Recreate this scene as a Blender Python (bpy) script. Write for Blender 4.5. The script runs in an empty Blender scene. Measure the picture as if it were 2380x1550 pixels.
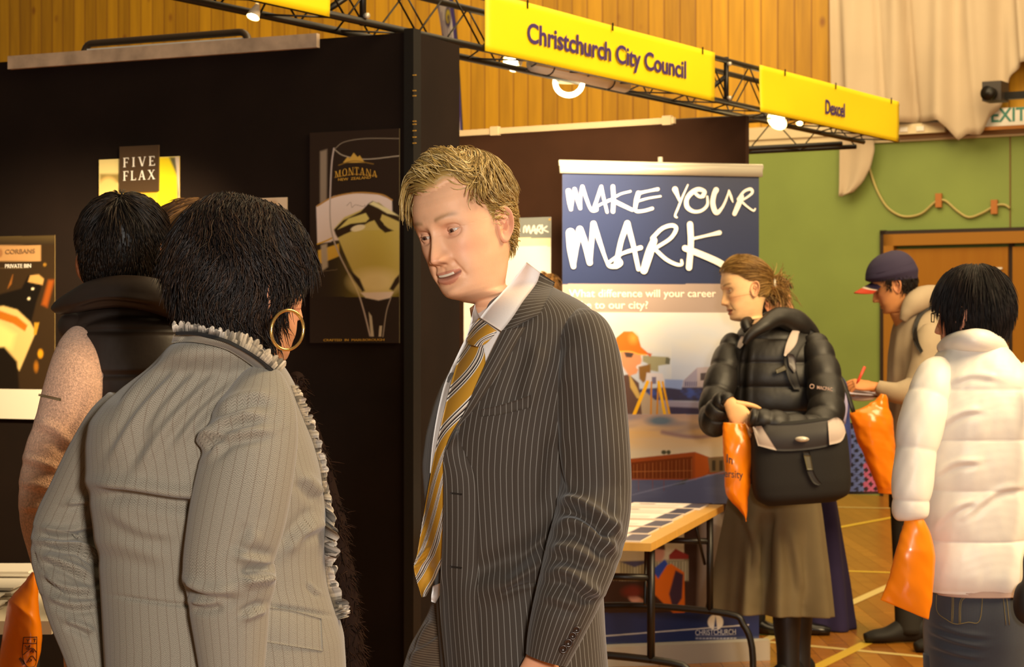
import bpy, math, random
import numpy as np
from mathutils import Vector, Matrix
from mathutils.bvhtree import BVHTree

# ------------------------------------------------------------ camera, world, lights, exposure
F, CX, CY, CAMZ = 4800.0, 1190.0, 775.0, 1.42
SC = bpy.context.scene
COL = SC.collection
cam_d = bpy.data.cameras.new('camera'); cam = bpy.data.objects.new('camera', cam_d); COL.objects.link(cam)
cam.location = (0, 0, CAMZ); cam.rotation_euler = (math.pi / 2, 0, 0)
cam_d.sensor_width = 36.0; cam_d.lens = F / 2380.0 * 36.0; cam_d.clip_end = 100
cam_d.dof.use_dof = True; cam_d.dof.focus_distance = 3.3; cam_d.dof.aperture_fstop = 16
SC.camera = cam
SC.view_settings.view_transform = 'Standard'; SC.view_settings.look = 'None'
SC.view_settings.gamma = 1.0; SC.view_settings.use_curve_mapping = False
SC.view_settings.exposure = 0.0
W = bpy.data.worlds.new('hall_air'); SC.world = W; W.use_nodes = True
W.node_tree.nodes['Background'].inputs[0].default_value = (1.0, 0.80, 0.52, 1)
W.node_tree.nodes['Background'].inputs[1].default_value = 0.13

def lamp(name, kind, loc, power, color, size=0.5, target=None, size_y=None, spot=None, blend=0.5):
    d = bpy.data.lights.new(name, kind); d.energy = power; d.color = color
    if kind == 'AREA':
        d.size = size
        if size_y: d.shape = 'RECTANGLE'; d.size_y = size_y
    else:
        d.shadow_soft_size = size
    if kind == 'SPOT': d.spot_size = math.radians(spot or 60); d.spot_blend = blend
    o = bpy.data.objects.new(name, d); COL.objects.link(o); o.location = loc
    if target is not None:
        o.rotation_euler = (Vector(target) - Vector(loc)).to_track_quat('-Z', 'Y').to_euler()
    return o
WARM = (1.0, 0.74, 0.40)
lamp('sign_fill_aisle', 'AREA', (3.8, 4.0, 4.8), 620, WARM, 3, (0.7, 8.6, 2.2))  # unseen fill lamp added in the aisle to brighten the fascia signs
lamp('hall_light_mid', 'AREA', (2.5, 9.0, 6.2), 420, WARM, 6, (2.2, 10.5, 0))
lamp('hall_light_far', 'AREA', (-0.6, 15.0, 7.0), 660, (1.0, .78, .44), 9, (0.3, 19.5, 2.6), 4)
lamp('hall_light_far_right', 'AREA', (6.0, 13.0, 6.5), 60, WARM, 5, (4.2, 18.5, 2.0))
lamp('camera_flash', 'AREA', (0.42, -0.05, 1.70), 130, (1.0, 0.93, 0.84), 0.3, (0.0, 4.2, 1.25))

# ------------------------------------------------------------ helpers
def P(px, py, Y): return Vector(((px - CX) / F * Y, Y, CAMZ - (py - CY) / F * Y))
def V3(a): return np.array(a, float)
def lin(c):
    if isinstance(c, str):
        c = c.lstrip('#'); c = [int(c[i:i + 2], 16) / 255 for i in (0, 2, 4)]
    return tuple((x / 12.92 if x <= 0.04045 else ((x + 0.055) / 1.055) ** 2.4) for x in c[:3])
ORG = {}
def mk(name, verts, faces, m=None, parent=None, smooth=True, uv=None, col=None, mats=None, fmat=None):
    verts = np.asarray(verts, float).reshape(-1, 3)
    off = np.array(ORG.get(parent.name, (0, 0, 0))) if parent else np.zeros(3)
    me = bpy.data.meshes.new(name)
    me.from_pydata((verts - off).tolist(), [], [tuple(int(i) for i in f) for f in faces])
    if uv is not None:
        l = me.uv_layers.new(name='UVMap')
        idx = np.zeros(len(me.loops), int); me.loops.foreach_get('vertex_index', idx)
        l.data.foreach_set('uv', np.asarray(uv, float)[idx].ravel())
    if col is not None:
        a = me.color_attributes.new('Col', 'FLOAT_COLOR', 'POINT')
        c = np.ones((len(verts), 4)); c[:, :3] = col
        a.data.foreach_set('color', c.ravel())
    if smooth: me.polygons.foreach_set('use_smooth', [True] * len(me.polygons))
    for mm in (mats or ([m] if m else [])): me.materials.append(mm)
    if fmat is not None: me.polygons.foreach_set('material_index', [int(i) for i in fmat])
    me.update()
    o = bpy.data.objects.new(name, me); COL.objects.link(o)
    if parent: o.parent = parent
    ORG[o.name] = tuple(off)
    return o
def tag(o, label=None, cat=None, group=None, kind=None):
    for k, v in (('label', label), ('category', cat), ('group', group), ('kind', kind)):
        if v: o[k] = v
    return o
def root(name, loc, label, cat, group=None):
    o = bpy.data.objects.new(name, None); COL.objects.link(o); o.location = loc
    o.empty_display_size = 0.05
    ORG[o.name] = tuple(loc); return tag(o, label, cat, group)

class MB:
    """collects shapes into one mesh"""
    def __init__(s): s.v = []; s.f = []; s.uv = []; s.c = []
    def add(s, v, f, uv=None, c=None):
        v = np.asarray(v, float).reshape(-1, 3)
        b = sum(len(x) for x in s.v); s.v.append(v)
        s.f += [tuple(int(i) + b for i in q) for q in f]
        s.uv.append(np.zeros((len(v), 2)) if uv is None else np.asarray(uv, float))
        cc = np.ones((len(v), 3)); 
        if c is not None: cc[:] = c
        s.c.append(cc); return s
    def box(s, o, ax, ay, az):
        o, ax, ay, az = map(V3, (o, ax, ay, az))
        v = [o, o + ax, o + ax + ay, o + ay, o + az, o + ax + az, o + ax + ay + az, o + ay + az]
        f = [(0, 3, 2, 1), (4, 5, 6, 7), (0, 1, 5, 4), (1, 2, 6, 5), (2, 3, 7, 6), (3, 0, 4, 7)]
        return s.add(v, f)
    def tube(s, pts, r, n=8, cap=True, flat=1.0, smooth=0, c=None):
        v, f, uv = tube(pts, r, n, cap, flat, smooth); return s.add(v, f, uv, c)
    def build(s, name, m, parent=None, smooth=True, col=False):
        return mk(name, np.vstack(s.v), s.f, m, parent, smooth, np.vstack(s.uv), np.vstack(s.c) if col else None)

def cat(pts, k):
    """Catmull-Rom through rows of pts, k samples per segment"""
    p = np.asarray(pts, float)
    if k <= 1 or len(p) < 3: 
        if k <= 1: return p
    q = np.vstack([2 * p[0] - p[1], p, 2 * p[-1] - p[-2]]); out = []
    for i in range(1, len(q) - 2):
        for t in np.arange(k) / k:
            a, b, c, d = q[i - 1], q[i], q[i + 1], q[i + 2]
            out.append(0.5 * (2 * b + (c - a) * t + (2 * a - 5 * b + 4 * c - d) * t * t + (3 * b - a - 3 * c + d) * t ** 3))
    out.append(p[-1]); return np.array(out)
def tube(pts, r, n=8, cap=True, flat=1.0, smooth=0, up=None):
    p = np.asarray([tuple(x) for x in pts], float)
    r = np.asarray(r, float) * np.ones(len(p)) if np.ndim(r) < 2 else np.asarray(r, float)
    if smooth:
        rr = r.reshape(len(p), -1); q = cat(np.hstack([p, rr]), smooth); p = q[:, :3]; r = q[:, 3:] if r.ndim > 1 else q[:, 3]
    if r.ndim == 1: r = np.stack([r, r * flat], 1)
    m = len(p); t = np.gradient(p, axis=0); t /= np.linalg.norm(t, axis=1)[:, None] + 1e-12
    a = V3(up) if up is not None else (V3((0, 0, 1)) if abs(t[0][2]) < 0.9 else V3((0, -1, 0)))
    v = []; uv = []; L = 0
    ang = np.linspace(0, 2 * np.pi, n, endpoint=False)
    for i in range(m):
        a = a - t[i] * a.dot(t[i]); a /= np.linalg.norm(a) + 1e-12; b = np.cross(t[i], a)
        if i: L += np.linalg.norm(p[i] - p[i - 1])
        v.append(p[i] + np.outer(np.cos(ang) * r[i, 1], a) + np.outer(np.sin(ang) * r[i, 0], b))
        uv.append(np.stack([ang * r[:, 0].mean(), np.full(n, L)], 1))
    v = np.vstack(v); uv = np.vstack(uv)
    f = [(i * n + j, i * n + (j + 1) % n, (i + 1) * n + (j + 1) % n, (i + 1) * n + j) for i in range(m - 1) for j in range(n)]
    if cap: f += [tuple(range(n))[::-1], tuple(range((m - 1) * n, m * n))]
    return v, f, uv
def grid_faces(nr, nc, wrap=False):
    return [(i * nc + j, i * nc + (j + 1) % nc, (i + 1) * nc + (j + 1) % nc, (i + 1) * nc + j)
            for i in range(nr - 1) for j in range(nc if wrap else nc - 1)]

# ---- materials
def N(nt, t, **kw):
    n = nt.nodes.new(t)
    for k, v in kw.items():
        if k.startswith('i_'): n.inputs[int(k[2:])].default_value = v
        else: setattr(n, k, v)
    return n
def mat(name, c=(.8, .8, .8), rough=.6, metal=0.0, spec=.5, bump=0.0, bscale=200, vcol=False, mottled=0.0, mscale=8,
        emit=None, trans=0.0, sheen=0.0, coat=0.0, alpha=None, transl=0.0, stretch=(1, 1, 1)):
    m = bpy.data.materials.new(name); m.use_nodes = True; nt = m.node_tree; L = nt.links
    b = nt.nodes['Principled BSDF']; c = lin(c) if isinstance(c, str) else c
    b.inputs['Base Color'].default_value = (*c, 1); b.inputs['Roughness'].default_value = rough
    b.inputs['Metallic'].default_value = metal; b.inputs['Specular IOR Level'].default_value = spec
    if sheen: b.inputs['Sheen Weight'].default_value = sheen
    if coat: b.inputs['Coat Weight'].default_value = coat
    if trans: b.inputs['Transmission Weight'].default_value = trans
    if emit: b.inputs['Emission Color'].default_value = (*emit[0], 1); b.inputs['Emission Strength'].default_value = emit[1]
    tc = N(nt, 'ShaderNodeTexCoord'); mp = N(nt, 'ShaderNodeMapping'); mp.inputs['Scale'].default_value = stretch
    L.new(tc.outputs['Object'], mp.inputs[0]); src = None
    if vcol:
        a = N(nt, 'ShaderNodeVertexColor', layer_name='Col'); src = a.outputs['Color']
        L.new(src, b.inputs['Base Color'])
    if mottled:
        nz = N(nt, 'ShaderNodeTexNoise'); nz.inputs['Scale'].default_value = mscale; nz.inputs['Detail'].default_value = 5
        L.new(mp.outputs[0], nz.inputs['Vector'])
        mr = N(nt, 'ShaderNodeMapRange'); mr.inputs[1].default_value = .3; mr.inputs[2].default_value = .7
        mr.inputs[3].default_value = 1 - mottled; mr.inputs[4].default_value = 1 + mottled
        L.new(nz.outputs[0], mr.inputs[0])
        mx = N(nt, 'ShaderNodeVectorMath', operation='SCALE')
        if src is None: mx.inputs[0].default_value = c
        else: L.new(src, mx.inputs[0])
        L.new(mr.outputs[0], mx.inputs['Scale']); L.new(mx.outputs[0], b.inputs['Base Color'])
    if bump:
        nz = N(nt, 'ShaderNodeTexNoise'); nz.inputs['Scale'].default_value = bscale; nz.inputs['Detail'].default_value = 3
        L.new(mp.outputs[0], nz.inputs['Vector'])
        bp = N(nt, 'ShaderNodeBump'); bp.inputs['Strength'].default_value = bump; bp.inputs['Distance'].default_value = .003
        L.new(nz.outputs[0], bp.inputs['Height']); L.new(bp.outputs[0], b.inputs['Normal'])
    if transl:
        out = nt.nodes['Material Output']; tr = N(nt, 'ShaderNodeBsdfTranslucent'); tr.inputs[0].default_value = (*c, 1)
        mxs = N(nt, 'ShaderNodeMixShader'); mxs.inputs[0].default_value = transl
        L.new(b.outputs[0], mxs.inputs[1]); L.new(tr.outputs[0], mxs.inputs[2]); L.new(mxs.outputs[0], out.inputs[0])
    return m
def math_n(nt, op, a, b=None):
    n = N(nt, 'ShaderNodeMath', operation=op)
    for i, x in enumerate((a, b)):
        if x is None: continue
        if hasattr(x, 'links') or hasattr(x, 'is_output'): nt.links.new(x, n.inputs[i])
        else: n.inputs[i].default_value = x
    return n.outputs[0]
def plank_mat(name, c1, c2, w, axis=0, rough=.45, knots=True, groove=.045, grain=(7, 7, .45)):
    """boards of width w side by side along one object axis"""
    m = bpy.data.materials.new(name); m.use_nodes = True; nt = m.node_tree; L = nt.links
    b = nt.nodes['Principled BSDF']; b.inputs['Roughness'].default_value = rough
    tc = N(nt, 'ShaderNodeTexCoord'); sx = N(nt, 'ShaderNodeSeparateXYZ'); L.new(tc.outputs['Object'], sx.inputs[0])
    u = math_n(nt, 'DIVIDE', sx.outputs[axis], w)
    idn = math_n(nt, 'FLOOR', u); fr = math_n(nt, 'FRACT', u)
    wn = N(nt, 'ShaderNodeTexWhiteNoise', noise_dimensions='1D'); L.new(idn, wn.inputs['W'])
    mp = N(nt, 'ShaderNodeMapping'); mp.inputs['Scale'].default_value = grain; L.new(tc.outputs['Object'], mp.inputs[0])
    sh = N(nt, 'ShaderNodeVectorMath', operation='ADD'); L.new(mp.outputs[0], sh.inputs[0])
    cm = N(nt, 'ShaderNodeCombineXYZ'); off = math_n(nt, 'MULTIPLY', wn.outputs[0], 37.0)
    L.new(off, cm.inputs[0]); L.new(off, cm.inputs[1]); L.new(off, cm.inputs[2]); L.new(cm.outputs[0], sh.inputs[1])
    nz = N(nt, 'ShaderNodeTexNoise'); nz.inputs['Scale'].default_value = 3.0; nz.inputs['Detail'].default_value = 6; L.new(sh.outputs[0], nz.inputs['Vector'])
    fac = math_n(nt, 'ADD', math_n(nt, 'MULTIPLY', nz.outputs[0], .9), math_n(nt, 'MULTIPLY', math_n(nt, 'SUBTRACT', wn.outputs[0], .6), .5))
    mx = N(nt, 'ShaderNodeMix', data_type='RGBA'); mx.inputs['A'].default_value = (*lin(c1), 1); mx.inputs['B'].default_value = (*lin(c2), 1)
    L.new(fac, mx.inputs['Factor']); colr = mx.outputs['Result']
    if knots:
        vo = N(nt, 'ShaderNodeTexVoronoi'); vo.inputs['Scale'].default_value = 1.0
        m2 = N(nt, 'ShaderNodeMapping'); m2.inputs['Scale'].default_value = (3.2, 3.2, 2.0); L.new(tc.outputs['Object'], m2.inputs[0]); L.new(m2.outputs[0], vo.inputs['Vector'])
        kr = N(nt, 'ShaderNodeMapRange', clamp=True); kr.inputs[1].default_value = .05; kr.inputs[2].default_value = .13; kr.inputs[3].default_value = .75; kr.inputs[4].default_value = 0
        L.new(vo.outputs['Distance'], kr.inputs[0])
        kx = N(nt, 'ShaderNodeMix', data_type='RGBA'); kx.inputs['B'].default_value = (*lin('#7a4410'), 1)
        L.new(colr, kx.inputs['A']); L.new(kr.outputs[0], kx.inputs['Factor']); colr = kx.outputs['Result']
    ed = math_n(nt, 'MINIMUM', fr, math_n(nt, 'SUBTRACT', 1.0, fr))
    gr = N(nt, 'ShaderNodeMapRange', clamp=True); gr.inputs[1].default_value = groove * .4; gr.inputs[2].default_value = groove; gr.inputs[3].default_value = .62; gr.inputs[4].default_value = 0
    L.new(ed, gr.inputs[0])
    gx = N(nt, 'ShaderNodeMix', data_type='RGBA'); gx.inputs['B'].default_value = (*lin('#6b3c0c'), 1)
    L.new(colr, gx.inputs['A']); L.new(gr.outputs[0], gx.inputs['Factor']); L.new(gx.outputs['Result'], b.inputs['Base Color'])
    bp = N(nt, 'ShaderNodeBump', invert=True); bp.inputs['Strength'].default_value = .5; bp.inputs['Distance'].default_value = .004
    L.new(gr.outputs[0], bp.inputs['Height']); L.new(bp.outputs[0], b.inputs['Normal'])
    return m
PRINT = mat('printed_card', rough=.38, vcol=True)
BLACKF = mat('black_felt', '#1c130f', .95, spec=.15, bump=.25, bscale=900, mottled=.25, mscale=3)
METB = mat('black_truss_metal', '#17120c', .42, metal=.3)
WHITEP = mat('white_paint', '#d8d2c8', .55, mottled=.05)
ALU = mat('brushed_aluminium', '#b9b1a2', .3, metal=.25)
YEL = mat('yellow_sign_vinyl', (1.0, .80, .012), .45, mottled=.03, mscale=2, transl=.35)
PURP = mat('purple_lettering', '#3a2460', .6)
GOLD = mat('gold_foil', '#c79a3c', .4)
WHT = mat('white_lettering', '#f1ece6', .5)
ORANGE = mat('orange_plastic', (.95, .27, .006), .22, spec=.7, mottled=.06, mscale=5, transl=.18)

class Plane:
    """upright plane through p with horizontal direction d"""
    def __init__(s, p, d):
        s.p = V3((p[0], p[1], 0)); s.d = V3((d[0], d[1], 0)); s.d /= np.linalg.norm(s.d)
        s.n = V3((s.d[1], -s.d[0], 0))
    def hit(s, px, py, off=0.0):
        r = V3(((px - CX) / F, 1, -(py - CY) / F)); o = V3((0, 0, CAMZ))
        t = (s.p + s.n * off - o).dot(s.n) / r.dot(s.n); q = o + r * t
        return (q - s.p).dot(s.d), q[2]
    def at(s, a, z, off=0.0): 
        q = s.p + s.d * a + s.n * off; q[2] = z; return q
    def pt(s, px, py, off=0.0): return s.at(*s.hit(px, py, off), off)
def through(a, b): return Plane(a, (b[0] - a[0], b[1] - a[1]))
def proj(v):
    v = np.asarray(v); return np.stack([CX + F * v[..., 0] / v[..., 1], CY - F * (v[..., 2] - CAMZ) / v[..., 1]], -1)

class Canvas:
    """colours of a printed sheet, worked out at points (x, y)"""
    def __init__(s, x, y, c): s.x = x; s.y = y; s.c = np.ones(x.shape + (3,)) * np.array(lin(c))
    def mix(s, a, c):
        c = np.array(lin(c)) if isinstance(c, (str, tuple)) else c
        a = np.clip(a, 0, 1)[..., None]; s.c = s.c * (1 - a) + c * a; return s
    def seg(s, pts):
        d = np.full(s.x.shape, 1e9); T = np.zeros(s.x.shape); n = len(pts) - 1
        for i in range(n):
            (ax, ay), (bx, by) = pts[i], pts[i + 1]; vx, vy = bx - ax, by - ay
            t = np.clip(((s.x - ax) * vx + (s.y - ay) * vy) / (vx * vx + vy * vy + 1e-9), 0, 1)
            q = np.hypot(s.x - ax - t * vx, s.y - ay - t * vy); k = q < d
            d = np.where(k, q, d); T = np.where(k, (i + t) / n, T)
        return d, T
    def poly(s, pts, c, soft=2.0, a=1.0):
        ins = np.zeros(s.x.shape, bool); n = len(pts)
        for i in range(n):
            (ax, ay), (bx, by) = pts[i], pts[(i + 1) % n]
            if ay == by: continue
            ins ^= ((ay > s.y) != (by > s.y)) & (s.x < (bx - ax) * (s.y - ay) / (by - ay) + ax)
        d, _ = s.seg(list(pts) + [pts[0]])
        return s.mix(a * (.5 + np.where(ins, d, -d) / soft), c)
    def line(s, pts, w, c, soft=1.5, a=1.0, k=6):
        p = cat(pts, k) if len(pts) > 2 else np.array(pts, float)
        d, T = s.seg([tuple(q) for q in p]); w = np.interp(T, np.linspace(0, 1, len(w)), w) if np.ndim(w) else w
        return s.mix(a * (.5 + (w / 2 - d) / soft), c)
    def ell(s, cx, cy, rx, ry, c, soft=.1, a=1.0, rot=0):
        cr, sr = math.cos(rot), math.sin(rot); u = (s.x - cx) * cr + (s.y - cy) * sr; v = -(s.x - cx) * sr + (s.y - cy) * cr
        return s.mix(a * (.5 + (1 - np.hypot(u / rx, v / ry)) / soft), c)
    def grad(s, y0, y1, c0, c1, mask=None):
        t = np.clip((s.y - y0) / (y1 - y0), 0, 1)[..., None]; g = np.array(lin(c0)) * (1 - t) + np.array(lin(c1)) * t
        k = (s.y >= y0) & (s.y <= y1) if mask is None else mask
        s.c = np.where(k[..., None], g, s.c); return s
def noise2(x, y, seed=0):
    v = 0
    for k in range(5):
        a = seed * 1.7 + k * 2.1; f = 1.6 ** k
        v = v + np.sin(f * (x * math.cos(a) + y * math.sin(a)) + seed * 3.1 + k) / (k + 1)
    return v / 2.2
def sheet(name, pl, s0, s1, z0, z1, off, paint, parent, res, m=None, thick=.004):
    """flat printed board in plane pl; paint(canvas) works in photo-space coordinates of its own surface"""
    ns = max(2, int((s1 - s0) / res)); nz = max(2, int((z1 - z0) / res))
    S, Z = np.meshgrid(np.linspace(s0, s1, ns), np.linspace(z1, z0, nz))
    v = pl.p + S[..., None] * pl.d + pl.n * off; v[..., 2] = Z
    q = proj(v); cv = Canvas(q[..., 0], q[..., 1], '#000000'); paint(cv)
    mb = MB(); mb.add(v.reshape(-1, 3), [f[::-1] for f in grid_faces(nz, ns)], None, cv.c.reshape(-1, 3))
    b = pl.n * -thick
    c4 = [pl.at(s0, z0, off), pl.at(s1, z0, off), pl.at(s1, z1, off), pl.at(s0, z1, off)]
    e = cv.c.reshape(-1, 3).mean(0) * .5
    mb.add(c4 + [x + b for x in c4], [(0, 1, 5, 4), (1, 2, 6, 5), (2, 3, 7, 6), (3, 0, 4, 7), (4, 5, 6, 7)], None, np.clip(e, 0, 1))
    return mb.build(name, m or PRINT, parent, False, True)
CAPH = None
def text(name, body, pl, s0, s1, zb, cap, off, m, parent, bold=0.0, shear=0.0, depth=.0015, slope=0.0):
    """lettering fitted between s0 and s1 with baseline zb and capital height cap"""
    global CAPH
    if CAPH is None:
        CAPH = .7; h_ = text('t', 'H', pl, 0, 1, 0, .7, 0, m, None); q_ = [v.co.z for v in h_.data.vertices]; CAPH = max(q_) - min(q_); bpy.data.objects.remove(h_)
    c = bpy.data.curves.new('t', 'FONT'); c.body = body; c.offset = bold; c.extrude = .01; c.shear = shear; c.resolution_u = 4
    o = bpy.data.objects.new('t', c); COL.objects.link(o); dg = bpy.context.evaluated_depsgraph_get()
    me = o.evaluated_get(dg).to_mesh(); v = np.array([x.co[:] for x in me.vertices]); f = [tuple(p.vertices) for p in me.polygons]
    o.evaluated_get(dg).to_mesh_clear(); bpy.data.objects.remove(o); bpy.data.curves.remove(c)
    x = (v[:, 0] - v[:, 0].min()) / (v[:, 0].max() - v[:, 0].min()); y = v[:, 1] / CAPH * cap
    s = s0 + (s1 - s0) * x
    w = pl.p + s[:, None] * pl.d + np.outer(off + np.where(v[:, 2] > 0, depth, 0), pl.n); w[:, 2] = zb + y + slope * (s - s0)
    return mk(name, w, f, m, parent, False)
def strokes(name, lines, fn, m, parent, off=.001, nseg=7, k=7, cover=None):
    """brush-lettering: tapering round-ended strokes; lines = [([(x,y,w)...])], fn maps (x,y)->3-D point on the surface, nrm"""
    mb = MB()
    for i, ln in enumerate(lines):
        p = cat(np.array(ln, float), k); pts = []
        d = np.gradient(p[:, :2], axis=0); d /= np.linalg.norm(d, axis=1)[:, None] + 1e-9
        L = []; R = []
        a0 = np.linspace(np.pi / 2, -np.pi / 2, 7)
        for j, (x, y, w) in enumerate(p):
            n = np.array([-d[j][1], d[j][0]]) * w / 2; L.append((x + n[0], y + n[1])); R.append((x - n[0], y - n[1]))
        def capfan(c, dd, w):
            ang = math.atan2(dd[1], dd[0]); return [(c[0] + w / 2 * math.cos(ang + a), c[1] + w / 2 * math.sin(ang + a)) for a in a0]
        o = off + i * 2e-4
        vv = [fn(x, y, o) for x, y in L] + [fn(x, y, o) for x, y in R]; n = len(L)
        mb.add(vv, [(j, j + 1, n + j + 1, n + j) for j in range(n - 1)])
        for c, dd, w in ((p[-1], d[-1], p[-1][2]), (p[0], -d[0], p[0][2])):
            mb.add([fn(x, y, o) for x, y in capfan(c, dd, w)], [tuple(range(7))])
    return mb.build(name, m, parent, False)
# ------------------------------------------------------------ hall shell
HALL = Plane((3.07, 18.2), (1, -0.606))
PLANK = plank_mat('pine_boards', '#94690c', '#cf9a12', .1637, 0, .5, True, .065)
FLOORM = plank_mat('gym_floorboards', '#8a5216', '#b87a2a', .09, 0, .27, False, .03, (.6, 7, 7))
GREEN = mat('green_wall_paint', '#77883f', .6, mottled=.1, mscale=1.2)
CREAM = mat('cream_gloss_paint', '#cdbb96', .5, mottled=.04)
BROWNW = mat('brown_rail_wood', '#6d4a22', .5)
DOORW = plank_mat('varnished_door', '#8a560f', '#9a6a1c', 2.0, 0, .35, False, .0, (6, 6, .5))
def wall_slab(name, pl, s0, s1, z0, z1, th, m, off=0.0, kind='structure', parent=None):
    o = pl.at(s0, z0, off)
    ob = bpy.data.objects.new('x', None)
    # built in its own axes so that boards run along the wall
    me_v = [(x, y, z) for x, y, z in ((0, 0, 0), (s1 - s0, 0, 0), (s1 - s0, th, 0), (0, th, 0), (0, 0, z1 - z0), (s1 - s0, 0, z1 - z0), (s1 - s0, th, z1 - z0), (0, th, z1 - z0))]
    bpy.data.objects.remove(ob)
    w = mk(name, me_v, [(0, 1, 5, 4), (1, 2, 6, 5), (2, 3, 7, 6), (3, 0, 4, 7), (4, 5, 6, 7), (0, 3, 2, 1)], m, None, False)
    w.location = o - V3(ORG[parent.name]) if parent else o
    w.rotation_euler = (0, 0, math.atan2(pl.d[1], pl.d[0])); ORG[w.name] = tuple(o)
    if parent: w.parent = parent
    return tag(w, kind=kind) if kind else w
mk('floor', [(-9, -2, 0), (10, -2, 0), (10, 30, 0), (-9, 30, 0)], [(0, 1, 2, 3)], FLOORM, None, False)['kind'] = 'structure'
wall_slab('wall_back', HALL, -26, 5, 0, 3.16, .1, GREEN)
wall_slab('wall_back_upper', HALL, -26, 5, 3.16, 7.5, .1, PLANK)
wall_slab('trim_1', HALL, -26, 5, 3.17, 3.28, .05, CREAM, .05)
wall_slab('trim_2', HALL, -26, 5, 3.09, 3.17, .03, BROWNW if 0 else CREAM, .03)
wall_slab('trim_3', HALL, HALL.hit(2087, 320)[0], 5, 3.11, 3.2, .04, BROWNW, .075)
wall_slab('trim_4', HALL, HALL.hit(2347, 400)[0], HALL.hit(2349.5, 400)[0], 0, 3.1, .01, BROWNW, .008)
def fl(px, py):
    Y = CAMZ * F / (py - CY); return V3(((px - CX) / F * Y, Y, 0))
LINEY = mat('yellow_court_paint', '#d8b23a', .35); LINEW = mat('pale_court_paint', '#d6bd7a', .35)
for i, (a, b, w, m) in enumerate((((1700, 1484), (2300, 1541), .05, LINEW), ((1890, 1555), (2330, 1340), .06, LINEY), ((1900, 1325), (2300, 1339), .06, LINEY),
        ((1690, 1530), (1800, 1478), .05, LINEW), ((1960, 1410), (2200, 1302), .06, LINEW), ((1900, 1178), (2300, 1186), .06, LINEW), ((1940, 1228), (2100, 1198), .06, LINEY))):
    p, q = fl(*a), fl(*b); d = (q - p) / np.linalg.norm(q - p); n = V3((-d[1], d[0], 0)) * w / 2; z = V3((0, 0, .0012 + i * 2e-4))
    o = mk('trim_%d' % (5 + i), [p - n + z, q - n + z, q + n + z, p + n + z], [(0, 1, 2, 3)], m, None, False); tag(o, kind='structure')
# door
s0, zt = HALL.hit(2063, 546); s1 = 4.6
D = root('door_1', HALL.at(s0, 0, .02), None, None); D['kind'] = 'structure'
def hb(mb, s0, s1, z0, z1, a, b): return mb.box(HALL.at(s0, z0, a), HALL.d * (s1 - s0), HALL.n * (b - a), (0, 0, z1 - z0))
sl = HALL.hit(2353, 600)[0]
hb(MB(), s0 + .1, sl - .02, .02, zt - .13, .02, .06).build('door_leaf', DOORW, D, False)
hb(MB(), sl + .02, s1, .02, zt - .13, .02, .06).build('door_leaf', DOORW, D, False)
fr = MB(); hb(fr, s0, s0 + .09, 0, zt, .0, .1); hb(fr, s0, s1, zt - .1, zt, .0, .1); fr.build('door_frame', mat('door_frame_wood', '#94641c', .4), D, False)
fr = MB(); hb(fr, s0 - .05, s0, 0, zt + .04, 0, .06); hb(fr, s0 - .05, s1, zt, zt + .035, 0, .06); hb(fr, sl - .02, sl + .02, 0, zt - .1, .0, .03)
fr.build('door_surround', mat('dark_stain', '#2a1a0c', .5), D, False)
for px, py in ((2345, 564), (2330, 624)):
    a, z = HALL.hit(px, py); hb(MB(), a - .035, a + .02, z - .008, z + .008, .06, .075).build('latch', WHITEP, D, False)

# ------------------------------------------------------------ back-wall fittings
CLOTH = mat('cream_curtain_cloth', '#b9a68c', .85, bump=.15, bscale=60, mottled=.05, mscale=2)
c0 = HALL.hit(1929, 100, .2)[0]; c1 = 4.9
bot = [(1929, 288), (1960, 290), (2088, 284), (2140, 283), (2190, 281), (2206, 296), (2229, 327), (2250, 311), (2262, 314), (2284, 314), (2298, 272), (2318, 252), (2345, 180), (2380, 150), (2420, 140)]
bs = np.array([(*HALL.hit(x, y, .2),) for x, y in bot])
ns, nz = 240, 60; S, T = np.meshgrid(np.linspace(c0, c1, ns), np.linspace(0, 1, nz))
ZB = np.interp(S, bs[:, 0], bs[:, 1]); Z = 7.2 + (ZB - 7.2) * T
fold = .035 * np.sin(S * 17 + .8 * np.sin(T * 2)) + .025 * np.sin(S * 31 + 1.3) * (1 - .5 * T)
for px, wd, dp in ((1950, .05, .06), (2093, .03, -.07), (2025, .03, -.04), (2245, .05, .05), (2335, .05, -.08), (2352, .04, .06)):
    a = HALL.hit(px, 150, .2)[0] + .12 * T ** 3; fold += dp * np.exp(-((S - a) / wd) ** 2)
fold += .07 * T ** 6 * np.sin(S * 9)
v = HALL.p + S[..., None] * HALL.d + (0.22 + fold)[..., None] * HALL.n; v[..., 2] = Z
mb = MB(); mb.add(v.reshape(-1, 3), [f[::-1] for f in grid_faces(nz, ns)])
cu = mb.build('curtain', CLOTH); tag(cu, 'long cream curtain gathered across the upper back wall beside the pine boards', 'curtain')
cu.modifiers.new('Solidify', 'SOLIDIFY').thickness = .01
f0 = [HALL.hit(*q, .3) for q in ((1931, 300), (1931, 453), (1958, 449), (1985, 420), (2003, 385), (2012, 345), (2008, 300))]
def edge(z):  # right edge of the hanging flap
    e = np.array(f0[1:]); return np.interp(z, e[:, 1], e[:, 0])
mb = MB(); zz = np.linspace(f0[0][1] + .2, f0[1][1], 24); vv = []
for z in zz:
    a, b = f0[0][0], max(edge(z), f0[0][0] + .03)
    for t in np.linspace(0, 1, 16): vv.append(HALL.at(a + (b - a) * t, z, .1 + .02 * math.sin(t * 7 + z)))
mb.add(vv, [f[::-1] for f in grid_faces(24, 16)]); fo = mb.build('cloth_flap', CLOTH)
fo.modifiers.new('Solidify', 'SOLIDIFY').thickness = .008
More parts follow.
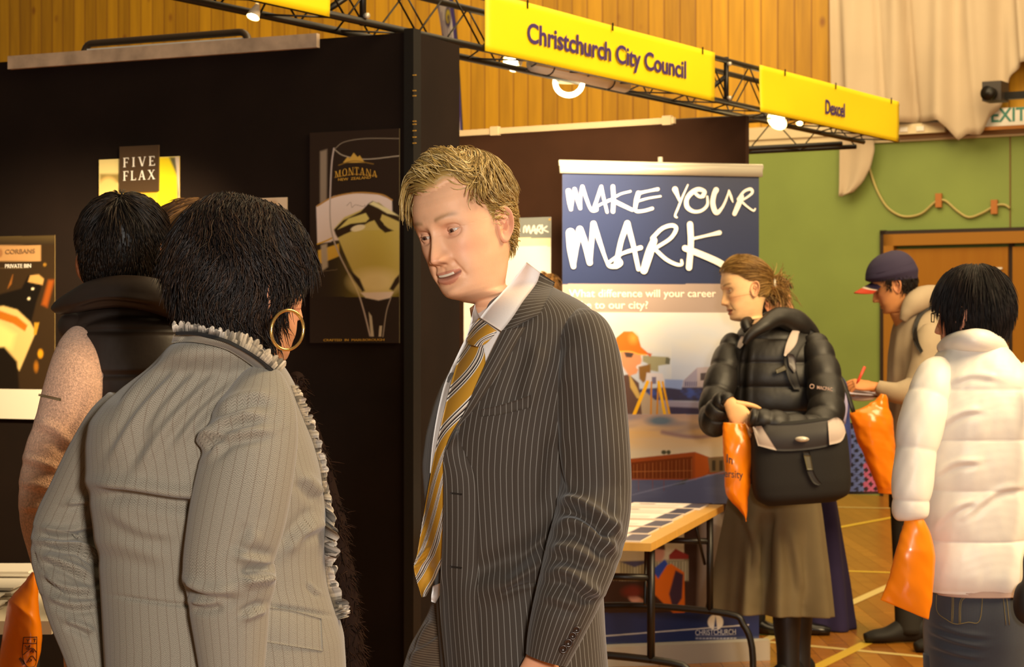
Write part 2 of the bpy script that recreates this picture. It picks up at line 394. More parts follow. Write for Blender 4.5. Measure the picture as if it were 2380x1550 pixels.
tag(fo, 'loose corner of cream cloth hanging down over the green wall below the far fascia sign', 'cloth')
ex = root('exit_sign', HALL.pt(2340, 268, .1), 'white exit sign with green capital letters at the curtain hem', 'sign')
a0, z0 = HALL.hit(2289, 296, .1); a1, z1 = HALL.hit(2420, 246, .1)
hb(MB(), a0, a1, z0, z1, .0, .1).build('sign_box', WHITEP, ex, False)
a0, z0 = HALL.hit(2304, 284, .1); a1, z1 = HALL.hit(2386, 249, .1)
text('lettering', 'EXIT', HALL, a0, a1, z0, z1 - z0, .101, mat('exit_green', '#3f7d6d', .5), ex, .02)
fl_ = root('floodlight', HALL.pt(2343, 225, .1), 'dark floodlight mounted above the exit sign', 'lamp')
a, z = HALL.hit(2343, 224, .2)
mb = MB(); hb(mb, a - .085, a + .075, z - .075, z + .085, .42, .62); mb.build('housing', mat('grey_lamp_metal', '#3a322c', .5), fl_, False)
mb = MB(); mb.tube([HALL.at(a, z - .02, .62), HALL.at(a - .02, z - .02, .7)], [.05, .06], 16); mb.build('lens_hood', METB, fl_)
mb = MB(); hb(mb, a + .076, a + .3, z - .06, z - .0, .46, .52); mb.build('bracket', METB, fl_, False)
a0, z0 = HALL.hit(2289, 304, .12)
po = hb(MB(), a0, 4.9, z0, z0 + .03, .12, .16).build('wooden_pole', mat('pole_wood', '#9a5f1c', .5), None, False); tag(po, 'horizontal wooden pole fixed under the exit sign', 'pole')
a0, z0 = HALL.hit(2087, 313, .1); a1, z1 = HALL.hit(2197, 284, .1)
un = root('wall_heater', HALL.at((a0 + a1) / 2, z0, .1), 'cream wall heater under the curtain hem above the green paint', 'heater')
hb(MB(), a0, a1, z0, z1, .0, .12).build('casing', CREAM, un, False)
for px in (2100, 2138):
    a = HALL.hit(px, 303, .12)[0]; hb(MB(), a - .03, a + .04, z0 + .02, z0 + .06, .12, .13).build('label_plate', WHITEP, un, False)
cab = root('cable', HALL.pt(2184, 466, .02), 'pale cable looped along the green wall and taped down', 'cable')
mb = MB(); mb.tube([HALL.pt(x, y, .02) for x, y in ((2008, 340), (2018, 380), (2030, 420), (2045, 455), (2066, 485), (2100, 503), (2140, 497), (2170, 472), (2184, 465), (2200, 468), (2225, 490), (2252, 505), (2285, 494), (2313, 478), (2335, 476), (2347, 484))], .011, 6, smooth=4)
mb.build('cord', mat('cream_cord', '#a89a5c', .6), cab)
for px, py in ((2184, 466), (2313, 481)):
    a, z = HALL.hit(px, py); hb(MB(), a - .028, a + .028, z - .06, z + .06, .008, .034).build('tape', mat('brown_tape', '#a5672c', .5), cab, False)

# ------------------------------------------------------------ booth partitions
H = 2.4
W1 = through((P(0, 137, 7.37).x, 7.37), (P(963, 65, 6.63).x, 6.63)); w1e = W1.hit(963, 400)[0]
FIN = through((P(963, 65, 6.63).x, 6.63), (P(1068, 97, 6.94).x, 6.94)); fe = FIN.hit(1068, 400)[0]
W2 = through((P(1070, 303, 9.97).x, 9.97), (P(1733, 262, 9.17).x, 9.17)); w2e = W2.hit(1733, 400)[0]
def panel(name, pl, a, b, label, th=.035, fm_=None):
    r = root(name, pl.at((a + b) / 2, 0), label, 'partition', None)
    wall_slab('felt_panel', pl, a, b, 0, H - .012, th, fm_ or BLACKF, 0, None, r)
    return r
p1 = panel('exhibition_partition', W1, -1.6, w1e - .035, 'wide black felt partition carrying the wine posters')
mb = MB(); mb.box(W1.at(w1e - .035, 0, .006), W1.d * .035, W1.n * -.05, (0, 0, H)); mb.build('corner_post', mat('black_post', '#0c0908', .5), p1, False)
mb = MB()
for px, py in ((968, 176), (968, 212), (969, 224), (969, 283), (969, 290), (970, 305), (972, 320), (972, 334)):
    q = W1.pt(963 - 3, py, .008); mb.box(q, W1.d * .012, W1.n * .003, (0, 0, .003))
mb.build('staple', GOLD, p1, False)['kind'] = 'stuff'
panel('exhibition_partition', FIN, .01, fe, 'narrow black felt return partition behind the standing man')
p2 = panel('exhibition_partition', W2, -.6, w2e, 'black felt partition, lamp glow in its colour, behind the blue pull-up banner', .035, mat('black_felt_lamp_glow', '#301c11', .95, spec=.15, bump=.25, bscale=900, mottled=.2, mscale=3))  # same black felt, with the brown lamp glow put into its colour
a0 = W1.hit(18, 140, .02)[0]; a1 = W1.hit(736, 90, .02)[0]
bt = MB().box(W1.at(a0, H - .042, .001), W1.d * (a1 - a0), W1.n * .02, (0, 0, .046)).build('timber_batten', mat('bare_batten', '#b9a28a', .7, mottled=.25, mscale=14), None, False)
tag(bt, 'pale timber batten along the top edge of the wide black partition', 'batten')
RAILM = mat('white_rail', '#b09d80', .4)
rl = root('curtain_rail', W2.at(W2.hit(1300, 290)[0], H, 0), 'white rail clipped along the top of the partition behind the banner', 'rail')
a0 = W2.hit(1060, 303)[0]; a1 = W2.hit(1571, 278)[0]
MB().box(W2.at(a0, H - .03, .001), W2.d * (a1 - a0), W2.n * .02, (0, 0, .028)).build('bar', RAILM, rl, False)
for px in (1155, 1555):
    a = W2.hit(px, 290)[0]; MB().box(W2.at(a - .022, H - .036, .0015), W2.d * .044, W2.n * .026, (0, 0, .042)).build('clip', RAILM, rl, False)
WB = Plane(tuple(W1.at(0, 0, -.16)[:2]), W1.d[:2])
wb = root('whiteboard', WB.at(WB.hit(400, 90)[0], 0), 'white board with a rounded dark frame showing above the wide partition', 'board')
a0, z0 = WB.hit(196, 102); a1, z1 = WB.hit(577, 74); zt_ = (z0 + z1) / 2
mb = MB(); mb.box(WB.at(a0 + .02, .5, .012), WB.d * (a1 - a0 - .04), WB.n * -.02, (0, 0, zt_ - .52)); mb.build('writing_surface', WHITEP, wb, False)
mb = MB(); r = .035; pts = [WB.at(a0, .5)]
for c, s in ((a0 + r, 1), (a1 - r, 0)):
    for t in np.linspace(0, 1, 6):
        g = math.pi - t * math.pi / 2 if s else math.pi / 2 - t * math.pi / 2
        pts.append(WB.at(c + r * math.cos(g), zt_ - r + r * math.sin(g)))
pts.append(WB.at(a1, .5)); mb.tube(pts, .013, 8); mb.build('frame', mat('dark_frame', '#3a2c1e', .4), wb)

# ------------------------------------------------------------ wall posters
def poster(name, pl, pxa, pya, pxb, pyb, label, cat_, paint, res=.0024, off=.006, m=None):
    a0, zt = pl.hit(pxa, pya, off); a1, zt2 = pl.hit(pxb, pya if pyb is None else pyb[0], off)
    zt = (zt + zt2) / 2; zb = pl.hit((pxa + pxb) / 2, pyb[1], off)[1]
    r = root(name, pl.at((a0 + a1) / 2, zb, off), label, cat_)
    sheet('printed_sheet', pl, a0, a1, zb, zt, off, paint, r, res, m); return r
def serif(ch):
    """capital letters with serifs on a unit box: polygons"""
    def bar(x, y0, y1, w): return [(x, y0), (x + w, y0), (x + w, y1), (x, y1)]
    def sf(x, y, w): return [(x - .08, y), (x + w + .08, y), (x + w + .08, y + .05), (x - .08, y + .05)]
    W = .17
    stem = lambda x: [bar(x, 0, 1, W), sf(x, 0, W), sf(x, .95, W)]
    dia = lambda x0, y0, x1, y1, w: [(x0, y0), (x0 + w, y0), (x1 + w, y1), (x1, y1)]
    o = lambda cx, rx: [[(cx + rx * math.cos(t) * k, .5 + .52 * math.sin(t) * (1 if k == 1 else .86)) for t, k in
         ((a, 1), (b, 1), (b, .6), (a, .6))] for a, b in zip(np.linspace(0, 2 * math.pi, 25)[:-1], np.linspace(0, 2 * math.pi, 25)[1:])]
    return {'F': (.72, stem(.08) + [bar(.2, .93, 1, .46), bar(.6, .78, 1, .06), bar(.2, .47, .53, .3), bar(.46, .4, .6, .05)]),
        'I': (.4, stem(.1)), 'V': (.95, [dia(.4, 0, .08, 1, .18), dia(.46, 0, .76, 1, .09), sf(.08, .95, .18), sf(.76, .95, .09)]),
        'E': (.75, stem(.08) + [bar(.2, .93, 1, .46), bar(.6, .78, 1, .06), bar(.2, .47, .53, .28), bar(.44, .4, .6, .05), bar(.2, 0, .07, .5), bar(.64, 0, .22, .06)]),
        'L': (.72, stem(.08) + [bar(.2, 0, .07, .46), bar(.6, 0, .22, .06)]),
        'A': (.95, [dia(.08, 0, .4, 1, .09), dia(.66, 0, .38, 1, .18), bar(.24, .3, .36, .44), sf(.08, 0, .09), sf(.66, 0, .18)]),
        'X': (.95, [dia(.68, 0, .08, 1, .19), dia(.08, 0, .7, 1, .09), sf(.08, 0, .09), sf(.68, 0, .19), sf(.08, .95, .19), sf(.7, .95, .09)]),
        'M': (1.15, [bar(.12, 0, 1, .09), sf(.12, 0, .09), dia(.5, 0, .12, 1, .17), dia(.52, 0, .84, 1, .08), bar(.84, 0, 1, .18), sf(.84, 0, .18), sf(.05, .95, .12), sf(.86, .95, .16)]),
        'N': (1.0, [bar(.12, 0, 1, .09), sf(.12, 0, .09), dia(.72, 0, .1, 1, .18), bar(.8, 0, 1, .09), sf(.8, .95, .09)]),
        'T': (.8, [bar(.32, 0, 1, .17), sf(.32, 0, .17), bar(.04, .93, 1, .72), bar(.04, .75, 1, .06), bar(.7, .75, 1, .06)]),
        'O': (1.0, o(.5, .44)), ' ': (.5, [])}[ch]
def serif_text(name, s, fn, m, parent, x0, x1, gap=.12):
    W_ = [serif(c)[0] for c in s]; tot = sum(W_) + gap * (len(s) - 1); k = (x1 - x0) / tot; x = x0; mb = MB(); n = 0
    for c in s:
        w, polys = serif(c)
        for p in polys:
            vv = [fn(x + q[0] * k, q[1], .001 + n * 4e-5) for q in p]; mb.add(vv, [tuple(range(len(vv)))]); n += 1
        x += (w + gap) * k
    return mb.build(name, m, parent, False)

def paint_glass(c):
    c.c[:] = lin('#2a1b12')
    c.poly([(744, 352), (760, 347), (759, 475), (744, 478)], '#8f7f70', 5)
    c.poly([(737, 478), (768, 460), (770, 562), (738, 566)], '#e8d6d0', 3)
    c.poly([(735, 480), (775, 456), (820, 448), (880, 452), (911, 464), (913, 545), (770, 560), (738, 566)], '#ead9d6', 3)
    c.line([(737, 479), (775, 458), (830, 448), (885, 452), (911, 465)], 3.5, '#b98a45')
    c.line([(738, 567), (757, 560), (772, 553)], 3.5, '#d8a830'); c.poly([(739, 582), (788, 566), (789, 595), (740, 615)], '#e0b445', 3)
    c.poly([(746, 570), (760, 566), (762, 620), (748, 630)], '#b7a896', 5)
    c.line([(776, 345), (771, 380), (768, 440), (767, 500), (772, 545), (788, 590), (805, 625), (830, 675), (845, 720), (860, 780)], 3.5, '#b9aaa6')
    wine = [(776, 532), (800, 505), (850, 483), (880, 470), (905, 492), (929, 506), (929, 640), (918, 668), (905, 688), (850, 690), (835, 660), (815, 620), (798, 585), (785, 552)]
    c.poly(wine, '#d2c070', 4)
    m = np.clip((c.y - 540) / 130, 0, 1); ins = (c.y > 535) & (c.y < 690)
    g = np.exp(-((c.x - 878) / 60) ** 2)[..., None] * (ins * .55)[..., None]; c.c = c.c * (1 - g) + np.array(lin('#c6b23c')) * g
    c.ell(872, 655, 52, 28, '#efdca0', .9)
    dk = '#33210f'
    c.poly([(776, 534), (798, 512), (838, 492), (856, 473), (866, 467), (885, 475), (905, 490), (929, 506), (929, 516), (905, 505), (888, 498), (884, 510), (890, 520), (902, 530), (915, 536), (895, 541), (880, 528), (870, 512), (858, 516), (830, 532), (800, 545), (785, 553), (780, 545)], dk, 3)
    c.poly([(785, 533), (810, 508), (850, 495), (858, 508), (850, 516), (815, 520)], '#ddd07c', 3); c.ell(832, 530, 17, 7, '#f3e6c4', .3, 1, -.25)
    c.poly([(858, 474), (868, 468), (900, 484), (927, 502), (900, 496), (880, 484)], '#ece3ae', 3); c.line([(880, 512), (890, 521), (885, 530), (905, 536)], 4, dk)
    c.poly([(788, 560), (800, 590), (808, 612), (800, 600)], dk, 3); c.poly([(808, 622), (836, 648), (848, 676), (842, 678), (822, 650)], dk, 4); c.poly([(929, 636), (918, 648), (905, 672), (914, 676), (929, 655)], dk, 4)
    c.poly([(838, 680), (915, 678), (908, 692), (880, 698), (850, 692)], '#efdcd0', 3)
    c.line([(778, 346), (800, 330), (850, 322), (928, 322)], 1.6, '#8e8273'); c.line([(778, 348), (800, 362), (850, 370), (929, 362)], 2, '#b5a998')
    c.line([(909, 690), (898, 725), (890, 782)], 2.5, '#9d8f84'); c.poly([(857, 725), (864, 735), (869, 782), (862, 782)], '#c7bba8', 2); c.poly([(882, 757), (888, 757), (886, 782), (880, 782)], '#c7bba8', 2)
    c.poly([(797, 378), (808, 364), (813, 368), (822, 355), (831, 365), (836, 361), (848, 378)], '#caa24a', 1.5); c.line([(787, 384), (822, 374), (868, 381)], 2, '#8c6a2c')
    c.line([(778, 412), (825, 405), (876, 409)], 1.8, '#a27a35')
    c.line([(806, 478), (815, 470), (818, 482), (826, 476), (845, 480), (848, 476)], 1, '#8a7870')
    for i in range(20): c.ell(740 + i * 2.3, 632 - i * .3, .9, .9, '#7a6a55', .8)
MG = poster('wine_poster', W1, 720, 309, 928, (298, 797), 'tall dark poster of a full wine glass beside the blond man', 'poster', paint_glass, .0022)
def on(pl, off0):
    return lambda x, y, o: pl.pt(x, y, off0 + o)
fm = on(W1, .007)
mon = lambda x, y, o: fm(x, 409 - (x - 826) * .01 - 10 * math.cos((x - 826) / 52 * 1.2) + 8 - y * (19 - .09 * abs(x - 826)), o)
serif_text('brand_lettering', 'MONTANA', mon, GOLD, MG, 778, 877)
def small(name, body, pl, px0, py0, px1, py1, cap, m, par, off=.0072, bold=0.0):
    a, z = pl.hit(px0, py0, off); b, z2 = pl.hit(px1, py1, off)
    c = abs(pl.hit(px0, py0 - cap, off)[1] - z); return text(name, body, pl, a, b, z, c, off, m, par, bold, 0, .0008, (z2 - z) / (b - a))
small('lettering', 'NEW  ZEALAND', W1, 786, 420.5, 862, 415, 6, GOLD, MG); small('lettering', 'CRAFTED  IN  MARLBOROUGH', W1, 752, 793, 893, 792, 5, GOLD, MG)

def paint_five(c):
    c.c[:] = lin('#f7e39a'); c.poly([(232, 404), (278, 404), (278, 425), (232, 428)], '#a08a4c', 6)
    c.ell(252, 452, 27, 40, '#f7cf7e', .3); c.poly([(225, 470), (300, 445), (365, 440), (425, 480), (425, 580), (225, 580)], '#f0b63a', 12)
    c.poly([(366, 365), (402, 365), (412, 395), (413, 480), (400, 530), (366, 540)], '#ffe628', 5); c.poly([(330, 478), (345, 470), (366, 474), (368, 500), (335, 500)], '#4a2a14', 4)
    c.poly([(393, 365), (420, 365), (417, 520), (405, 535), (411, 480), (412, 410)], '#6c6a4c', 5); c.poly([(407, 365), (420, 365), (418, 560), (409, 560), (416, 450)], '#e8d6c0', 3)
FF = poster('wine_poster', W1, 230, 371, 417, (363, 585), 'bright yellow wine poster with a brown name plate on its top edge', 'poster', paint_five, .004)
a0, z1 = W1.hit(278, 341, .012); a1, _ = W1.hit(369, 336, .012); z0 = W1.hit(323, 445, .012)[1]
MB().box(W1.at(a0, z0, .007), W1.d * (a1 - a0), W1.n * .006, (0, 0, z1 - z0)).build('name_plate', mat('brown_plate', '#4a3826', .5), FF, False)
ft = on(W1, .0135)
serif_text('name_lettering', 'FIVE', lambda x, y, o: ft(x, 389 - (x - 286) * .06 - y * 22, o), WHT, FF, 286, 361, .3)
serif_text('name_lettering', 'FLAX', lambda x, y, o: ft(x, 420 - (x - 286) * .05 - y * 22, o), WHT, FF, 286, 361, .22)
def paint_bin(c):
    c.c[:] = lin('#3a2a18'); c.grad(548, 570, '#5a4a2c', '#33261a'); c.poly([(-40, 570), (95, 570), (95, 607), (-40, 607)], '#c99a66', 2)
    c.ell(0, 588, 6, 10, '#a8764c', .4); c.line([(-30, 622), (70, 623)], 1.2, '#8b7552'); c.ell(104, 615, 4, 4, '#a87a2c', .5)
    c.poly([(18, 670), (30, 638), (26, 660)], '#c77a30', 4, .8); c.poly([(96, 708), (112, 650), (127, 650), (110, 715)], '#a8561c', 6, .8)
    c.poly([(-60, 700), (50, 670), (66, 640), (98, 645), (95, 672), (85, 700), (70, 760), (-60, 760)], '#17110c', 5)
    c.poly([(65, 655), (70, 640), (90, 638), (102, 648), (99, 662)], '#d9a964', 3); c.ell(76, 671, 3.5, 3, '#fff0cc', .6); c.ell(67, 694, 3.5, 3, '#fff0cc', .6)
    c.poly([(-60, 720), (8, 711), (40, 720), (70, 748), (83, 772), (45, 862), (20, 830), (-60, 800)], '#f3cf86', 4)
    c.poly([(-60, 740), (0, 722), (40, 736), (64, 756), (58, 770), (30, 752), (0, 742), (-60, 752)], '#c9761c', 4); c.poly([(-60, 760), (0, 750), (38, 776), (28, 812), (-60, 810)], '#ffee98', 12, .8)
    c.poly([(80, 750), (91, 750), (84, 778), (78, 778)], '#d8a030', 3); c.ell(94, 822, 6, 10, '#f0a820', .7); c.ell(84, 852, 5, 12, '#b0701c', 1.0)
    c.poly([(-60, 810), (10, 806), (40, 840), (45, 905), (-60, 905)], '#1a120a', 6)
CB = poster('wine_poster', W1, -60, 549, 127, (548, 904), 'dark poster of a tilted wine bottle at the photo edge above a white card', 'poster', paint_bin, .004)
small('brand_lettering', 'CORBANS', W1, 13, 590, 82, 588, 10, mat('taupe_ink', '#8a6a48', .6), CB, .0068, .01)
small('lettering', 'PRIVATE BIN', W1, 12, 623, 72, 622, 9, WHT, CB, .0068)
cd = poster('white_card', W1, -80, 904, 112, (904, 973), 'blank white card strip lit brightly below the bottle poster', 'card', lambda c: c.mix(np.ones(c.x.shape), '#f6efe2'), .01, .008)
def paint_tan(c): c.c[:] = lin('#e7d0b4'); c.poly([(560, 470), (640, 466), (655, 490), (640, 530)], '#caa47c', 10)
poster('small_poster', W1, 540, 462, 667, (459, 640), 'small pale poster mostly covered by the dark-haired woman', 'poster', paint_tan, .005)
def paint_mark(c):
    c.c[:] = lin('#fff8ea'); c.mix((c.y < 553).astype(float), '#7d8180'); c.mix(((c.y > 553) & (c.y < 572)).astype(float), '#ffe9bd')
MK = poster('small_poster', W2, 1078, 510, 1280, (505, 800), 'small white poster with a grey heading on the partition behind the man', 'poster', paint_mark, .005)
fk = on(W2, .007)
strokes('brush_lettering', [[(1217, 540, 3), (1218, 528, 3), (1222, 526, 3), (1224, 540, 3), (1229, 524, 3), (1232, 541, 3)], [(1234, 542, 3), (1241, 524, 3), (1244, 542, 3)], [(1236, 537, 3), (1246, 533, 3)],
    [(1247, 543, 3), (1250, 527, 3), (1256, 524, 3), (1256, 532, 3), (1251, 535, 3), (1258, 542, 3)], [(1260, 523, 3), (1261, 541, 3)], [(1271, 526, 3), (1263, 533, 3), (1274, 539, 3)],
    [(1206, 528, 3), (1207, 540, 3)]], fk, WHT, MK)
MB().box(W2.pt(1276, 512, .0065), W2.d * .008, W2.n * .003, (0, 0, .008)).build('pin', GOLD, MK, False)

# ------------------------------------------------------------ pull-up banner
BP = through((P(1303, 0, 8.80).x, 8.80), (P(1768, 0, 9.03).x, 9.03)); bw = BP.hit(1768, 600)[0]
bn = root('pullup_banner', BP.at(bw / 2, 0), 'tall blue pull-up banner with white brush lettering and work photographs', 'banner')
def paint_banner(c):
    x, y = c.x, c.y; c.c[:] = lin('#1f2a50')
    c.mix(((y > 660) & (y < 726)).astype(float), '#978681')
    k = (y >= 726) & (y < 963); c.grad(726, 900, '#c9cbd0', '#a9b4d2', k)
    n = noise2(x / 60, y / 26, 2); c.mix(np.where(k, np.clip(.35 + .6 * n, 0, .8), 0), '#d6cdbf'); c.mix(np.where(k & (x > 1560), np.clip((y - 790) / 90, 0, .7) * (.6 + .4 * n), 0), '#8fa2d6')
    def clip(a, b, fn):
        o = c.c.copy(); fn(); kk = ((c.y >= a) & (c.y < b))[..., None]; c.c = np.where(kk, c.c, o)
    def ph1():
        c.poly([(1585, 905), (1588, 885), (1620, 854), (1790, 845), (1790, 905)], '#a79dae', 2); c.poly([(1585, 905), (1588, 885), (1620, 856), (1620, 903)], '#8f8aa6', 2)
        for a in (1628, 1653, 1682, 1712): c.poly([(a, 867), (a + 14, 866), (a + 14, 884), (a, 884)], '#4c4550', 1.5)
        for a in range(1592, 1618, 5): c.poly([(a, 888), (a + 3, 885), (a + 3, 897), (a, 898)], '#5b5a80', 1)
        c.poly([(1480, 905), (1545, 900), (1790, 900), (1790, 935), (1480, 930)], '#3a3752', 4); c.mix(np.where((y > 902) & (y < 935) & (x > 1480), np.clip(noise2(x / 9, y / 9, 5), 0, .7), 0), '#3f55a8')
        c.poly([(1545, 881), (1588, 883), (1584, 905), (1545, 900)], '#7d90c8', 3); c.poly([(1480, 930), (1560, 932), (1790, 940), (1790, 963), (1400, 963)], '#8b85a0', 4); c.poly([(1555, 945), (1790, 955), (1790, 963), (1555, 963)], '#3c3550', 4)
        c.poly([(1470, 915), (1500, 910), (1560, 963), (1470, 963)], '#a08f80', 4)
        c.poly([(1400, 880), (1462, 870), (1485, 890), (1492, 963), (1400, 963)], '#57403c', 3); c.poly([(1462, 868), (1480, 900), (1492, 930), (1480, 925), (1465, 900)], '#b89a5c', 3)
        c.poly([(1440, 815), (1488, 818), (1492, 838), (1488, 848), (1480, 868), (1462, 874), (1446, 850)], '#c98a66', 4); c.poly([(1450, 818), (1474, 820), (1468, 831), (1455, 830)], '#4a3a3a', 3); c.ell(1488, 853, 9, 6, '#c9c6d2', .4)
        c.poly([(1428, 812), (1432, 785), (1450, 770), (1470, 770), (1483, 782), (1490, 806), (1506, 820), (1500, 826), (1480, 823), (1462, 817), (1445, 817)], '#dd6a20', 2); c.ell(1472, 786, 10, 12, '#f09a44', 1.2, .7); c.line([(1440, 817), (1465, 817), (1485, 823), (1503, 824)], 3, '#f2a24a')
        c.poly([(1494, 826), (1555, 830), (1556, 846), (1530, 850), (1530, 864), (1508, 860), (1505, 845), (1494, 840)], '#8d8a72', 3); c.poly([(1548, 830), (1558, 833), (1556, 847), (1546, 845)], '#5a5a50', 2); c.poly([(1497, 818), (1515, 822), (1512, 830)], '#b0552c', 3)
        c.poly([(1484, 852), (1512, 846), (1512, 875), (1495, 890), (1486, 880)], '#7d5a2e', 4); c.poly([(1503, 866), (1540, 868), (1544, 886), (1500, 888)], '#c2bccb', 3); c.poly([(1515, 876), (1525, 876), (1525, 892), (1515, 892)], '#6a6688', 2)
        for a, b, w, col in ((1505, 1474, 8, '#dfa71c'), (1514, 1513, 4, '#b87a1c'), (1530, 1527, 4, '#b87a1c'), (1531, 1545, 7, '#e2ad22'), (1540, 1556, 5, '#d69a1c')): c.line([(a, 888), (b, 963)], w, col)
    clip(726, 963, ph1)
    k = (y >= 963) & (y < 1170); c.grad(963, 1070, '#a98d84', '#d8ccb4', k)
    n = noise2(x / 75, y / 12, 7); n2 = noise2(x / 50, y / 16, 3)
    c.mix(np.where(k & (y < 1062), np.clip(1 - abs(y - 1012) / 38, 0, 1) * (.6 + .4 * n), 0), '#dca63c'); c.mix(np.where(k & (y < 1045), np.clip(n2 - .1, 0, .8) * np.clip((1040 - y) / 50, 0, 1), 0), '#6a6c86')
    def ph2():
        c.ell(1535, 978, 30, 11, '#5f7086', .9); c.line([(1540, 1004), (1580, 1012), (1620, 1016), (1655, 1012)], 8, '#8f7478', 7)
        c.poly([(1380, 1112), (1610, 1112), (1680, 1095), (1790, 1085), (1790, 1172), (1380, 1172)], '#5d6488', 3)
        c.poly([(1380, 1075), (1615, 1050), (1650, 1063), (1790, 1052), (1790, 1095), (1645, 1103), (1615, 1115), (1380, 1115)], '#9a4a20', 2); c.poly([(1380, 1083), (1609, 1061), (1609, 1112), (1380, 1112)], '#6e3210', 2)
        c.poly([(1615, 1051), (1652, 1064), (1645, 1100), (1616, 1115)], '#b0541c', 2); c.poly([(1645, 1064), (1790, 1053), (1790, 1092), (1650, 1098)], '#7d6a50', 3)
        for a in (1655, 1672, 1690, 1712): c.poly([(a, 1070), (a + 8, 1070), (a + 8, 1094), (a, 1094)], '#40382c', 2)
        for a in range(1472, 1612, 9): c.line([(a, 1080 - (a - 1470) * .1), (a, 1112)], 1.2, '#b87444', 1, .7)
        c.line([(1470, 1096), (1609, 1094)], 1.2, '#b87444', 1, .7); c.ell(1543, 1051, 6, 5, '#4a4a38', .5); c.ell(1554, 1051, 5, 5, '#4a4a38', .5); c.poly([(1590, 1115), (1600, 1112), (1590, 1124), (1562, 1128)], '#3f4530', 4)
        for a in (1484, 1517, 1543): c.line([(a, 1116), (a, 1140)], 2, '#7d5560')
        c.mix(np.where((y > 1113), np.clip(noise2(x / 40, y / 14, 9) * .4, 0, .5), 0), '#8088ac'); c.line([(1470, 1150), (1700, 1092)], 2, '#8890b4', 3)
    clip(963, 1170, ph2)
    def ph3():
        c.poly([(1300, 1165), (1800, 1165), (1800, 1440), (1300, 1440)], '#3a251c', 1); c.poly([(1300, 1180), (1590, 1180), (1590, 1345), (1300, 1345)], '#c2b396', 2); c.poly([(1555, 1290), (1570, 1275), (1600, 1290), (1600, 1300), (1555, 1300)], '#8a2c24', 2)
        c.poly([(1440, 1305), (1600, 1300), (1600, 1350), (1440, 1350)], '#8d8468', 5); c.mix(np.where((y > 1305) & (y < 1350) & (x < 1600), .5 * (np.sin(x * .9) > .3), 0), '#c9c0a0')
        c.poly([(1440, 1305), (1520, 1302), (1475, 1318)], '#4c4866', 3)
        c.poly([(1380, 1350), (1520, 1350), (1590, 1400), (1590, 1440), (1380, 1440)], '#301812', 4); c.poly([(1505, 1330), (1560, 1310), (1590, 1330), (1592, 1425), (1565, 1425), (1540, 1400), (1500, 1360)], '#d9680e', 3)
        c.poly([(1570, 1325), (1588, 1335), (1585, 1390), (1565, 1420), (1555, 1380)], '#3c2638', 4); c.poly([(1515, 1325), (1545, 1300), (1552, 1310), (1530, 1345)], '#2f48a0', 3); c.ell(1530, 1285, 15, 20, '#b9806a', .4); c.poly([(1512, 1275), (1522, 1262), (1545, 1266), (1546, 1278)], '#4a3026', 3)
        c.ell(1480, 1395, 20, 9, '#c9907a', .4, 1, .4); c.ell(1470, 1375, 24, 14, '#6a1c10', .8)
        c.poly([(1625, 1200), (1700, 1190), (1700, 1440), (1620, 1440)], '#877a72', 10); c.poly([(1640, 1195), (1672, 1190), (1690, 1230), (1640, 1210)], '#a59a90', 6)
    clip(1170, 1426 , ph3)
    c.mix((y >= 1424).astype(float), '#1c2a58'); c.ell(1663, 1446, 18, 18, '#e8ddd2', .12); c.poly([(1663, 1428), (1667, 1462), (1659, 1462)], '#26386c', 1.5); c.line([(1380, 1480), (1740, 1452)], 2.2, '#d8cfc8')
    for i in range(12): c.poly([(1617 + i * 8, 1482), (1623 + i * 8, 1482), (1623 + i * 8, 1485), (1617 + i * 8, 1485)], '#a8a4b0', 1.5)
    c.line([(1617, 1477.5), (1710, 1475.5)], 1, '#9a98ac')
zt = (BP.hit(1303, 400)[1] + BP.hit(1768, 408)[1]) / 2
sheet('printed_fabric', BP, .008, bw - .008, .085, zt, 0, paint_banner, bn, .0032, mat('banner_print', rough=.3, vcol=True))
mb = MB(); mb.box(BP.at(-.004, zt - .005, .014), BP.d * (bw + .008), BP.n * -.028, (0, 0, .042)); tv, tf, tu = tube([BP.at(-.008, zt + .037, 0), BP.at(bw + .008, zt + .037, 0)], .014, 10); mb.add(tv, tf, tu); mb.build('top_rail', ALU, bn)
a = BP.hit(1540, 380)[0]; mb = MB(); mb.tube([BP.at(a, .08, -.03), BP.at(a, zt + .075, -.03)], .011, 8); mb.build('support_pole', ALU, bn)
mb = MB(); e = [(.0, .0), (.085, .0), (.1, .02), (.1, .055), (.085, .08), (.03, .092), (.0, .085)]
v = [BP.at(s, z, .06 - y) for s in (-.02, bw + .02) for y, z in e]; n = len(e)
mb.add(v, [(i, (i + 1) % n, n + (i + 1) % n, n + i) for i in range(n)] + [tuple(range(n))[::-1], tuple(range(n, 2 * n))]); mb.build('base', ALU, bn, False)
fb = on(BP, .001)
def zm(L): # brush letters traced in the enlarged view
    return [[(1280 + x / 3.875, 360 + y / 3.875, w / 3.875) for x, y, w in s] for s in L]
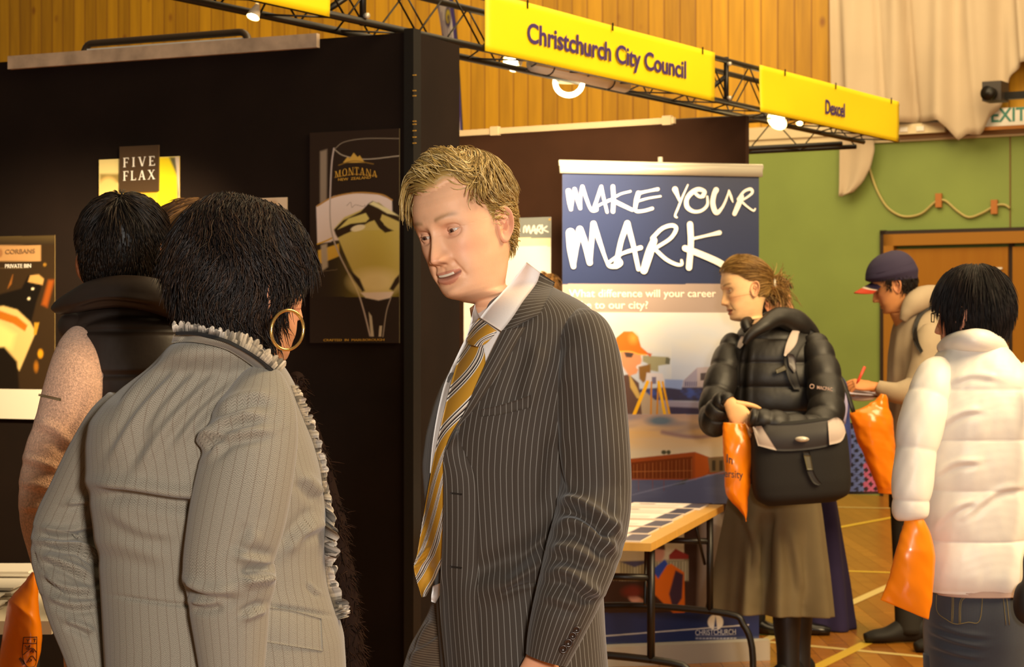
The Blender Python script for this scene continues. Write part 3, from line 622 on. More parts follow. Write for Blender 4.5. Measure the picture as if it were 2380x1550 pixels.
strokes('brush_lettering', zm([
    [(160, 325, 46), (170, 420, 40), (182, 490, 30)], [(182, 490, 26), (200, 380, 28), (215, 310, 30)], [(215, 308, 34), (240, 400, 32), (266, 480, 30)], [(266, 480, 26), (268, 380, 26), (285, 285, 32)], [(285, 285, 32), (320, 390, 28), (355, 480, 24), (380, 505, 22), (415, 495, 24), (415, 470, 20)],
    [(385, 490, 30), (420, 390, 28), (455, 285, 30)], [(455, 285, 28), (480, 400, 26), (508, 515, 24)], [(370, 490, 22), (440, 450, 20), (530, 408, 26)], [(560, 285, 36), (566, 400, 36), (560, 510, 36)], [(718, 328, 18), (640, 348, 18), (590, 372, 20)], [(550, 405, 34), (640, 450, 34), (735, 495, 30)],
    [(790, 345, 44), (770, 420, 40), (765, 500, 30), (830, 505, 28), (915, 482, 28)], [(790, 345, 30), (880, 325, 22), (965, 308, 30)], [(790, 415, 20), (880, 390, 18), (990, 372, 16)],
    [(1120, 310, 52), (1140, 360, 34), (1160, 410, 24)], [(1235, 270, 14), (1190, 370, 18), (1150, 470, 20), (1120, 545, 18), (1135, 562, 18)],
    [(1370, 370, 40), (1385, 330, 36), (1330, 310, 40), (1270, 340, 44), (1225, 400, 40), (1230, 470, 42), (1290, 510, 32), (1360, 500, 28), (1410, 450, 26), (1410, 375, 18)], [(1285, 330, 26), (1330, 370, 30), (1355, 380, 26)],
    [(1490, 315, 50), (1470, 360, 44), (1460, 440, 46), (1490, 520, 44), (1540, 480, 26), (1580, 400, 20), (1605, 320, 14)], [(1605, 320, 16), (1625, 380, 24), (1640, 425, 10)],
    [(1720, 375, 40), (1690, 450, 46), (1655, 530, 40)], [(1690, 400, 30), (1740, 330, 24), (1800, 308, 30), (1815, 340, 24), (1770, 380, 20), (1715, 412, 20)], [(1720, 420, 22), (1770, 465, 18), (1825, 502, 18), (1842, 485, 14)],
    [(178, 700, 80), (182, 850, 64), (205, 1005, 44)], [(205, 1000, 36), (230, 820, 50), (262, 670, 60)], [(262, 670, 60), (310, 800, 54), (352, 970, 52)], [(352, 975, 40), (368, 780, 44), (385, 625, 52)], [(385, 620, 52), (440, 780, 40), (500, 950, 26), (530, 1000, 34), (590, 1000, 44), (630, 975, 40), (610, 940, 40)],
    [(590, 1000, 50), (630, 790, 44), (690, 615, 52)], [(690, 615, 52), (745, 820, 40), (790, 1030, 36)], [(520, 970, 26), (640, 890, 28), (810, 835, 40)],
    [(930, 770, 60), (890, 880, 74), (840, 1040, 66)], [(915, 750, 36), (1000, 665, 34), (1090, 635, 36), (1130, 665, 36), (1080, 750, 32), (960, 830, 30)], [(940, 850, 34), (1040, 940, 34), (1130, 985, 32), (1180, 985, 28), (1178, 950, 24)],
    [(1255, 625, 56), (1262, 800, 54), (1245, 1015, 56)], [(1520, 700, 42), (1410, 725, 26), (1280, 755, 26)], [(1210, 840, 56), (1340, 890, 58), (1480, 950, 60), (1545, 985, 60)]]), fb, WHT, bn)
BT = mat('pale_banner_ink', '#f3e2d4', .5)
small('lettering', 'What difference will your career', BP, 1322, 690, 1664, 690, 17, BT, bn, .0012, .008)
small('lettering', 'make to our city?', BP, 1318, 717, 1506, 717, 17, BT, bn, .0012, .008)
small('lettering', 'CHRISTCHURCH', BP, 1616, 1486 - 10, 1710, 1484 - 10, 12, mat('silver_ink', '#c3bfc4', .5), bn, .0012, .0)

# ------------------------------------------------------------ lighting truss with yellow fascia signs
FA = Plane((-.094, 7.15), (.52, .854)); ZB_, ZT_ = 2.395, 2.60; TE = FA.hit(2088, 331)[0]; WD = .19
tr = root('lighting_truss', FA.at(0, ZB_), 'long black lattice truss carrying the yellow signs above the booths', 'truss')
def lattice(mb, A, B, C_, D_, n, r=.0035):
    """zigzag rod between edge A->B and edge C->D"""
    A, B, C_, D_ = map(V3, (A, B, C_, D_))
    for i in range(n):
        a = A + (B - A) * i / n; b = C_ + (D_ - C_) * (i + .5) / n; c = A + (B - A) * (i + 1) / n
        mb.tube([a, b], r, 5); mb.tube([b, c], r, 5)
T0 = -3.2
for o, z in ((-.006, ZB_ + .012), (-WD, ZB_ + .012), (-.006, ZT_ - .015), (-WD, ZT_ - .015)):
    MB().tube([FA.at(T0, z, o), FA.at(TE, z, o)], .0125, 10).build('chord', METB, tr)
nl = 18
for A in (((-.006, ZB_ + .012), (-.006, ZT_ - .015)), ((-WD, ZB_ + .012), (-WD, ZT_ - .015)), ((-.006, ZB_ + .012), (-WD, ZB_ + .012))):
    mb = MB(); (o1, z1), (o2, z2) = A; lattice(mb, FA.at(T0, z1, o1), FA.at(TE, z1, o1), FA.at(T0, z2, o2), FA.at(TE, z2, o2), nl); mb.build('lattice', METB, tr)
for px, py in ((847, 30), (1691, 185)):
    t = FA.hit(px, py)[0]
    mb = MB(); mb.tube([FA.at(t, ZB_, -.006), FA.at(t, ZT_, -.006)], .011, 8); mb.build('upright', METB, tr)
    mb = MB(); mb.tube([FA.at(t, (ZB_ + ZT_) / 2 + .02, -.01), FA.at(t - .16, ZB_ + .02, -.05)], .011, 8); mb.build('strut', METB, tr)
    for z in (ZB_ + .03, ZT_ - .03): mb = MB(); mb.tube([FA.at(t, z, 0), FA.at(t, z, .016)], .009, 8); mb.build('bolt', ALU, tr)
CR = Plane(tuple(FA.at(TE, 0)[:2]), (-.854, .52))
ct = root('lighting_truss', CR.at(1.2, ZB_), 'short black lattice truss running back from the far end of the signs', 'truss')
for o, z in ((0, ZB_ - .01), (.19, ZB_ - .01), (0, ZT_ - .05), (.19, ZT_ - .05)):
    MB().tube([CR.at(.23, z, -o), CR.at(3.0, z, -o)], .0125, 10).build('chord', METB, ct)
mb = MB(); lattice(mb, CR.at(.23, ZB_ - .01), CR.at(3, ZB_ - .01), CR.at(.23, ZT_ - .05), CR.at(3, ZT_ - .05), 9); mb.build('lattice', METB, ct)
mb = MB(); lattice(mb, CR.at(.23, ZB_ - .01, 0), CR.at(3, ZB_ - .01, 0), CR.at(.23, ZB_ - .01, -.19), CR.at(3, ZB_ - .01, -.19), 9); mb.build('lattice', METB, ct)
def sign(px0, px1, label, body=None, bx=None):
    t0 = FA.hit(px0, 200, .012)[0]; t1 = FA.hit(px1, 200, .012)[0]
    r = root('fascia_sign', FA.at((t0 + t1) / 2, ZB_, .012), label, 'sign', None)
    n = 40; S, Z = np.meshgrid(np.linspace(t0, t1, n), np.linspace(ZT_, ZB_, 10))
    v = FA.p + S[..., None] * FA.d + (.014 + .0035 * np.sin(S * 5) * np.sin(Z * 13))[..., None] * FA.n; v[..., 2] = Z
    m = MB(); m.add(v.reshape(-1, 3), [f[::-1] for f in grid_faces(10, n)]); o = m.build('sign_sheet', YEL, r)
    o.modifiers.new('Solidify', 'SOLIDIFY').thickness = .003
    for k in (.15, .5, .93):
        t = t0 + (t1 - t0) * k; MB().box(FA.at(t, ZT_ - .022, .017), FA.d * .008, FA.n * .003, (0, 0, .03)).build('tie', METB, r, False)
    if body:
        a, zb = FA.hit(bx[0], bx[1], .02); b, zb2 = FA.hit(bx[2], bx[3], .02); cp = FA.hit(bx[0] + 8, bx[4], .02)[1] - FA.hit(bx[0] + 8, bx[1] + 2, .02)[1]
        text('lettering', body, FA, a, b, zb, cp, .0195, PURP, r, .022, 0, .001, (zb2 - zb) / (b - a))
sign(430, 765.5, 'plain yellow fascia sign at the top of the photo nearest the black partition')
sign(1127, 1660, 'long yellow fascia sign with three purple words between two plain gaps', 'Christchurch City Council', (1226, 97, 1595, 182, 55))
sign(1766.5, 2088, 'yellow fascia sign with one short purple word at the far end', 'Dexcel', (1919, 263, 1964, 272, 234))

# ------------------------------------------------------------ lamps on the truss
GLOW = mat('lit_bulb', (1, .9, .7), .5, emit=((1.0, .78, .38), 40)); GLOW2 = mat('lit_reflector', (1, .9, .7), .5, emit=((1.0, .82, .48), 9))
LAMPM = mat('cream_lamp_enamel', '#cdbda2', .4)
def bell(p, d, r, L):
    p = V3(p); d = V3(d) / np.linalg.norm(d); return [p - d * L, p - d * L * .8, p - d * L * .4, p], [r * .35, r * .5, r * .85, r]
def spot_fix(px, py, Y, d, r, label, power, target, extra=None, size=70):
    p = V3(P(px, py, Y)); R_ = root('spotlight', p, label, 'lamp')
    q, rr = bell(p, d, r, r * 2.2); m = MB(); m.tube(q, rr, 20, False); m.tube([q[0] + V3((0, 0, .0)), q[0] + V3((0, 0, .05))], .006, 8); m.build('housing', LAMPM, R_)
    d = V3(d) / np.linalg.norm(d); m = MB(); m.tube([p - d * r * .5, p - d * r * .1, p + d * r * .12], [r * .5, r * .62, r * .2], 14); m.build('bulb', GLOW, R_)
    L = lamp('spotlight_beam', 'SPOT', p + d * r * 1.3, power, (1, .76, .42), .04, target, spot=size, blend=.8); return R_
spot_fix(1188, 148, 7.75, (-.45, -.5, -.5), .036, 'small bright spotlight under the left end of the three-word sign', 110, (.0, 9.9, 1.5), size=80)
spot_fix(1806, 281, 9.45, (-.45, -.5, -.5), .05, 'glaring spotlight under the left end of the far sign', 40, (.9, 10.5, 1.2), size=90)
spot_fix(1858, 286, 9.75, (-.2, -.5, -.5), .017, 'tiny bright lamp under the far sign beside the glaring spotlight', 4, (2.2, 8.5, 0.8))
spot_fix(588, 40, 6.15, (-.2, -.3, -.7), .02, 'small lamp under the plain sign at the top of the photo', 520, (-1.75, 6.9, 1.15), size=75)
q = V3(P(1322, 192, 8.1)); dl = root('downlight', q, 'round glowing dish lamp hanging under the three-word sign', 'lamp')
m = MB(); m.tube([q + V3((0, 0, .075)), q + V3((0, 0, .06)), q + V3((0, 0, .03)), q], [.012, .03, .05, .052], 28, False); m.build('dish', LAMPM, dl)
ang = np.linspace(0, 2 * np.pi, 33); ax = V3((1, -.05, -.18)); ax /= np.linalg.norm(ax); az = V3((.18, .25, .9)); az /= np.linalg.norm(az)
m = MB(); m.tube([q + (ax * math.cos(t) + az * math.sin(t)) * .053 for t in ang], .0105, 10, False); m.build('lit_rim', GLOW2, dl)
lamp('downlight_beam', 'SPOT', q + V3((0, .03, -.07)), 240, (1, .74, .40), .05, (-.02, 9.8, 1.8), spot=95, blend=.8)
tl = root('tube_light', P(1345, 182, 8.15), 'pale cylindrical light tube tied inside the truss behind the three-word sign', 'lamp')
m = MB(); A_, B_ = FA.at(FA.hit(1240, 165, -.1)[0], 2.418, -.1), FA.at(FA.hit(1452, 200, -.1)[0], 2.412, -.1); m.tube([A_, B_], .032, 16); m.build('tube', mat('milky_tube', '#f0e4cc', .5), tl)
for k in (.14, .8):
    c_ = A_ + (B_ - A_) * k; m = MB(); m.tube([c_ + (FA.n * math.cos(t) + V3((0, 0, math.sin(t)))) * .034 for t in np.linspace(0, 6.283, 17)], .003, 5, False); m.build('strap', METB, tl)

# flag behind the partitions
fg = root('feather_flag', P(1048, 1290, 13.2), 'slim purple feather flag with white and yellow print behind the partitions', 'flag'); fg.location.z = 0; ORG[fg.name] = tuple(fg.location)
FG = through((P(1012, 0, 13.3).x, 13.3), (P(1052, 0, 13.1).x, 13.1))
pts = [(1078, 420), (1073, 290), (1062, 95), (1051, 0), (1046, -60), (1030, -110)]; lf = [(1062, 420), (1052, 290), (1027, 80), (1013, 0), (1004, -60), (1000, -110)]
nz, ns = 100, 24; t = np.linspace(0, 1, nz); Lp = cat(lf, 20)[:nz]; Rp = cat(pts, 20)[:nz]; v = []; qq = []
for i in range(nz):
    for k in np.linspace(0, 1, ns):
        x, y = Lp[i] * (1 - k) + Rp[i] * k; v.append(FG.pt(x, y, .01 * math.sin(k * 3))); qq.append((x, y, k))
qq = np.array(qq); c = Canvas(qq[:, 0], qq[:, 1], '#e8ddd6'); k = qq[:, 2]; c.mix((k > .82) | (k < .12), '#4c3c86'); c.ell(1041, 40, 7, 26, '#3a2c66', .3); c.ell(1041, 38, 5, 16, '#d8c02c', .3); c.ell(1042, 42, 2, 8, '#3a2c66', .3)
for a, b, d_ in ((1020, 10, 60), (1026, 30, 78), (1031, 48, 84), (1038, 62, 92), (1046, 70, 96)): c.line([(a, b), (a + 4, d_)], 4, '#b7a9b4', 3)
m = MB(); m.add(np.array(v), grid_faces(nz, ns), None, c.c); o = m.build('flag_cloth', PRINT, fg, True, True)
m = MB(); m.tube([FG.at(FG.hit(1082, 420)[0], 0, -.01)] + [FG.pt(x, y, -.01) for x, y in pts], .009, 6); m.build('pole', METB, fg)
m = MB(); b_ = FG.at(FG.hit(1082, 420)[0], 0, -.01); m.tube([b_, b_ + V3((0, 0, .02))], [.2, .18], 20); m.build('base', METB, fg)

# ------------------------------------------------------------ folding table with leaflets
TZ = .74; A = V3(P(1513, 1263, 6.69)); B = V3(P(1682, 1173, 8.20)); A[2] = B[2] = TZ; LD = (B - A); TL = np.linalg.norm(LD); LD /= TL; AC = V3((-LD[1], LD[0], 0)); TW = .75
tb = root('folding_table', A + LD * TL / 2 + AC * TW / 2 - V3((0, 0, TZ)), 'wood-topped folding table with black tube legs in front of the banner', 'table')
MB().box(A - V3((0, 0, .026)), LD * TL, AC * TW, (0, 0, .026)).build('tabletop', mat('beech_top', '#c99a45', .4, mottled=.1, stretch=(1, 8, 1)), tb, False)
TT = lambda u, v, z: A + AC * u + LD * v + V3((0, 0, z - TZ))
for v0 in (.16, TL - .16):
    m = MB(); r = .0135
    for s in (-1, 1):
        uc = TW / 2 + s * .0
    for u in (.10 + .0, .28):
        pass
    ua, ub = TW * .5 - .1, TW * .5 + .1
    ua, ub = .03, .26
    m.tube([TT(ua, v0, TZ - .03), TT(ua, v0, .33)], r, 10); m.build('leg', METB, tb)
    m = MB(); m.tube([TT(ub, v0, TZ - .03), TT(ub, v0, .33)], r, 10); m.build('leg', METB, tb)
    m = MB(); m.tube([TT(-.14, v0, .0), TT(-.135, v0, .2), TT(-.1, v0, .29), TT(-.04, v0, .33), TT(.3, v0, .35), TT(.62, v0, .33), TT(.68, v0, .29), TT(.7, v0, 0)], r, 10, smooth=4); m.build('foot_frame', METB, tb)
    m = MB(); m.tube([TT(ua, v0, TZ - .13), TT(ub, v0, TZ - .13)], .012, 8); m.build('crossbar', METB, tb)
    m = MB(); m.tube([TT(.07, v0 + .12 * (1 if v0 < .5 else -1), TZ - .04), TT(.05, v0, .52)], .006, 6); m.build('brace', METB, tb)
random.seed(4); LEAF = [('#fbf2ee', '#3a3f5c', 'white leaflet with a dark end strip', 0), ('#2f3550', '#8fa0c0', 'navy picture leaflet', 1), ('#f7ece6', '#20284a', 'pinkish white leaflet', 2)]
names = ['lying at the near corner of the folding table', 'second from the near edge of the folding table', 'third from the near edge of the folding table', 'fourth from the near edge of the folding table', 'fifth from the near edge of the folding table', 'nearest the far edge of the folding table']
lz = TZ
for i, v0 in enumerate((.03, .27, .52, .78, 1.03, 1.28)):
    for j, (u0, ln, k) in enumerate(((.04, .30, (0, 2, 0, 0, 2, 0)[i]), (.37, .3, 1))):
        u = u0 + random.uniform(-.01, .03); vv = v0 + random.uniform(-.01, .02); rot = random.uniform(-.05, .05); h = .004 + random.random() * .01
        ca, sa = math.cos(rot), math.sin(rot); ua_ = AC * ca + LD * sa; va_ = LD * ca - AC * sa; c_, d_, lb, kk = LEAF[k]
        if j == 1: lb = 'navy picture leaflet on the inner side'
        o = TT(u, vv, TZ + .0005); nu, nv = 30, 20; U, Vv = np.meshgrid(np.linspace(0, ln, nu), np.linspace(0, .205, nv)); pp = o + U[..., None] * ua_ + Vv[..., None] * va_ + V3((0, 0, h))
        cv = Canvas(U, Vv, c_)
        if kk == 1: cv.mix(noise2(U * 30, Vv * 40, i) > .2, '#8a94b4'); cv.mix(noise2(U * 20, Vv * 30, i + 5) > .7, '#b8742c')
        else:
            cv.mix(U < .07, d_); cv.mix((U > .2) & (U < .26) & (Vv > .12) & (Vv < .16), '#77707c')
            for q_ in range(4): cv.mix((U > .1) & (U < .27) & (abs(Vv - .03 - q_ * .018) < .004), '#cfc0c0')
        m = MB(); m.add(pp.reshape(-1, 3), grid_faces(nv, nu), None, cv.c.reshape(-1, 3)); bx = [o, o + ua_ * ln, o + ua_ * ln + va_ * .205, o + va_ * .205]; up = V3((0, 0, h))
        m.add(bx + [q_ + up for q_ in bx], [(0, 1, 5, 4), (1, 2, 6, 5), (2, 3, 7, 6), (3, 0, 4, 7), (0, 3, 2, 1)], None, lin('#d8d0c8'))
        o_ = m.build('leaflet', PRINT, None, False, True); tag(o_, lb + ' ' + names[i], 'leaflet', 'leaflets on the folding table')
# ------------------------------------------------------------ people: tools
def skin_mat(name, tint=(1, 1, 1), rough=.42):
    m = mat(name, rough=.5, vcol=True, spec=.35, bump=.08, bscale=350, mottled=.06, mscale=30)
    b = m.node_tree.nodes['Principled BSDF']; b.inputs['Subsurface Weight'].default_value = .12; b.inputs['Subsurface Radius'].default_value = (.01, .004, .002); b.inputs['Subsurface Scale'].default_value = .6
    return m
SKIN = skin_mat('skin')
EYEW = mat('eye_surface', rough=.08, vcol=True, spec=.6); TEETH = mat('teeth', '#d9cdb8', .25)
def hairmat(name, rough=.38, spec=.5): return mat(name, rough=rough, vcol=True, spec=spec)
HAIRM = hairmat('hair', .5, .3); HAIRDK = hairmat('dark_hair', .45, .25)
def sstep(a, b, x): t = np.clip((x - a) / (b - a), 0, 1); return t * t * (3 - 2 * t)
def G(d, s): return np.exp(-(d / s) ** 2)
def rotm(y, p, r):
    return np.array(Matrix.Rotation(math.radians(y), 3, 'Z') @ Matrix.Rotation(math.radians(p), 3, 'X') @ Matrix.Rotation(math.radians(r), 3, 'Y'))
HEADT = np.array([  # z, front, back, half-width, centre of width, exponent  (eye level = 0, chin = -.115)
    (.118, .004, -.030, .010, -.013, 2.0), (.114, .028, -.052, .034, -.012, 2.0), (.105, .047, -.070, .050, -.012, 2.1), (.09, .065, -.086, .062, -.012, 2.2), (.07, .0785, -.097, .070, -.012, 2.25), (.05, .086, -.102, .0745, -.012, 2.3),
    (.03, .0885, -.103, .076, -.012, 2.35), (.012, .086, -.102, .0755, -.011, 2.4), (0, .083, -.100, .075, -.01, 2.4), (-.02, .083, -.094, .0735, -.006, 2.3), (-.04, .083, -.084, .070, .0, 2.2),
    (-.06, .0835, -.072, .066, .003, 2.2), (-.075, .084, -.064, .0615, .005, 2.25), (-.09, .0805, -.058, .056, .008, 2.3), (-.102, .081, -.054, .050, .010, 2.3), (-.112, .078, -.052, .0435, .010, 2.3), (-.118, .066, -.052, .040, .004, 2.2), (-.123, .046, -.053, .043, -.005, 2.1), (-.129, .026, -.055, .046, -.012, 2.0)])
def head(pose, loc, s=1.0, skin='#e0b08c', lips='#b5655a', brow='#8a6a44', mouth=0.0, smile=0.0, female=False, gaze=(0, 1, 0), closed=0.25, nose=1.0, cheeks='#d98f70', ncol=230, nrow=190):
    R = rotm(*pose); loc = V3(loc)
    zt = HEADT[:, 0]; zz = np.concatenate([np.linspace(.118, .06, 26)[:-1], np.linspace(.06, -.118, nrow - 38), np.linspace(-.118, -.129, 13)[1:]])
    T = [np.interp(zz, zt[::-1], HEADT[::-1, k]) for k in range(1, 6)]
    for k in range(5):
        q = T[k]; ker = np.hanning(9); ker /= ker.sum(); T[k] = np.convolve(np.pad(q, 4, mode='edge'), ker, 'valid')
    fr, bk, w, yc, ex = [t[:, None] for t in T]; z = zz[:, None]
    if female: w = w * np.where(z < -.03, .93, .97); fr = fr - .002 * G(z + .105, .02)
    t = np.linspace(0, 1, ncol, endpoint=False); ph = (2 * np.pi * t - .58 * np.sin(2 * np.pi * t))[None, :]
    sn, cs = np.sin(ph), np.cos(ph); ext = np.where(cs > 0, fr - yc, yc - bk)
    r = (np.abs(sn / w) ** ex + np.abs(cs / np.maximum(ext, 1e-4)) ** ex) ** (-1 / ex)
    x = r * sn; y = yc + r * cs; z = z + 0 * x; ff = sstep(.15, .75, cs + 0 * x)
    ax = np.abs(x); n = nose
    dy = .0055 * G(ax - .024, .017) * G(z - .022, .009) * (.5 if female else 1.0) - .0095 * G(ax - .031, .015) * G(z - .001, .0105) - .004 * G(ax - .015, .007) * G(z - .004, .009)
    ridge = np.interp(z, [-.062, -.0545, -.051, -.047, -.041, -.033, -.02, -.005, .008, .022, .04], [0, .0035, .009, .022, .0285, .025, .0175, .0105, .0062, .003, 0])
    sg = np.interp(z, [-.055, -.047, -.04, -.03, -.01, .015], [.0125, .0135, .0128, .0102, .0080, .0105])
    dy += n * ridge * G(x, sg) + n * .0115 * G(ax - .0135, .0062) * G(z + .0445, .0075) - .004 * G(ax - .0075, .0042) * G(z + .0525, .0034)
    dy += .004 * G(ax - .046, .020) * G(z + .026, .016) + .0035 * smile * G(ax - .036, .014) * G(z + .048, .016)
    nl = np.clip((-.045 - z) / .035, 0, 1); dy -= (.0024 + .0028 * smile) * G(ax - (.0185 + .014 * nl), .0042) * sstep(-.04, -.052, z) * sstep(-.088, -.078, z)
    mw = .0255 + .003 * smile; cur = .006 * smile * (ax / mw) ** 2; mz = z - cur + .0765; lm = np.clip(1 - (ax / mw) ** 2, 0, 1) ** .5
    up = .0036 * G(mz - (.0045 + mouth * .3), .0042) * lm; lo = .0046 * G(mz + (.0058 + mouth), .0050) * lm
    dy += up + lo - .0045 * G(mz + mouth * .35, .0017 + mouth * .55) * sstep(0, .5, lm) * (1 + mouth * 160) - .0025 * G(mz + .0175, .005) * G(x, .016) - .0015 * G(x, .0035) * G(z + .064, .006)
    dy += .0048 * G(z + .106, .010) * G(x, .016) - .002 * G(ax - .012, .006) * G(z + .1, .008) * 0
    dy -= .0014 * G(ax - mw - .002, .006) * G(mz, .006) - .003 * G(ax - .048, .014) * G(z + .065, .016)
    y = y + dy * ff
    for _ in range(3):
        q = y.copy(); q[1:-1] = (y[:-2] + 2 * y[1:-1] + y[2:]) / 4; q = (np.roll(q, 1, 1) + 2 * q + np.roll(q, -1, 1)) / 4; y = np.where(ff > .1, q, y)
    z = z - .0035 * G(x, .012) * G(z + .044, .009) * ff
    ER, ec = .0122, V3((.0315, .0618, .0))
    dx, dz = ax - ec[0], z - ec[2]; d2 = np.sqrt((dx / (ER * 1.25)) ** 2 + (dz / (ER * .88)) ** 2); k = 1 - sstep(.75, 1.35, d2)
    lid = ec[1] + np.sqrt(np.clip((ER + .0019) ** 2 - np.minimum(dx ** 2 + dz ** 2, (ER + .0015) ** 2), 1e-8, None))
    y = np.where(ff > .3, y * (1 - k) + lid * k, y)
    aw = .0135; hu = (.0054 * (1 - closed)) * np.clip(1 - (dx / aw) ** 2, 0, 1); hl = .0042 * (1 - .4 * closed) * np.clip(1 - (dx / aw) ** 2, 0, 1)
    zc = .0015 * (dx / aw); op = np.minimum(hu - (dz - zc), (dz - zc) + hl); k2 = sstep(-.0004, .0008, op) * (ff > .3); y = y - k2 * .0065
    y = y + .0012 * G(dz - (hu + .0022), .0012) * k * ff - .0012 * G(dz - (hu + .0048), .0014) * k * ff
    C = np.ones(x.shape + (3,)) * np.array(lin(skin))
    def tint(a, c): 
        nonlocal C
        a = np.clip(a, 0, 1)[..., None]; C = C * (1 - a) + np.array(lin(c)) * a
    tint(.40 * G(ax - .046, .024) * G(z + .035, .022) * ff, cheeks); tint(.35 * G(x, .016) * G(z + .042, .012) * ff, cheeks)
    lipm = ((mz < .0088 * (lm + .1)) & (mz > -.0112 * (lm + .05) - mouth * 1.2)) * sstep(.08, .3, lm) * ff; tint(.7 * lipm, lips)
    tint(.75 * G(mz + mouth * .35, .0010 + mouth * .40) * sstep(.1, .4, lm) * ff, '#4a1c18')
    bz = .0235 + .004 * np.sin(np.clip((ax - .012) / .04, 0, 1) * 2.4); tint(.75 * G(z - bz, .0042) * sstep(.010, .017, ax) * sstep(.056, .044, ax) * ff, brow)
    tint(.5 * G(np.abs(op), .0011) * (ff > .3) * (np.abs(dx) < aw), '#5a382c'); tint(.28 * G(d2 - .9, .4) * ff, '#a97466')
    tint(.6 * G(ax - .0075, .003) * G(z + .0525, .0022) * ff, '#6a3026')
    L = np.stack([x, y, z], -1) * s; Wd = L @ R.T + loc
    H = dict(R=R, loc=loc, s=s, local=L / s, verts=Wd, col=C, phi=np.broadcast_to(ph, x.shape), skin=lin(skin), ncol=ncol, ER=ER, ec=ec, gaze=gaze)
    H['w'] = lambda p: np.asarray(p, float) * s @ R.T + loc
    return H
def ear(H, side, mb, rosy='#d2866c'):
    nr, na = 14, 40; th = np.linspace(0, 2 * np.pi, na, endpoint=False); rr = np.linspace(0.02, 1, nr)
    ob = .0315 * (np.where(np.sin(th) > 0, 1.02, 1.05)) * np.sin(th); oa = (.0185 + .0035 * np.sin(th)) * np.cos(th)
    v = []; c = []
    sk, ro = np.array(H['skin']), np.array(lin(rosy))
    for k, r in enumerate(rr):
        a = oa * r; b = ob * r
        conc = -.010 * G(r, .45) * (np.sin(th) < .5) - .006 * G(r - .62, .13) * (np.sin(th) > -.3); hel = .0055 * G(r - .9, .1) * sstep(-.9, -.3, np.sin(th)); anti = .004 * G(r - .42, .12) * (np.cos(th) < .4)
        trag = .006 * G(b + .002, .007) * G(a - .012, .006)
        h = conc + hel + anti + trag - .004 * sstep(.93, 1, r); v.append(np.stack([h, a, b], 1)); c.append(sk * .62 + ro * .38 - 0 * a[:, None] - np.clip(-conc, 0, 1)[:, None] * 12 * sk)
    for r in (1.0, .96, .8, .4):
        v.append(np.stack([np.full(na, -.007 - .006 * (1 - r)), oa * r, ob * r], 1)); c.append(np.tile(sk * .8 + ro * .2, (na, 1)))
    v = np.vstack(v); c = np.clip(np.vstack(c), .01, 1); fl = math.radians(24); 
    X = v[:, 0]; A = v[:, 1]; B = v[:, 2]  # A forward, B up
    px = X * math.cos(fl) - A * math.sin(fl); py = A * math.cos(fl) + X * math.sin(fl) + B * -.22
    pos = np.stack([side * (.0795 + px), -.017 + py, -.014 + B], 1)
    f = grid_faces(nr + 4, na, True)
    mb.add(H['w'](pos), f if side > 0 else [q[::-1] for q in f], None, c)
def eyes(H, par, iris='#5a6a74'):
    for sd in (-1, 1):
        u, vv = np.meshgrid(np.linspace(0, np.pi, 25), np.linspace(0, 2 * np.pi, 36, endpoint=False), indexing='ij')
        g = V3(H['gaze']) / np.linalg.norm(H['gaze']); a = np.cross(g, (0, 0, 1)); a /= np.linalg.norm(a); b = np.cross(a, g)
        r = H['ER'] * (1 + .06 * G(u, .38)); P_ = (np.cos(u)[..., None] * g + np.sin(u)[..., None] * (np.cos(vv)[..., None] * a + np.sin(vv)[..., None] * b)) * r[..., None] + H['ec'] * (sd, 1, 1)
        c = np.ones(u.shape + (3,)) * np.array(lin('#b9aa9e')); c[u < .50] = lin('#2c2a2a'); c[u < .46] = lin(iris); c[u < .2] = lin('#120c0c')
        m = MB(); m.add(H['w'](P_.reshape(-1, 3)), grid_faces(25, 36, True), None, c.reshape(-1, 3)); m.build('eye', EYEW, par, True, True)
def body_mesh(H, par, neck, torso, extra=(), name='body'):
    """head, neck and trunk as one grid: neck / torso rows are (centre, right-vector half width, front half depth, yaw degrees)"""
    mb = MB(); rows = [H['verts']]; C = [H['col']]; ph = H['phi'][0]; base = H['verts'][-1]
    bc = base.mean(0); n = len(neck) + len(torso)
    rings = []
    for (c, w, d, yaw) in list(neck) + list(torso):
        a = math.radians(yaw); rt = V3((math.sin(a), -math.cos(a), 0)); fw = V3((math.cos(a), math.sin(a), 0))
        rings.append(V3(c) + np.outer(np.sin(ph) * w, rt) + np.outer(np.cos(ph) * d, fw))
    k = 8; full = np.stack([H['verts'][-6], base] + rings); fine = []
    for i in range(1, len(full) - 1):
        p0, p1, p2, p3 = full[i - 1], full[i], full[i + 1], full[min(i + 2, len(full) - 1)]
        for t in np.linspace(0, 1, k + 1)[1:]:
            fine.append(p1 * (1 - t) + p2 * t if i > 1 else p1 + (p2 - p1) * (t * (1.4 - .4 * t)))
    fine = np.stack(fine); g = np.vstack([H['verts'].reshape(-1, 3), fine.reshape(-1, 3)]); nc = H['ncol']
    sk = np.ones((fine.shape[0] * nc, 3)) * np.array(H['skin']); cc = np.vstack([H['col'].reshape(-1, 3), sk]); nr = len(g) // nc
    f = grid_faces(nr, nc, True) + [tuple(range(nc))[::-1], tuple(range((nr - 1) * nc, nr * nc))]
    mb.add(g, [q[::-1] for q in f], None, cc); H['neckgrid'] = fine
    ear(H, 1, mb); ear(H, -1, mb)
    for v, ff, c in extra: mb.add(v, ff, None, c)
    o = mb.build(name, SKIN, par, True, True); o['_v'] = 0; del o['_v']; H['mb'] = (np.vstack(mb.v), mb.f); return o
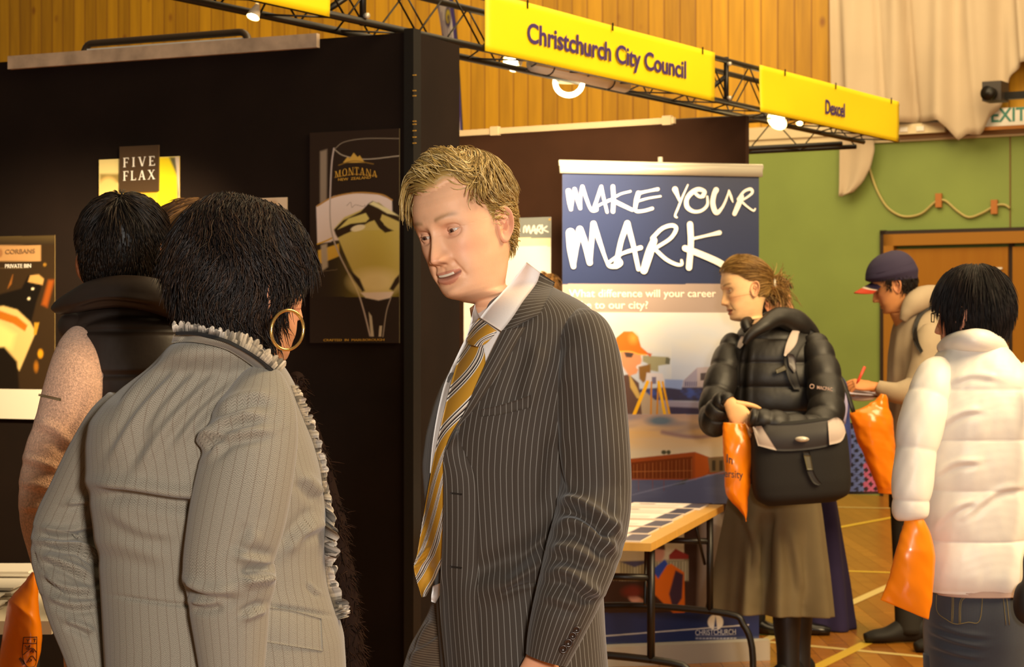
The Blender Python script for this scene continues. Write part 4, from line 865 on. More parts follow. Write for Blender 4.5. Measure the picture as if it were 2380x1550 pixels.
def strand_mesh(Pts, r0, col, tip=.25):
    """Pts (S,K,3) -> three-sided tapering hairs"""
    S, K, _ = Pts.shape; t = np.gradient(Pts, axis=1); t /= np.linalg.norm(t, axis=2, keepdims=True) + 1e-9
    a = np.cross(t, np.array([.31, .42, .85])); a /= np.linalg.norm(a, axis=2, keepdims=True) + 1e-9; b = np.cross(t, a)
    r = (np.asarray(r0).reshape(-1, 1) * np.interp(np.linspace(0, 1, K), [0, .15, .7, 1], [.6, 1, .8, tip])[None])[..., None]
    ring = np.stack([Pts + a * r, Pts + (-.5 * a + .87 * b) * r, Pts + (-.5 * a - .87 * b) * r], 2)
    v = ring.reshape(-1, 3); s = np.arange(S)[:, None, None] * K * 3; k = np.arange(K - 1)[None, :, None] * 3; j = np.arange(3)[None, None, :]; j2 = (j + 1) % 3
    f = np.stack([s + k + j, s + k + j2, s + k + 3 + j2, s + k + 3 + j], -1).reshape(-1, 4)
    c = np.repeat(np.asarray(col), K * 3, axis=0); return v, f.tolist(), c
def head_normals(g):
    du = np.roll(g, -1, 1) - np.roll(g, 1, 1); dv = np.gradient(g, axis=0); n = np.cross(dv, du); n /= np.linalg.norm(n, axis=2, keepdims=True) + 1e-9
    ctr = g.mean((0, 1)); sgn = np.sign(((g - ctr) * n).sum(-1, keepdims=True)); return n * np.where(sgn == 0, 1, sgn)
def hair(H, par, line, thick, flow, cols, count, length, lift=.006, r=.0011, name='hair', m=None, seed=1, wave=.0, K=7, cap=True, noisy=.25, hang=0.0, capcol=None):
    """scalp shell plus thousands of tapering hairs. line(phi)->lowest z with hair; thick(p)->shell thickness; flow(p)->direction (local)"""
    rng = np.random.default_rng(seed); L = H['local']; n = head_normals(L); ph = (H['phi'] + np.pi) % (2 * np.pi) - np.pi
    zl = line(np.abs(ph), ph); mk_ = sstep(0, .012, L[..., 2] - zl); th = thick(L) * mk_; mb = MB(); cols = np.array([lin(c) for c in cols])
    shell = L + n * (th - .0015 + .004 * (mk_ > 0) * mk_)[..., None]; cshell = L + n * np.maximum(th * .68 - .002, .0008 * (mk_ > 0))[..., None]
    if cap:
        nr, nc = L.shape[:2]; last = np.max(np.where((mk_ > 0).any(1))[0]) + 1; keep = []
        F_ = np.array(grid_faces(last, nc, True)); mm = mk_.reshape(-1); keep = F_[(mm[F_] > .02).any(1)]
        cc = np.tile(np.array(lin(capcol)) if capcol else cols.mean(0) * .8, (nr * nc, 1)); e_ = sstep(.1, .95, mm)[:, None]; cc = cc * e_ + np.array(H['skin']) * (1 - e_); mb.add(H['w'](cshell.reshape(-1, 3)), [tuple(q[::-1]) for q in keep], None, cc)
    area = (mk_ > .06).astype(float) * (1 + 1.5 * sstep(.09, .118, L[..., 2])) * np.linalg.norm(np.cross(np.gradient(L, axis=0), np.roll(L, -1, 1) - L), axis=2); pr = area.ravel() / area.sum()
    idx = rng.choice(len(pr), count, p=pr); p0 = shell.reshape(-1, 3)[idx] + rng.normal(0, .0012, (count, 3)); nn = n.reshape(-1, 3)[idx]
    p = p0 - nn * .002; pts = [p]; ln = length(p0) * rng.uniform(.65, 1.2, count); lf = rng.uniform(.3, 1.5, count) * lift; jit = rng.normal(0, noisy * .55, (count, 3)) + noisy * 1.1 * np.stack([noise2(p0[:, 0] * 70 + q, p0[:, 1] * 70 + p0[:, 2] * 70, seed + q) for q in range(3)], 1); phs = rng.uniform(0, 6.3, count)
    for k in range(1, K):
        d = flow(p) + jit; nl = p - np.array([0, -.012, 0]); nl = nl / np.array([.075, .095, .115]) ** 2; nl /= np.linalg.norm(nl, axis=1, keepdims=True)
        d = d - nl * (d * nl).sum(1, keepdims=True) * (1 - hang); d /= np.linalg.norm(d, axis=1, keepdims=True) + 1e-9
        step = (ln / (K - 1))[:, None]; p = p + d * step + nl * (lf / (K - 1) * (1.6 - 2.2 * k / K))[:, None]
        if wave: p = p + np.cross(nl, d) * (wave * np.sin(phs + k * 1.6 + p0[:, 0] * 60))[:, None]
        pts.append(p)
    P_ = H['w'](np.stack(pts, 1)); ci = cols[rng.integers(0, len(cols), count)] * rng.uniform(.75, 1.2, (count, 1))
    v, f, c = strand_mesh(P_, r * rng.uniform(.7, 1.3, count), ci); mb.add(v, f, None, np.clip(c, 0, 1))
    return mb.build(name, m or HAIRM, par, True, True)

# ---- cloth
def stripe_mat(name, base, line, pitch, width, rough=.75, tone=.12, dark=None):
    m = bpy.data.materials.new(name); m.use_nodes = True; nt = m.node_tree; L = nt.links; b = nt.nodes['Principled BSDF']
    b.inputs['Roughness'].default_value = rough; b.inputs['Sheen Weight'].default_value = .15; b.inputs['Specular IOR Level'].default_value = .3
    uv = N(nt, 'ShaderNodeUVMap', uv_map='UVMap'); sx = N(nt, 'ShaderNodeSeparateXYZ'); L.new(uv.outputs[0], sx.inputs[0])
    fr = math_n(nt, 'FRACT', math_n(nt, 'DIVIDE', sx.outputs[0], pitch)); ed = math_n(nt, 'ABSOLUTE', math_n(nt, 'SUBTRACT', fr, .5))
    mr = N(nt, 'ShaderNodeMapRange', clamp=True); mr.inputs[1].default_value = width / pitch * .35; mr.inputs[2].default_value = width / pitch * .75; mr.inputs[3].default_value = .85; mr.inputs[4].default_value = 0; L.new(ed, mr.inputs[0])
    nz = N(nt, 'ShaderNodeTexNoise'); nz.inputs['Scale'].default_value = 900; L.new(uv.outputs[0], nz.inputs['Vector'])
    n2 = N(nt, 'ShaderNodeMapRange'); n2.inputs[1].default_value = .3; n2.inputs[2].default_value = .7; n2.inputs[3].default_value = 1 - tone; n2.inputs[4].default_value = 1 + tone; L.new(nz.outputs[0], n2.inputs[0])
    sc = N(nt, 'ShaderNodeVectorMath', operation='SCALE'); sc.inputs[0].default_value = lin(base); L.new(n2.outputs[0], sc.inputs['Scale'])
    mx = N(nt, 'ShaderNodeMix', data_type='RGBA'); L.new(sc.outputs[0], mx.inputs['A']); mx.inputs['B'].default_value = (*lin(line), 1); L.new(mr.outputs[0], mx.inputs['Factor'])
    L.new(mx.outputs['Result'], b.inputs['Base Color'])
    bp = N(nt, 'ShaderNodeBump'); bp.inputs['Strength'].default_value = .12; bp.inputs['Distance'].default_value = .001; L.new(nz.outputs[0], bp.inputs['Height']); L.new(bp.outputs[0], b.inputs['Normal'])
    return m
def gnorm(g, wrap=True):
    du = (np.roll(g, -1, 1) - np.roll(g, 1, 1)) if wrap else np.gradient(g, axis=1); dv = np.gradient(g, axis=0)
    n = np.cross(dv, du); n /= np.linalg.norm(n, axis=2, keepdims=True) + 1e-9; return n
def creases(g, items, wrap=True, out=None):
    """folds given as lines seen on the photo: (points, width px, height m[, valley])"""
    n = gnorm(g, wrap); c = g.reshape(-1, 3).mean(0) if out is None else out
    if ((g - c) * n).sum() < 0: n = -n
    q = proj(g); h = np.zeros(g.shape[:2]); face = sstep(.05, -.25, n[..., 1])
    for it in items:
        pts, w, d = it[:3]; val = it[3] if len(it) > 3 else .8
        p = cat(np.array(pts, float), 6); best = np.full(h.shape, 1e9); sg = np.zeros(h.shape); T = np.zeros(h.shape)
        for i in range(len(p) - 1):
            a, b = p[i], p[i + 1]; v = b - a; t = np.clip(((q - a) @ v) / (v @ v + 1e-9), 0, 1); e = q - a - t[..., None] * v; dd = np.hypot(e[..., 0], e[..., 1]); k = dd < best
            best = np.where(k, dd, best); sg = np.where(k, np.sign(v[0] * e[..., 1] - v[1] * e[..., 0]), sg); T = np.where(k, (i + t) / (len(p) - 1), T)
        s = best * sg; tp = sstep(0, .25, T) * sstep(1, .75, T) * .85 + .15; end = G(np.maximum(best - 3 * w, 0), w)
        h += d * tp * (G(s, w) - val * G(s - 1.5 * w, w)) * end
    return g + n * (h * face)[..., None]
def wobble(g, amp, sc, seed=0, wrap=True):
    n = gnorm(g, wrap); a = noise2(g[..., 0] * sc, g[..., 2] * sc * .6 + g[..., 1] * sc, seed); return g + n * (a * amp)[..., None]
def silh(rows, nr=160, nc=160, ex=2.3):
    """trunk-like form from its outline: rows (py, left px, right px, depth Y, half-depth m)"""
    r = np.array(rows, float); py = np.linspace(r[0, 0], r[-1, 0], nr); o = []
    for k in range(1, 5):
        y = np.interp(py, r[:, 0], r[:, k]); ker = np.hanning(13); ker /= ker.sum(); o.append(np.convolve(np.pad(y, 6, mode='edge'), ker, 'valid'))
    l, rr, Y, d = o; ph = np.linspace(-np.pi, np.pi, nc, endpoint=False); sn, cs = np.sin(ph), np.cos(ph)
    w = (rr - l) / 2 / F * Y; cx = ((l + rr) / 2 - CX) / F * Y; z = CAMZ - (py - CY) / F * Y
    rad = (np.abs(sn[None] / w[:, None]) ** ex + np.abs(cs[None] / d[:, None]) ** ex) ** (-1 / ex)
    g = np.stack([cx[:, None] + rad * sn, Y[:, None] - rad * cs, np.broadcast_to(z[:, None], rad.shape)], -1)
    # outline is seen in perspective: widen where the side lies nearer than the axis is negligible at this distance
    ref = g[nr // 2]; arc = np.concatenate([[0], np.cumsum(np.linalg.norm(np.diff(ref, axis=0), axis=1))]); uv = np.stack(np.broadcast_arrays(arc[None], z[:, None]), -1)
    return g, uv
def sleeve(path, nr=130, nc=72, flat=1.0, up=(0, 1, 0)):
    """arm-like form: rows (px, py, Y, radius px)"""
    p = cat(np.array(path, float), max(2, int(nr / (len(path) - 1)))); pts = [P(*q[:3]) for q in p]; rad = p[:, 3] / F * p[:, 2]
    v, f, uv = tube(pts, rad, nc, False, flat, 0, up); return v.reshape(len(p), nc, 3), uv.reshape(len(p), nc, 2)
def add_grid(mb, g, uv, wrap=True, caps=(True, True), flip=None):
    nr, nc = g.shape[:2]; f = grid_faces(nr, nc, wrap); 
    ring = list(range(nc))
    if caps[0]: f.append(tuple(ring[::-1]))
    if caps[1]: f.append(tuple(range((nr - 1) * nc, nr * nc)))
    n = gnorm(g, wrap); 
    if ((g - g.reshape(-1, 3).mean(0)) * n).sum() > 0: f = [q[::-1] for q in f]
    return mb.add(g.reshape(-1, 3), f, uv.reshape(-1, 2))
def bvh(*gs):
    V_, F_ = [], []
    for v, f in gs:
        b = len(V_); V_ += [tuple(x) for x in v]; F_ += [tuple(int(i) + b for i in q) for q in f]
    return BVHTree.FromPolygons(V_, F_)
def drape(A, B, tree, off, th=.003, nu=30, nv=8, bulge=0.0, Y=None, k=8, offA=None, offB=None):
    """cloth strip between two outlines, laid on the surface under it; returns grid + back"""
    a = cat(np.array(A, float), k); b = cat(np.array(B, float), k); t = np.linspace(0, 1, nu)
    a = np.stack([np.interp(t, np.linspace(0, 1, len(a)), a[:, i]) for i in (0, 1)], 1); b = np.stack([np.interp(t, np.linspace(0, 1, len(b)), b[:, i]) for i in (0, 1)], 1)
    s = np.linspace(0, 1, nv)[None, :, None]; q = a[:, None] * (1 - s) + b[:, None] * s; g = np.zeros((nu, nv, 3)); Ym = np.full((nu, nv), np.nan); o = Vector((0, 0, CAMZ))
    for i in range(nu):
        for j in range(nv):
            d = Vector(((q[i, j, 0] - CX) / F, 1, -(q[i, j, 1] - CY) / F)); h = tree.ray_cast(o, d.normalized())
            if h[0] is not None: Ym[i, j] = h[0].y
    if np.isnan(Ym).all(): Ym[:] = Y
    good = np.argwhere(~np.isnan(Ym))
    for i, j in np.argwhere(np.isnan(Ym)):
        kk = np.argmin(((good - (i, j)) ** 2 * (1, 1)).sum(1)); Ym[i, j] = Ym[tuple(good[kk])]
    if nu > 4:  # even the cloth out
        for _ in range(3):
            M_ = Ym.copy(); M_[1:-1] = (Ym[:-2] + 2 * Ym[1:-1] + Ym[2:]) / 4; M_[:, 1:-1] = (M_[:, :-2] + 2 * M_[:, 1:-1] + M_[:, 2:]) / 4; Ym = np.minimum(M_, Ym + .002)
    ss = np.linspace(0, 1, nv)[None]; of = off if offA is None else offA + (offB - offA) * ss
    Yf = Ym - of - bulge * (1 - (2 * ss - 1) ** 2)
    g = np.stack([(q[..., 0] - CX) / F * Yf, Yf, CAMZ - (q[..., 1] - CY) / F * Yf], -1)
    lu = np.concatenate([[0], np.cumsum(np.linalg.norm(np.diff(g[:, nv // 2], axis=0), axis=1))]); wv = np.linalg.norm(g[:, -1] - g[:, 0], axis=1)
    uv = np.stack([(np.linspace(-.5, .5, nv)[None] * wv[:, None]), np.broadcast_to(lu[:, None], (nu, nv))], -1)
    return g, uv, th
def add_strip(mb, G_, swap=False):
    g, uv, th = G_; nu, nv = g.shape[:2]; back = g + np.array([0, th, 0]); f = grid_faces(nu, nv); n = nu * nv
    c = np.cross(g[1, 0] - g[0, 0], g[0, 1] - g[0, 0])
    if c[1] > 0: f = [q[::-1] for q in f]
    fb = [tuple(i + n for i in q[::-1]) for q in f]
    rim = [(i * nv) for i in range(nu)] + [(nu - 1) * nv + j for j in range(1, nv)] + [i * nv + nv - 1 for i in range(nu - 2, -1, -1)] + [j for j in range(nv - 2, 0, -1)]
    fr_ = [(rim[i], rim[(i + 1) % len(rim)], rim[(i + 1) % len(rim)] + n, rim[i] + n) for i in range(len(rim))]
    if c[1] <= 0: fr_ = [q[::-1] for q in fr_]
    u = uv[..., ::-1] if swap else uv
    return mb.add(np.vstack([g.reshape(-1, 3), back.reshape(-1, 3)]), f + fb + fr_, np.vstack([u.reshape(-1, 2)] * 2))
def limb(mb, pts, r, col, n=20, flat=1.0): 
    v, f, _ = tube(pts, r, n, True, flat, 6); mb.add(v, f, None, np.array(lin(col)))
def hand(wrist, fdir, back, thumb, s=1.0, curl=(.5, .55, .6, .7), tcurl=.4, skin='#d9a07c', spread=.06, wl=.05):
    """palm, four jointed fingers and a thumb; fdir = where the fingers point, back = out of the back of the hand, thumb = +-1 for its side"""
    f = V3(fdir) / np.linalg.norm(fdir); b = V3(back); b -= f * b.dot(f); b /= np.linalg.norm(b); sd = np.cross(b, f) * thumb; o = V3(wrist); mb = MB(); c = np.array(lin(skin)); nail = np.array(lin(skin)) * 1.12
    pr = [(-wl, .026, .020), (-.01, .026, .019), (.012, .031, .018), (.04, .040, .0165), (.065, .0425, .015), (.084, .041, .0125), (.092, .036, .008)]
    pts = [o + f * x * s for x, _, _ in pr]; v, fc, _ = tube(pts, np.array([(w * s, d * s) for _, w, d in pr]), 24, True, 1, 4, up=b); mb.add(v, fc, None, c)
    for i, (off, L) in enumerate(((.029, .072), (.0095, .080), (-.0105, .075), (-.029, .060))):
        p = o + (f * .080 + sd * off) * s + b * .001; ang = 0; d0 = f + sd * off * spread * 30 * .1; q = [p - f * .012 * s, p]; a = curl[i]
        for k, (ln, m) in enumerate(((.44, .75), (.31, 1.15), (.25, .75))):
            ang += a * m; dd = d0 * math.cos(ang) - b * math.sin(ang); p = p + dd / np.linalg.norm(dd) * L * ln * s; q.append(p)
        rr = np.array([.0098, .0098, .0086, .0077, .0060]) * s * (1 if i < 3 else .88); v, fc, _ = tube(q, rr, 12, True, .92, 5); mb.add(v, fc, None, c)
    p = o + (f * .018 + sd * .026) * s; dd = f * .62 + sd * .72 - b * .2; q = [p - dd * .01]; 
    for k, (ln, a) in enumerate(((.0, 0), (.042, .25), (.032, .5), (.026, .5))):
        dd = dd - (sd * .55 * a + b * .8 * a) * tcurl * 1.4; dd /= np.linalg.norm(dd); p = p + dd * ln * s; q.append(p)
    v, fc, _ = tube(q, np.array([.0125, .0128, .0112, .0095, .0068]) * s, 12, True, .9, 5); mb.add(v, fc, None, c)
    return np.vstack(mb.v), mb.f, np.vstack(mb.c)
def shoe(par, m, toe, heel, w=.045, h=.09):
    t, e = V3(toe), V3(heel); d = t - e; L = np.linalg.norm(d); d /= L; rows = [(0, .75, .8), (.12, .9, 1.0), (.35, .85, .95), (.6, 1.05, .62), (.82, 1.0, .5), (.97, .6, .36)]
    pts = [e + d * L * x + V3((0, 0, h * k / 2 * 1.0)) for x, _, k in rows]; v, f, _ = tube(pts, np.array([(w * a, h * k / 2) for _, a, k in rows]), 16, True, 1, 4, up=(0, 0, 1)); v[:, 2] = np.maximum(v[:, 2], .002); return MB().add(v, f).build('shoe', m, par)
# ------------------------------------------------------------ the man in the pin-striped suit
PIN = stripe_mat('pinstripe_wool', '#352c24', '#827e78', .0098, .0009)
TROU = stripe_mat('fine_striped_wool', '#4a3a2b', '#7d6c58', .0042, .0008)
SHIRT = mat('white_cotton', '#e6e0dc', .7, bump=.1, bscale=500)
mn = root('person', P(1200, 775 + CAMZ * F / 3.65, 3.65), 'blond man in a dark pin-striped suit, white shirt and gold striped tie', 'person')
HM = head((144.0, -11.5, 11.3), (-.0865, 3.65, 1.607), .985, '#dba883', '#b8705e', '#8c6a44', mouth=.0022, smile=.8, gaze=(.12, 1, -.12), closed=.5, nose=1.08)
yaw = 150
hr = hand(P(1258, 1530, 3.50), (-.22, .1, -.95), (.3, -.9, 0), 1, 1.0, (.4, .5, .5, .6), skin='#c98f6c')
lg = MB()
for sx in (1120, 1290): limb(lg, [P(sx, 1710, 3.73), P(sx - 10, 2100, 3.68), P(sx, 2560, 3.70)], [.06, .05, .042], '#c98f6c')
body_mesh(HM, mn, [(P(1163, 716, 3.67), .050, .058, 140), (P(1176, 760, 3.68), .056, .062, 145)], [(P(1210, 800, 3.70), .11, .075, yaw), (P(1220, 900, 3.70), .12, .09, yaw), (P(1220, 1250, 3.69), .11, .085, yaw), (P(1220, 1500, 3.71), .10, .08, yaw), (P(1215, 1700, 3.73), .09, .07, yaw)],
          [hr] + list(zip(lg.v, [[q for q in grid_faces(len(lg.v[0]) // 20, 20, True)]] * 2, lg.c)))
eyes(HM, mn, '#5c3a2c')
m = MB(); xs = np.linspace(-.017, .017, 15); m.tube([HM['w']((x, .0845 - 10 * x * x, -.0735 + 5 * x * x)) for x in xs], np.array([(.0028, .0028)] * 15), 8, True); m.build('teeth', TEETH, mn)
def mline(a, ph):
    s = np.where(ph > 0, 1, -1); return np.interp(a, np.radians([0, 14, 26, 38, 48, 58, 68, 78, 88, 98, 112, 140, 180]), [.072, .074, .080, .080, .066, .046, .024, -.012, .012, .0, -.045, -.066, -.070])
def mthick(L): return .006 + .014 * sstep(.03, .10, L[..., 2]) + .002 * sstep(0, .07, L[..., 1]) * sstep(.05, .09, L[..., 2])
def mflow(p):
    d = p - np.array([.0, -.06, .10]); d[:, 2] -= .05; d = d / (np.linalg.norm(d, axis=1, keepdims=True) + 1e-9)
    f = (sstep(.0, .05, p[:, 1]) * sstep(.05, .085, p[:, 2]))[:, None]; side = (sstep(.035, .06, -p[:, 0]) * sstep(.06, .02, p[:, 2]) * 1.0)[:, None]
    rs = (sstep(.03, .055, p[:, 0]) * sstep(.0, .05, p[:, 1]))[:, None]
    d = d * (1 - f) + f * np.array([.85, -.35, .25]); d = d * (1 - side) + side * np.array([0, -.8, -.45]); return d * (1 - rs) + rs * np.array([.25, .2, -.75])
hair(HM, mn, mline, mthick, mflow, ['#c4a566', '#b0904e', '#d6bd86', '#a08244', '#86693a'], 5200, lambda p: .020 + .030 * sstep(.02, .1, p[:, 2]), .007, .0010, wave=.0012, noisy=.3, capcol='#98793f')
# jacket trunk
rows = [(662, 1205, 1268, 3.69, .03), (676, 1165, 1300, 3.69, .07), (692, 1135, 1335, 3.69, .10), (715, 1118, 1372, 3.69, .122), (745, 1100, 1394, 3.69, .138), (790, 1082, 1402, 3.69, .15), (840, 1058, 1405, 3.69, .16), (900, 1024, 1402, 3.69, .168), (950, 1004, 1400, 3.69, .17), (1010, 988, 1398, 3.69, .17), (1080, 980, 1396, 3.69, .166),
    (1140, 984, 1394, 3.69, .162), (1200, 990, 1394, 3.69, .160), (1300, 1000, 1396, 3.69, .160), (1400, 1013, 1404, 3.69, .165), (1550, 1023, 1412, 3.69, .172), (1690, 1026, 1415, 3.69, .175)]
g, uv = silh(rows, 230, 240, 2.35); g = wobble(g, .0035, 9, 3)
g = creases(g, [([(1395, 1205), (1300, 1290), (1200, 1340), (1090, 1385)], 28, .020), ([(1300, 1255), (1235, 1315), (1165, 1375)], 14, .010), ([(1260, 800), (1235, 870), (1225, 960)], 22, .006), ([(1185, 960), (1190, 1130), (1187, 1290)], 5, -.002, 0), ([(1290, 1000), (1280, 1100), (1270, 1190)], 20, -.008, .3), ([(1160, 1383), (1205, 1362), (1258, 1353)], 4, -.006, .6)])
jm = MB(); add_grid(jm, g, uv); T_ = bvh((g.reshape(-1, 3), grid_faces(*g.shape[:2], True)))
# sleeve
g2, uv2 = sleeve([(1338, 738, 3.62, 30), (1350, 765, 3.60, 58), (1362, 810, 3.57, 73), (1368, 870, 3.56, 81), (1374, 950, 3.56, 84), (1381, 1050, 3.55, 85), (1383, 1140, 3.55, 86), (1373, 1220, 3.53, 89), (1349, 1300, 3.50, 86), (1325, 1370, 3.48, 78), (1303, 1430, 3.47, 69), (1284, 1485, 3.47, 60), (1270, 1532, 3.47, 50)], 200, 110, .92)
g2 = wobble(g2, .002, 14, 8)
g2 = creases(g2, [([(1300, 1165), (1345, 1170), (1400, 1205), (1440, 1245)], 14, .020), ([(1290, 1225), (1340, 1215), (1400, 1255), (1435, 1290)], 14, .013), ([(1280, 1275), (1330, 1280), (1390, 1310)], 13, .012), ([(1270, 1330), (1325, 1335), (1370, 1370), (1395, 1380)], 14, .015), ([(1265, 1385), (1300, 1395), (1350, 1410)], 12, .006), ([(1290, 880), (1300, 960), (1320, 1050)], 14, .005), ([(1300, 1000), (1312, 1080), (1330, 1150)], 10, .005), ([(1330, 800), (1315, 850), (1308, 900)], 16, .004), ([(1440, 1150), (1425, 1230), (1395, 1300)], 14, .006)])
add_grid(jm, g2, uv2, True, (True, False))
jk = jm.build('jacket', PIN, mn)
# tail of the jacket behind the arm, front panel, lapel, collar, pockets
m = MB(); add_strip(m, drape([(1062, 998), (1042, 1038), (1031, 1066), (1031, 1110), (1030, 1200), (1026, 1300), (1022, 1380), (1026, 1460), (1036, 1560), (1040, 1640)], [(1064, 998), (1074, 1038), (1092, 1075), (1108, 1120), (1112, 1200), (1112, 1300), (1112, 1380), (1116, 1460), (1122, 1560), (1124, 1640)], T_, 0, .004, 60, 14, 0, offA=.026, offB=.001)); m.build('front_edge', PIN, jk)
m = MB(); add_strip(m, drape([(1167, 767), (1140, 821), (1111, 885), (1081, 954), (1047, 1012), (1031, 1056)], [(1226, 757), (1200, 802), (1156, 875), (1100, 954), (1065, 995), (1040, 1052)], T_, 0, .004, 50, 12, .004, offA=.026, offB=.010)); m.build('lapel', PIN, jk)
TB_ = bvh((g.reshape(-1, 3), grid_faces(*g.shape[:2], True)), HM['mb'])
m = MB(); add_strip(m, drape([(1250, 630), (1232, 668), (1205, 712), (1178, 750), (1160, 782)], [(1290, 656), (1282, 676), (1270, 702), (1256, 728), (1222, 747)], T_, .016, .006, 30, 12, .005, offA=.022, offB=.010, k=8), swap=True); m.build('collar', PIN, jk)
m = MB(); add_strip(m, drape([(1120, 951), (1160, 942), (1200, 930), (1234, 917)], [(1117, 968), (1160, 964), (1200, 955), (1233, 947)], T_, .004, .003, 20, 5), swap=True); m.build('breast_pocket', PIN, jk)
bk = mat('dark_thread', '#1c1712', .7)
for y in (1146, 1317): m = MB(); add_strip(m, drape([(1046, y - 2), (1074, y + 1)], [(1046, y + 2), (1074, y + 4)], T_, .021, .002, 6, 3, offA=.021, offB=.021, k=1)); m.build('buttonhole', bk, jk)
TS = bvh((g2.reshape(-1, 3), grid_faces(*g2.shape[:2], True)))
BTN = mat('horn_button', '#2e1f18', .25)
for px, py, r in ((1340, 1463, 9.5), (1331, 1477, 10), (1321, 1494, 11), (1309, 1508, 11)):
    h = TS.ray_cast(Vector((0, 0, CAMZ)), (P(px, py, 3) - Vector((0, 0, CAMZ))).normalized())[0] or P(px, py, 3.42)
    m = MB(); rr = r / F * 3.45; a = np.linspace(0, 6.283, 21)[:-1]
    for q, dep in ((.0, -.003), (.55, -.003), (.62, -.0045), (.9, -.0045), (1.0, -.002), (1.0, .002)): m.v.append(np.stack([h.x + np.cos(a) * rr * q, np.full(20, h.y + dep), h.z + np.sin(a) * rr * q], 1))
    m.f = [f for f in grid_faces(6, 20, True)]; m.uv = [np.zeros((120, 2))]; m.c = [np.ones((120, 3))]; m.v = [np.vstack(m.v)]; m.build('button', BTN, jk)
# shirt and tie
m = MB(); add_strip(m, drape([(1102, 706), (1088, 770), (1068, 814), (1036, 884), (1022, 934), (1012, 985), (1004, 1040), (999, 1100)], [(1180, 735), (1165, 790), (1145, 840), (1110, 900), (1085, 955), (1058, 1010), (1040, 1050), (1034, 1100)], T_, .004, .003, 60, 14, .0)); sf = m.build('shirt_front', SHIRT, mn); m = MB()
add_strip(m, drape([(1224, 609), (1200, 640), (1165, 681), (1136, 712), (1116, 738)], [(1256, 633), (1246, 660), (1216, 700), (1191, 738), (1166, 770)], TB_, .012, .004, 30, 10, .004, offA=.007, offB=.024)); m.build('shirt_collar', SHIRT, mn); m = MB()
add_strip(m, drape([(1104, 706), (1108, 722), (1116, 738)], [(1098, 728), (1096, 742), (1092, 756)], TB_, .016, .003, 8, 5, .002)); m.build('shirt_collar', SHIRT, mn); m = MB()
add_strip(m, drape([(1006, 1362), (1003, 1380), (1002, 1398)], [(1024, 1355), (1024, 1378), (1012, 1402)], T_, .01, .003, 8, 5, .002)); m.build('shirt_tail', SHIRT, mn)
def tie_mat():
    m = bpy.data.materials.new('striped_silk'); m.use_nodes = True; nt = m.node_tree; L = nt.links; b = nt.nodes['Principled BSDF']; b.inputs['Roughness'].default_value = .33
    uv = N(nt, 'ShaderNodeUVMap', uv_map='UVMap'); sx = N(nt, 'ShaderNodeSeparateXYZ'); L.new(uv.outputs[0], sx.inputs[0])
    t = math_n(nt, 'FRACT', math_n(nt, 'DIVIDE', math_n(nt, 'ADD', sx.outputs[1], math_n(nt, 'MULTIPLY', sx.outputs[0], 1.25)), .0875)); cr = N(nt, 'ShaderNodeValToRGB'); cr.color_ramp.interpolation = 'CONSTANT'; L.new(t, cr.inputs[0])
    e = cr.color_ramp.elements; e[0].position = 0; e[0].color = (*lin('#b8862a'), 1); e[1].position = .52; e[1].color = (*lin('#e2d8cc'), 1)
    for p, c in ((.57, '#1f1a1c'), (.62, '#e2d8cc'), (.68, '#b09a86'), (.73, '#1f1a1c'), (.79, '#e2d8cc'), (.85, '#1f1a1c'), (.9, '#e2d8cc'), (.95, '#b8862a')):
        k = e.new(p); k.color = (*lin(c), 1)
    L.new(cr.outputs[0], b.inputs['Base Color']); return m
TIE = tie_mat(); tie = None
m = MB(); add_strip(m, drape([(1082, 786), (1062, 845), (1046, 900), (1030, 965), (1015, 1035), (1000, 1110), (984, 1200), (970, 1285), (962, 1322), (980, 1388)], [(1122, 797), (1128, 848), (1110, 910), (1082, 970), (1053, 1012), (1040, 1052), (1037, 1120), (1037, 1210), (1035, 1290), (990, 1386)], T_, .012, .004, 110, 16, .007)); tie = m.build('tie', TIE, mn)
m = MB(); add_strip(m, drape([(1114, 738), (1098, 760), (1084, 784), (1090, 800)], [(1156, 770), (1146, 782), (1130, 798), (1112, 806)], TB_, .03, .006, 20, 14, .012)); m.build('tie_knot', TIE, tie)
# trousers, shoes
m = MB(); g3, uv3 = silh([(1330, 1012, 1370, 3.74, .12), (1380, 1003, 1372, 3.75, .125), (1420, 997, 1374, 3.76, .125), (1460, 976, 1376, 3.76, .13), (1500, 952, 1376, 3.77, .13), (1550, 936, 1376, 3.77, .13), (1640, 920, 1370, 3.77, .13), (1760, 930, 1370, 3.75, .13)], 120, 140, 2.4)
g3 = creases(g3, [([(1010, 1440), (985, 1480), (950, 1560)], 12, .008), ([(1040, 1470), (1000, 1500), (965, 1530)], 8, .006)]); add_grid(m, g3, uv3[..., ::-1])
for sx in (1060, 1270):
    g4, u4 = sleeve([(sx, 1690, 3.68, 125), (sx + 5, 1900, 3.66, 105), (sx + 8, 2200, 3.66, 82), (sx + 10, 2570, 3.70, 72)], 40, 40); add_grid(m, g4, u4)
m.build('trousers', TROU, mn); ms = mat('black_shoe', '#140f0c', .3)
for sx in (1070, 1280): c_ = P(sx, 2640, 3.68); shoe(mn, ms, (c_.x - .15, c_.y - .14, 0), (c_.x + .05, c_.y + .06, 0), .05, .1)
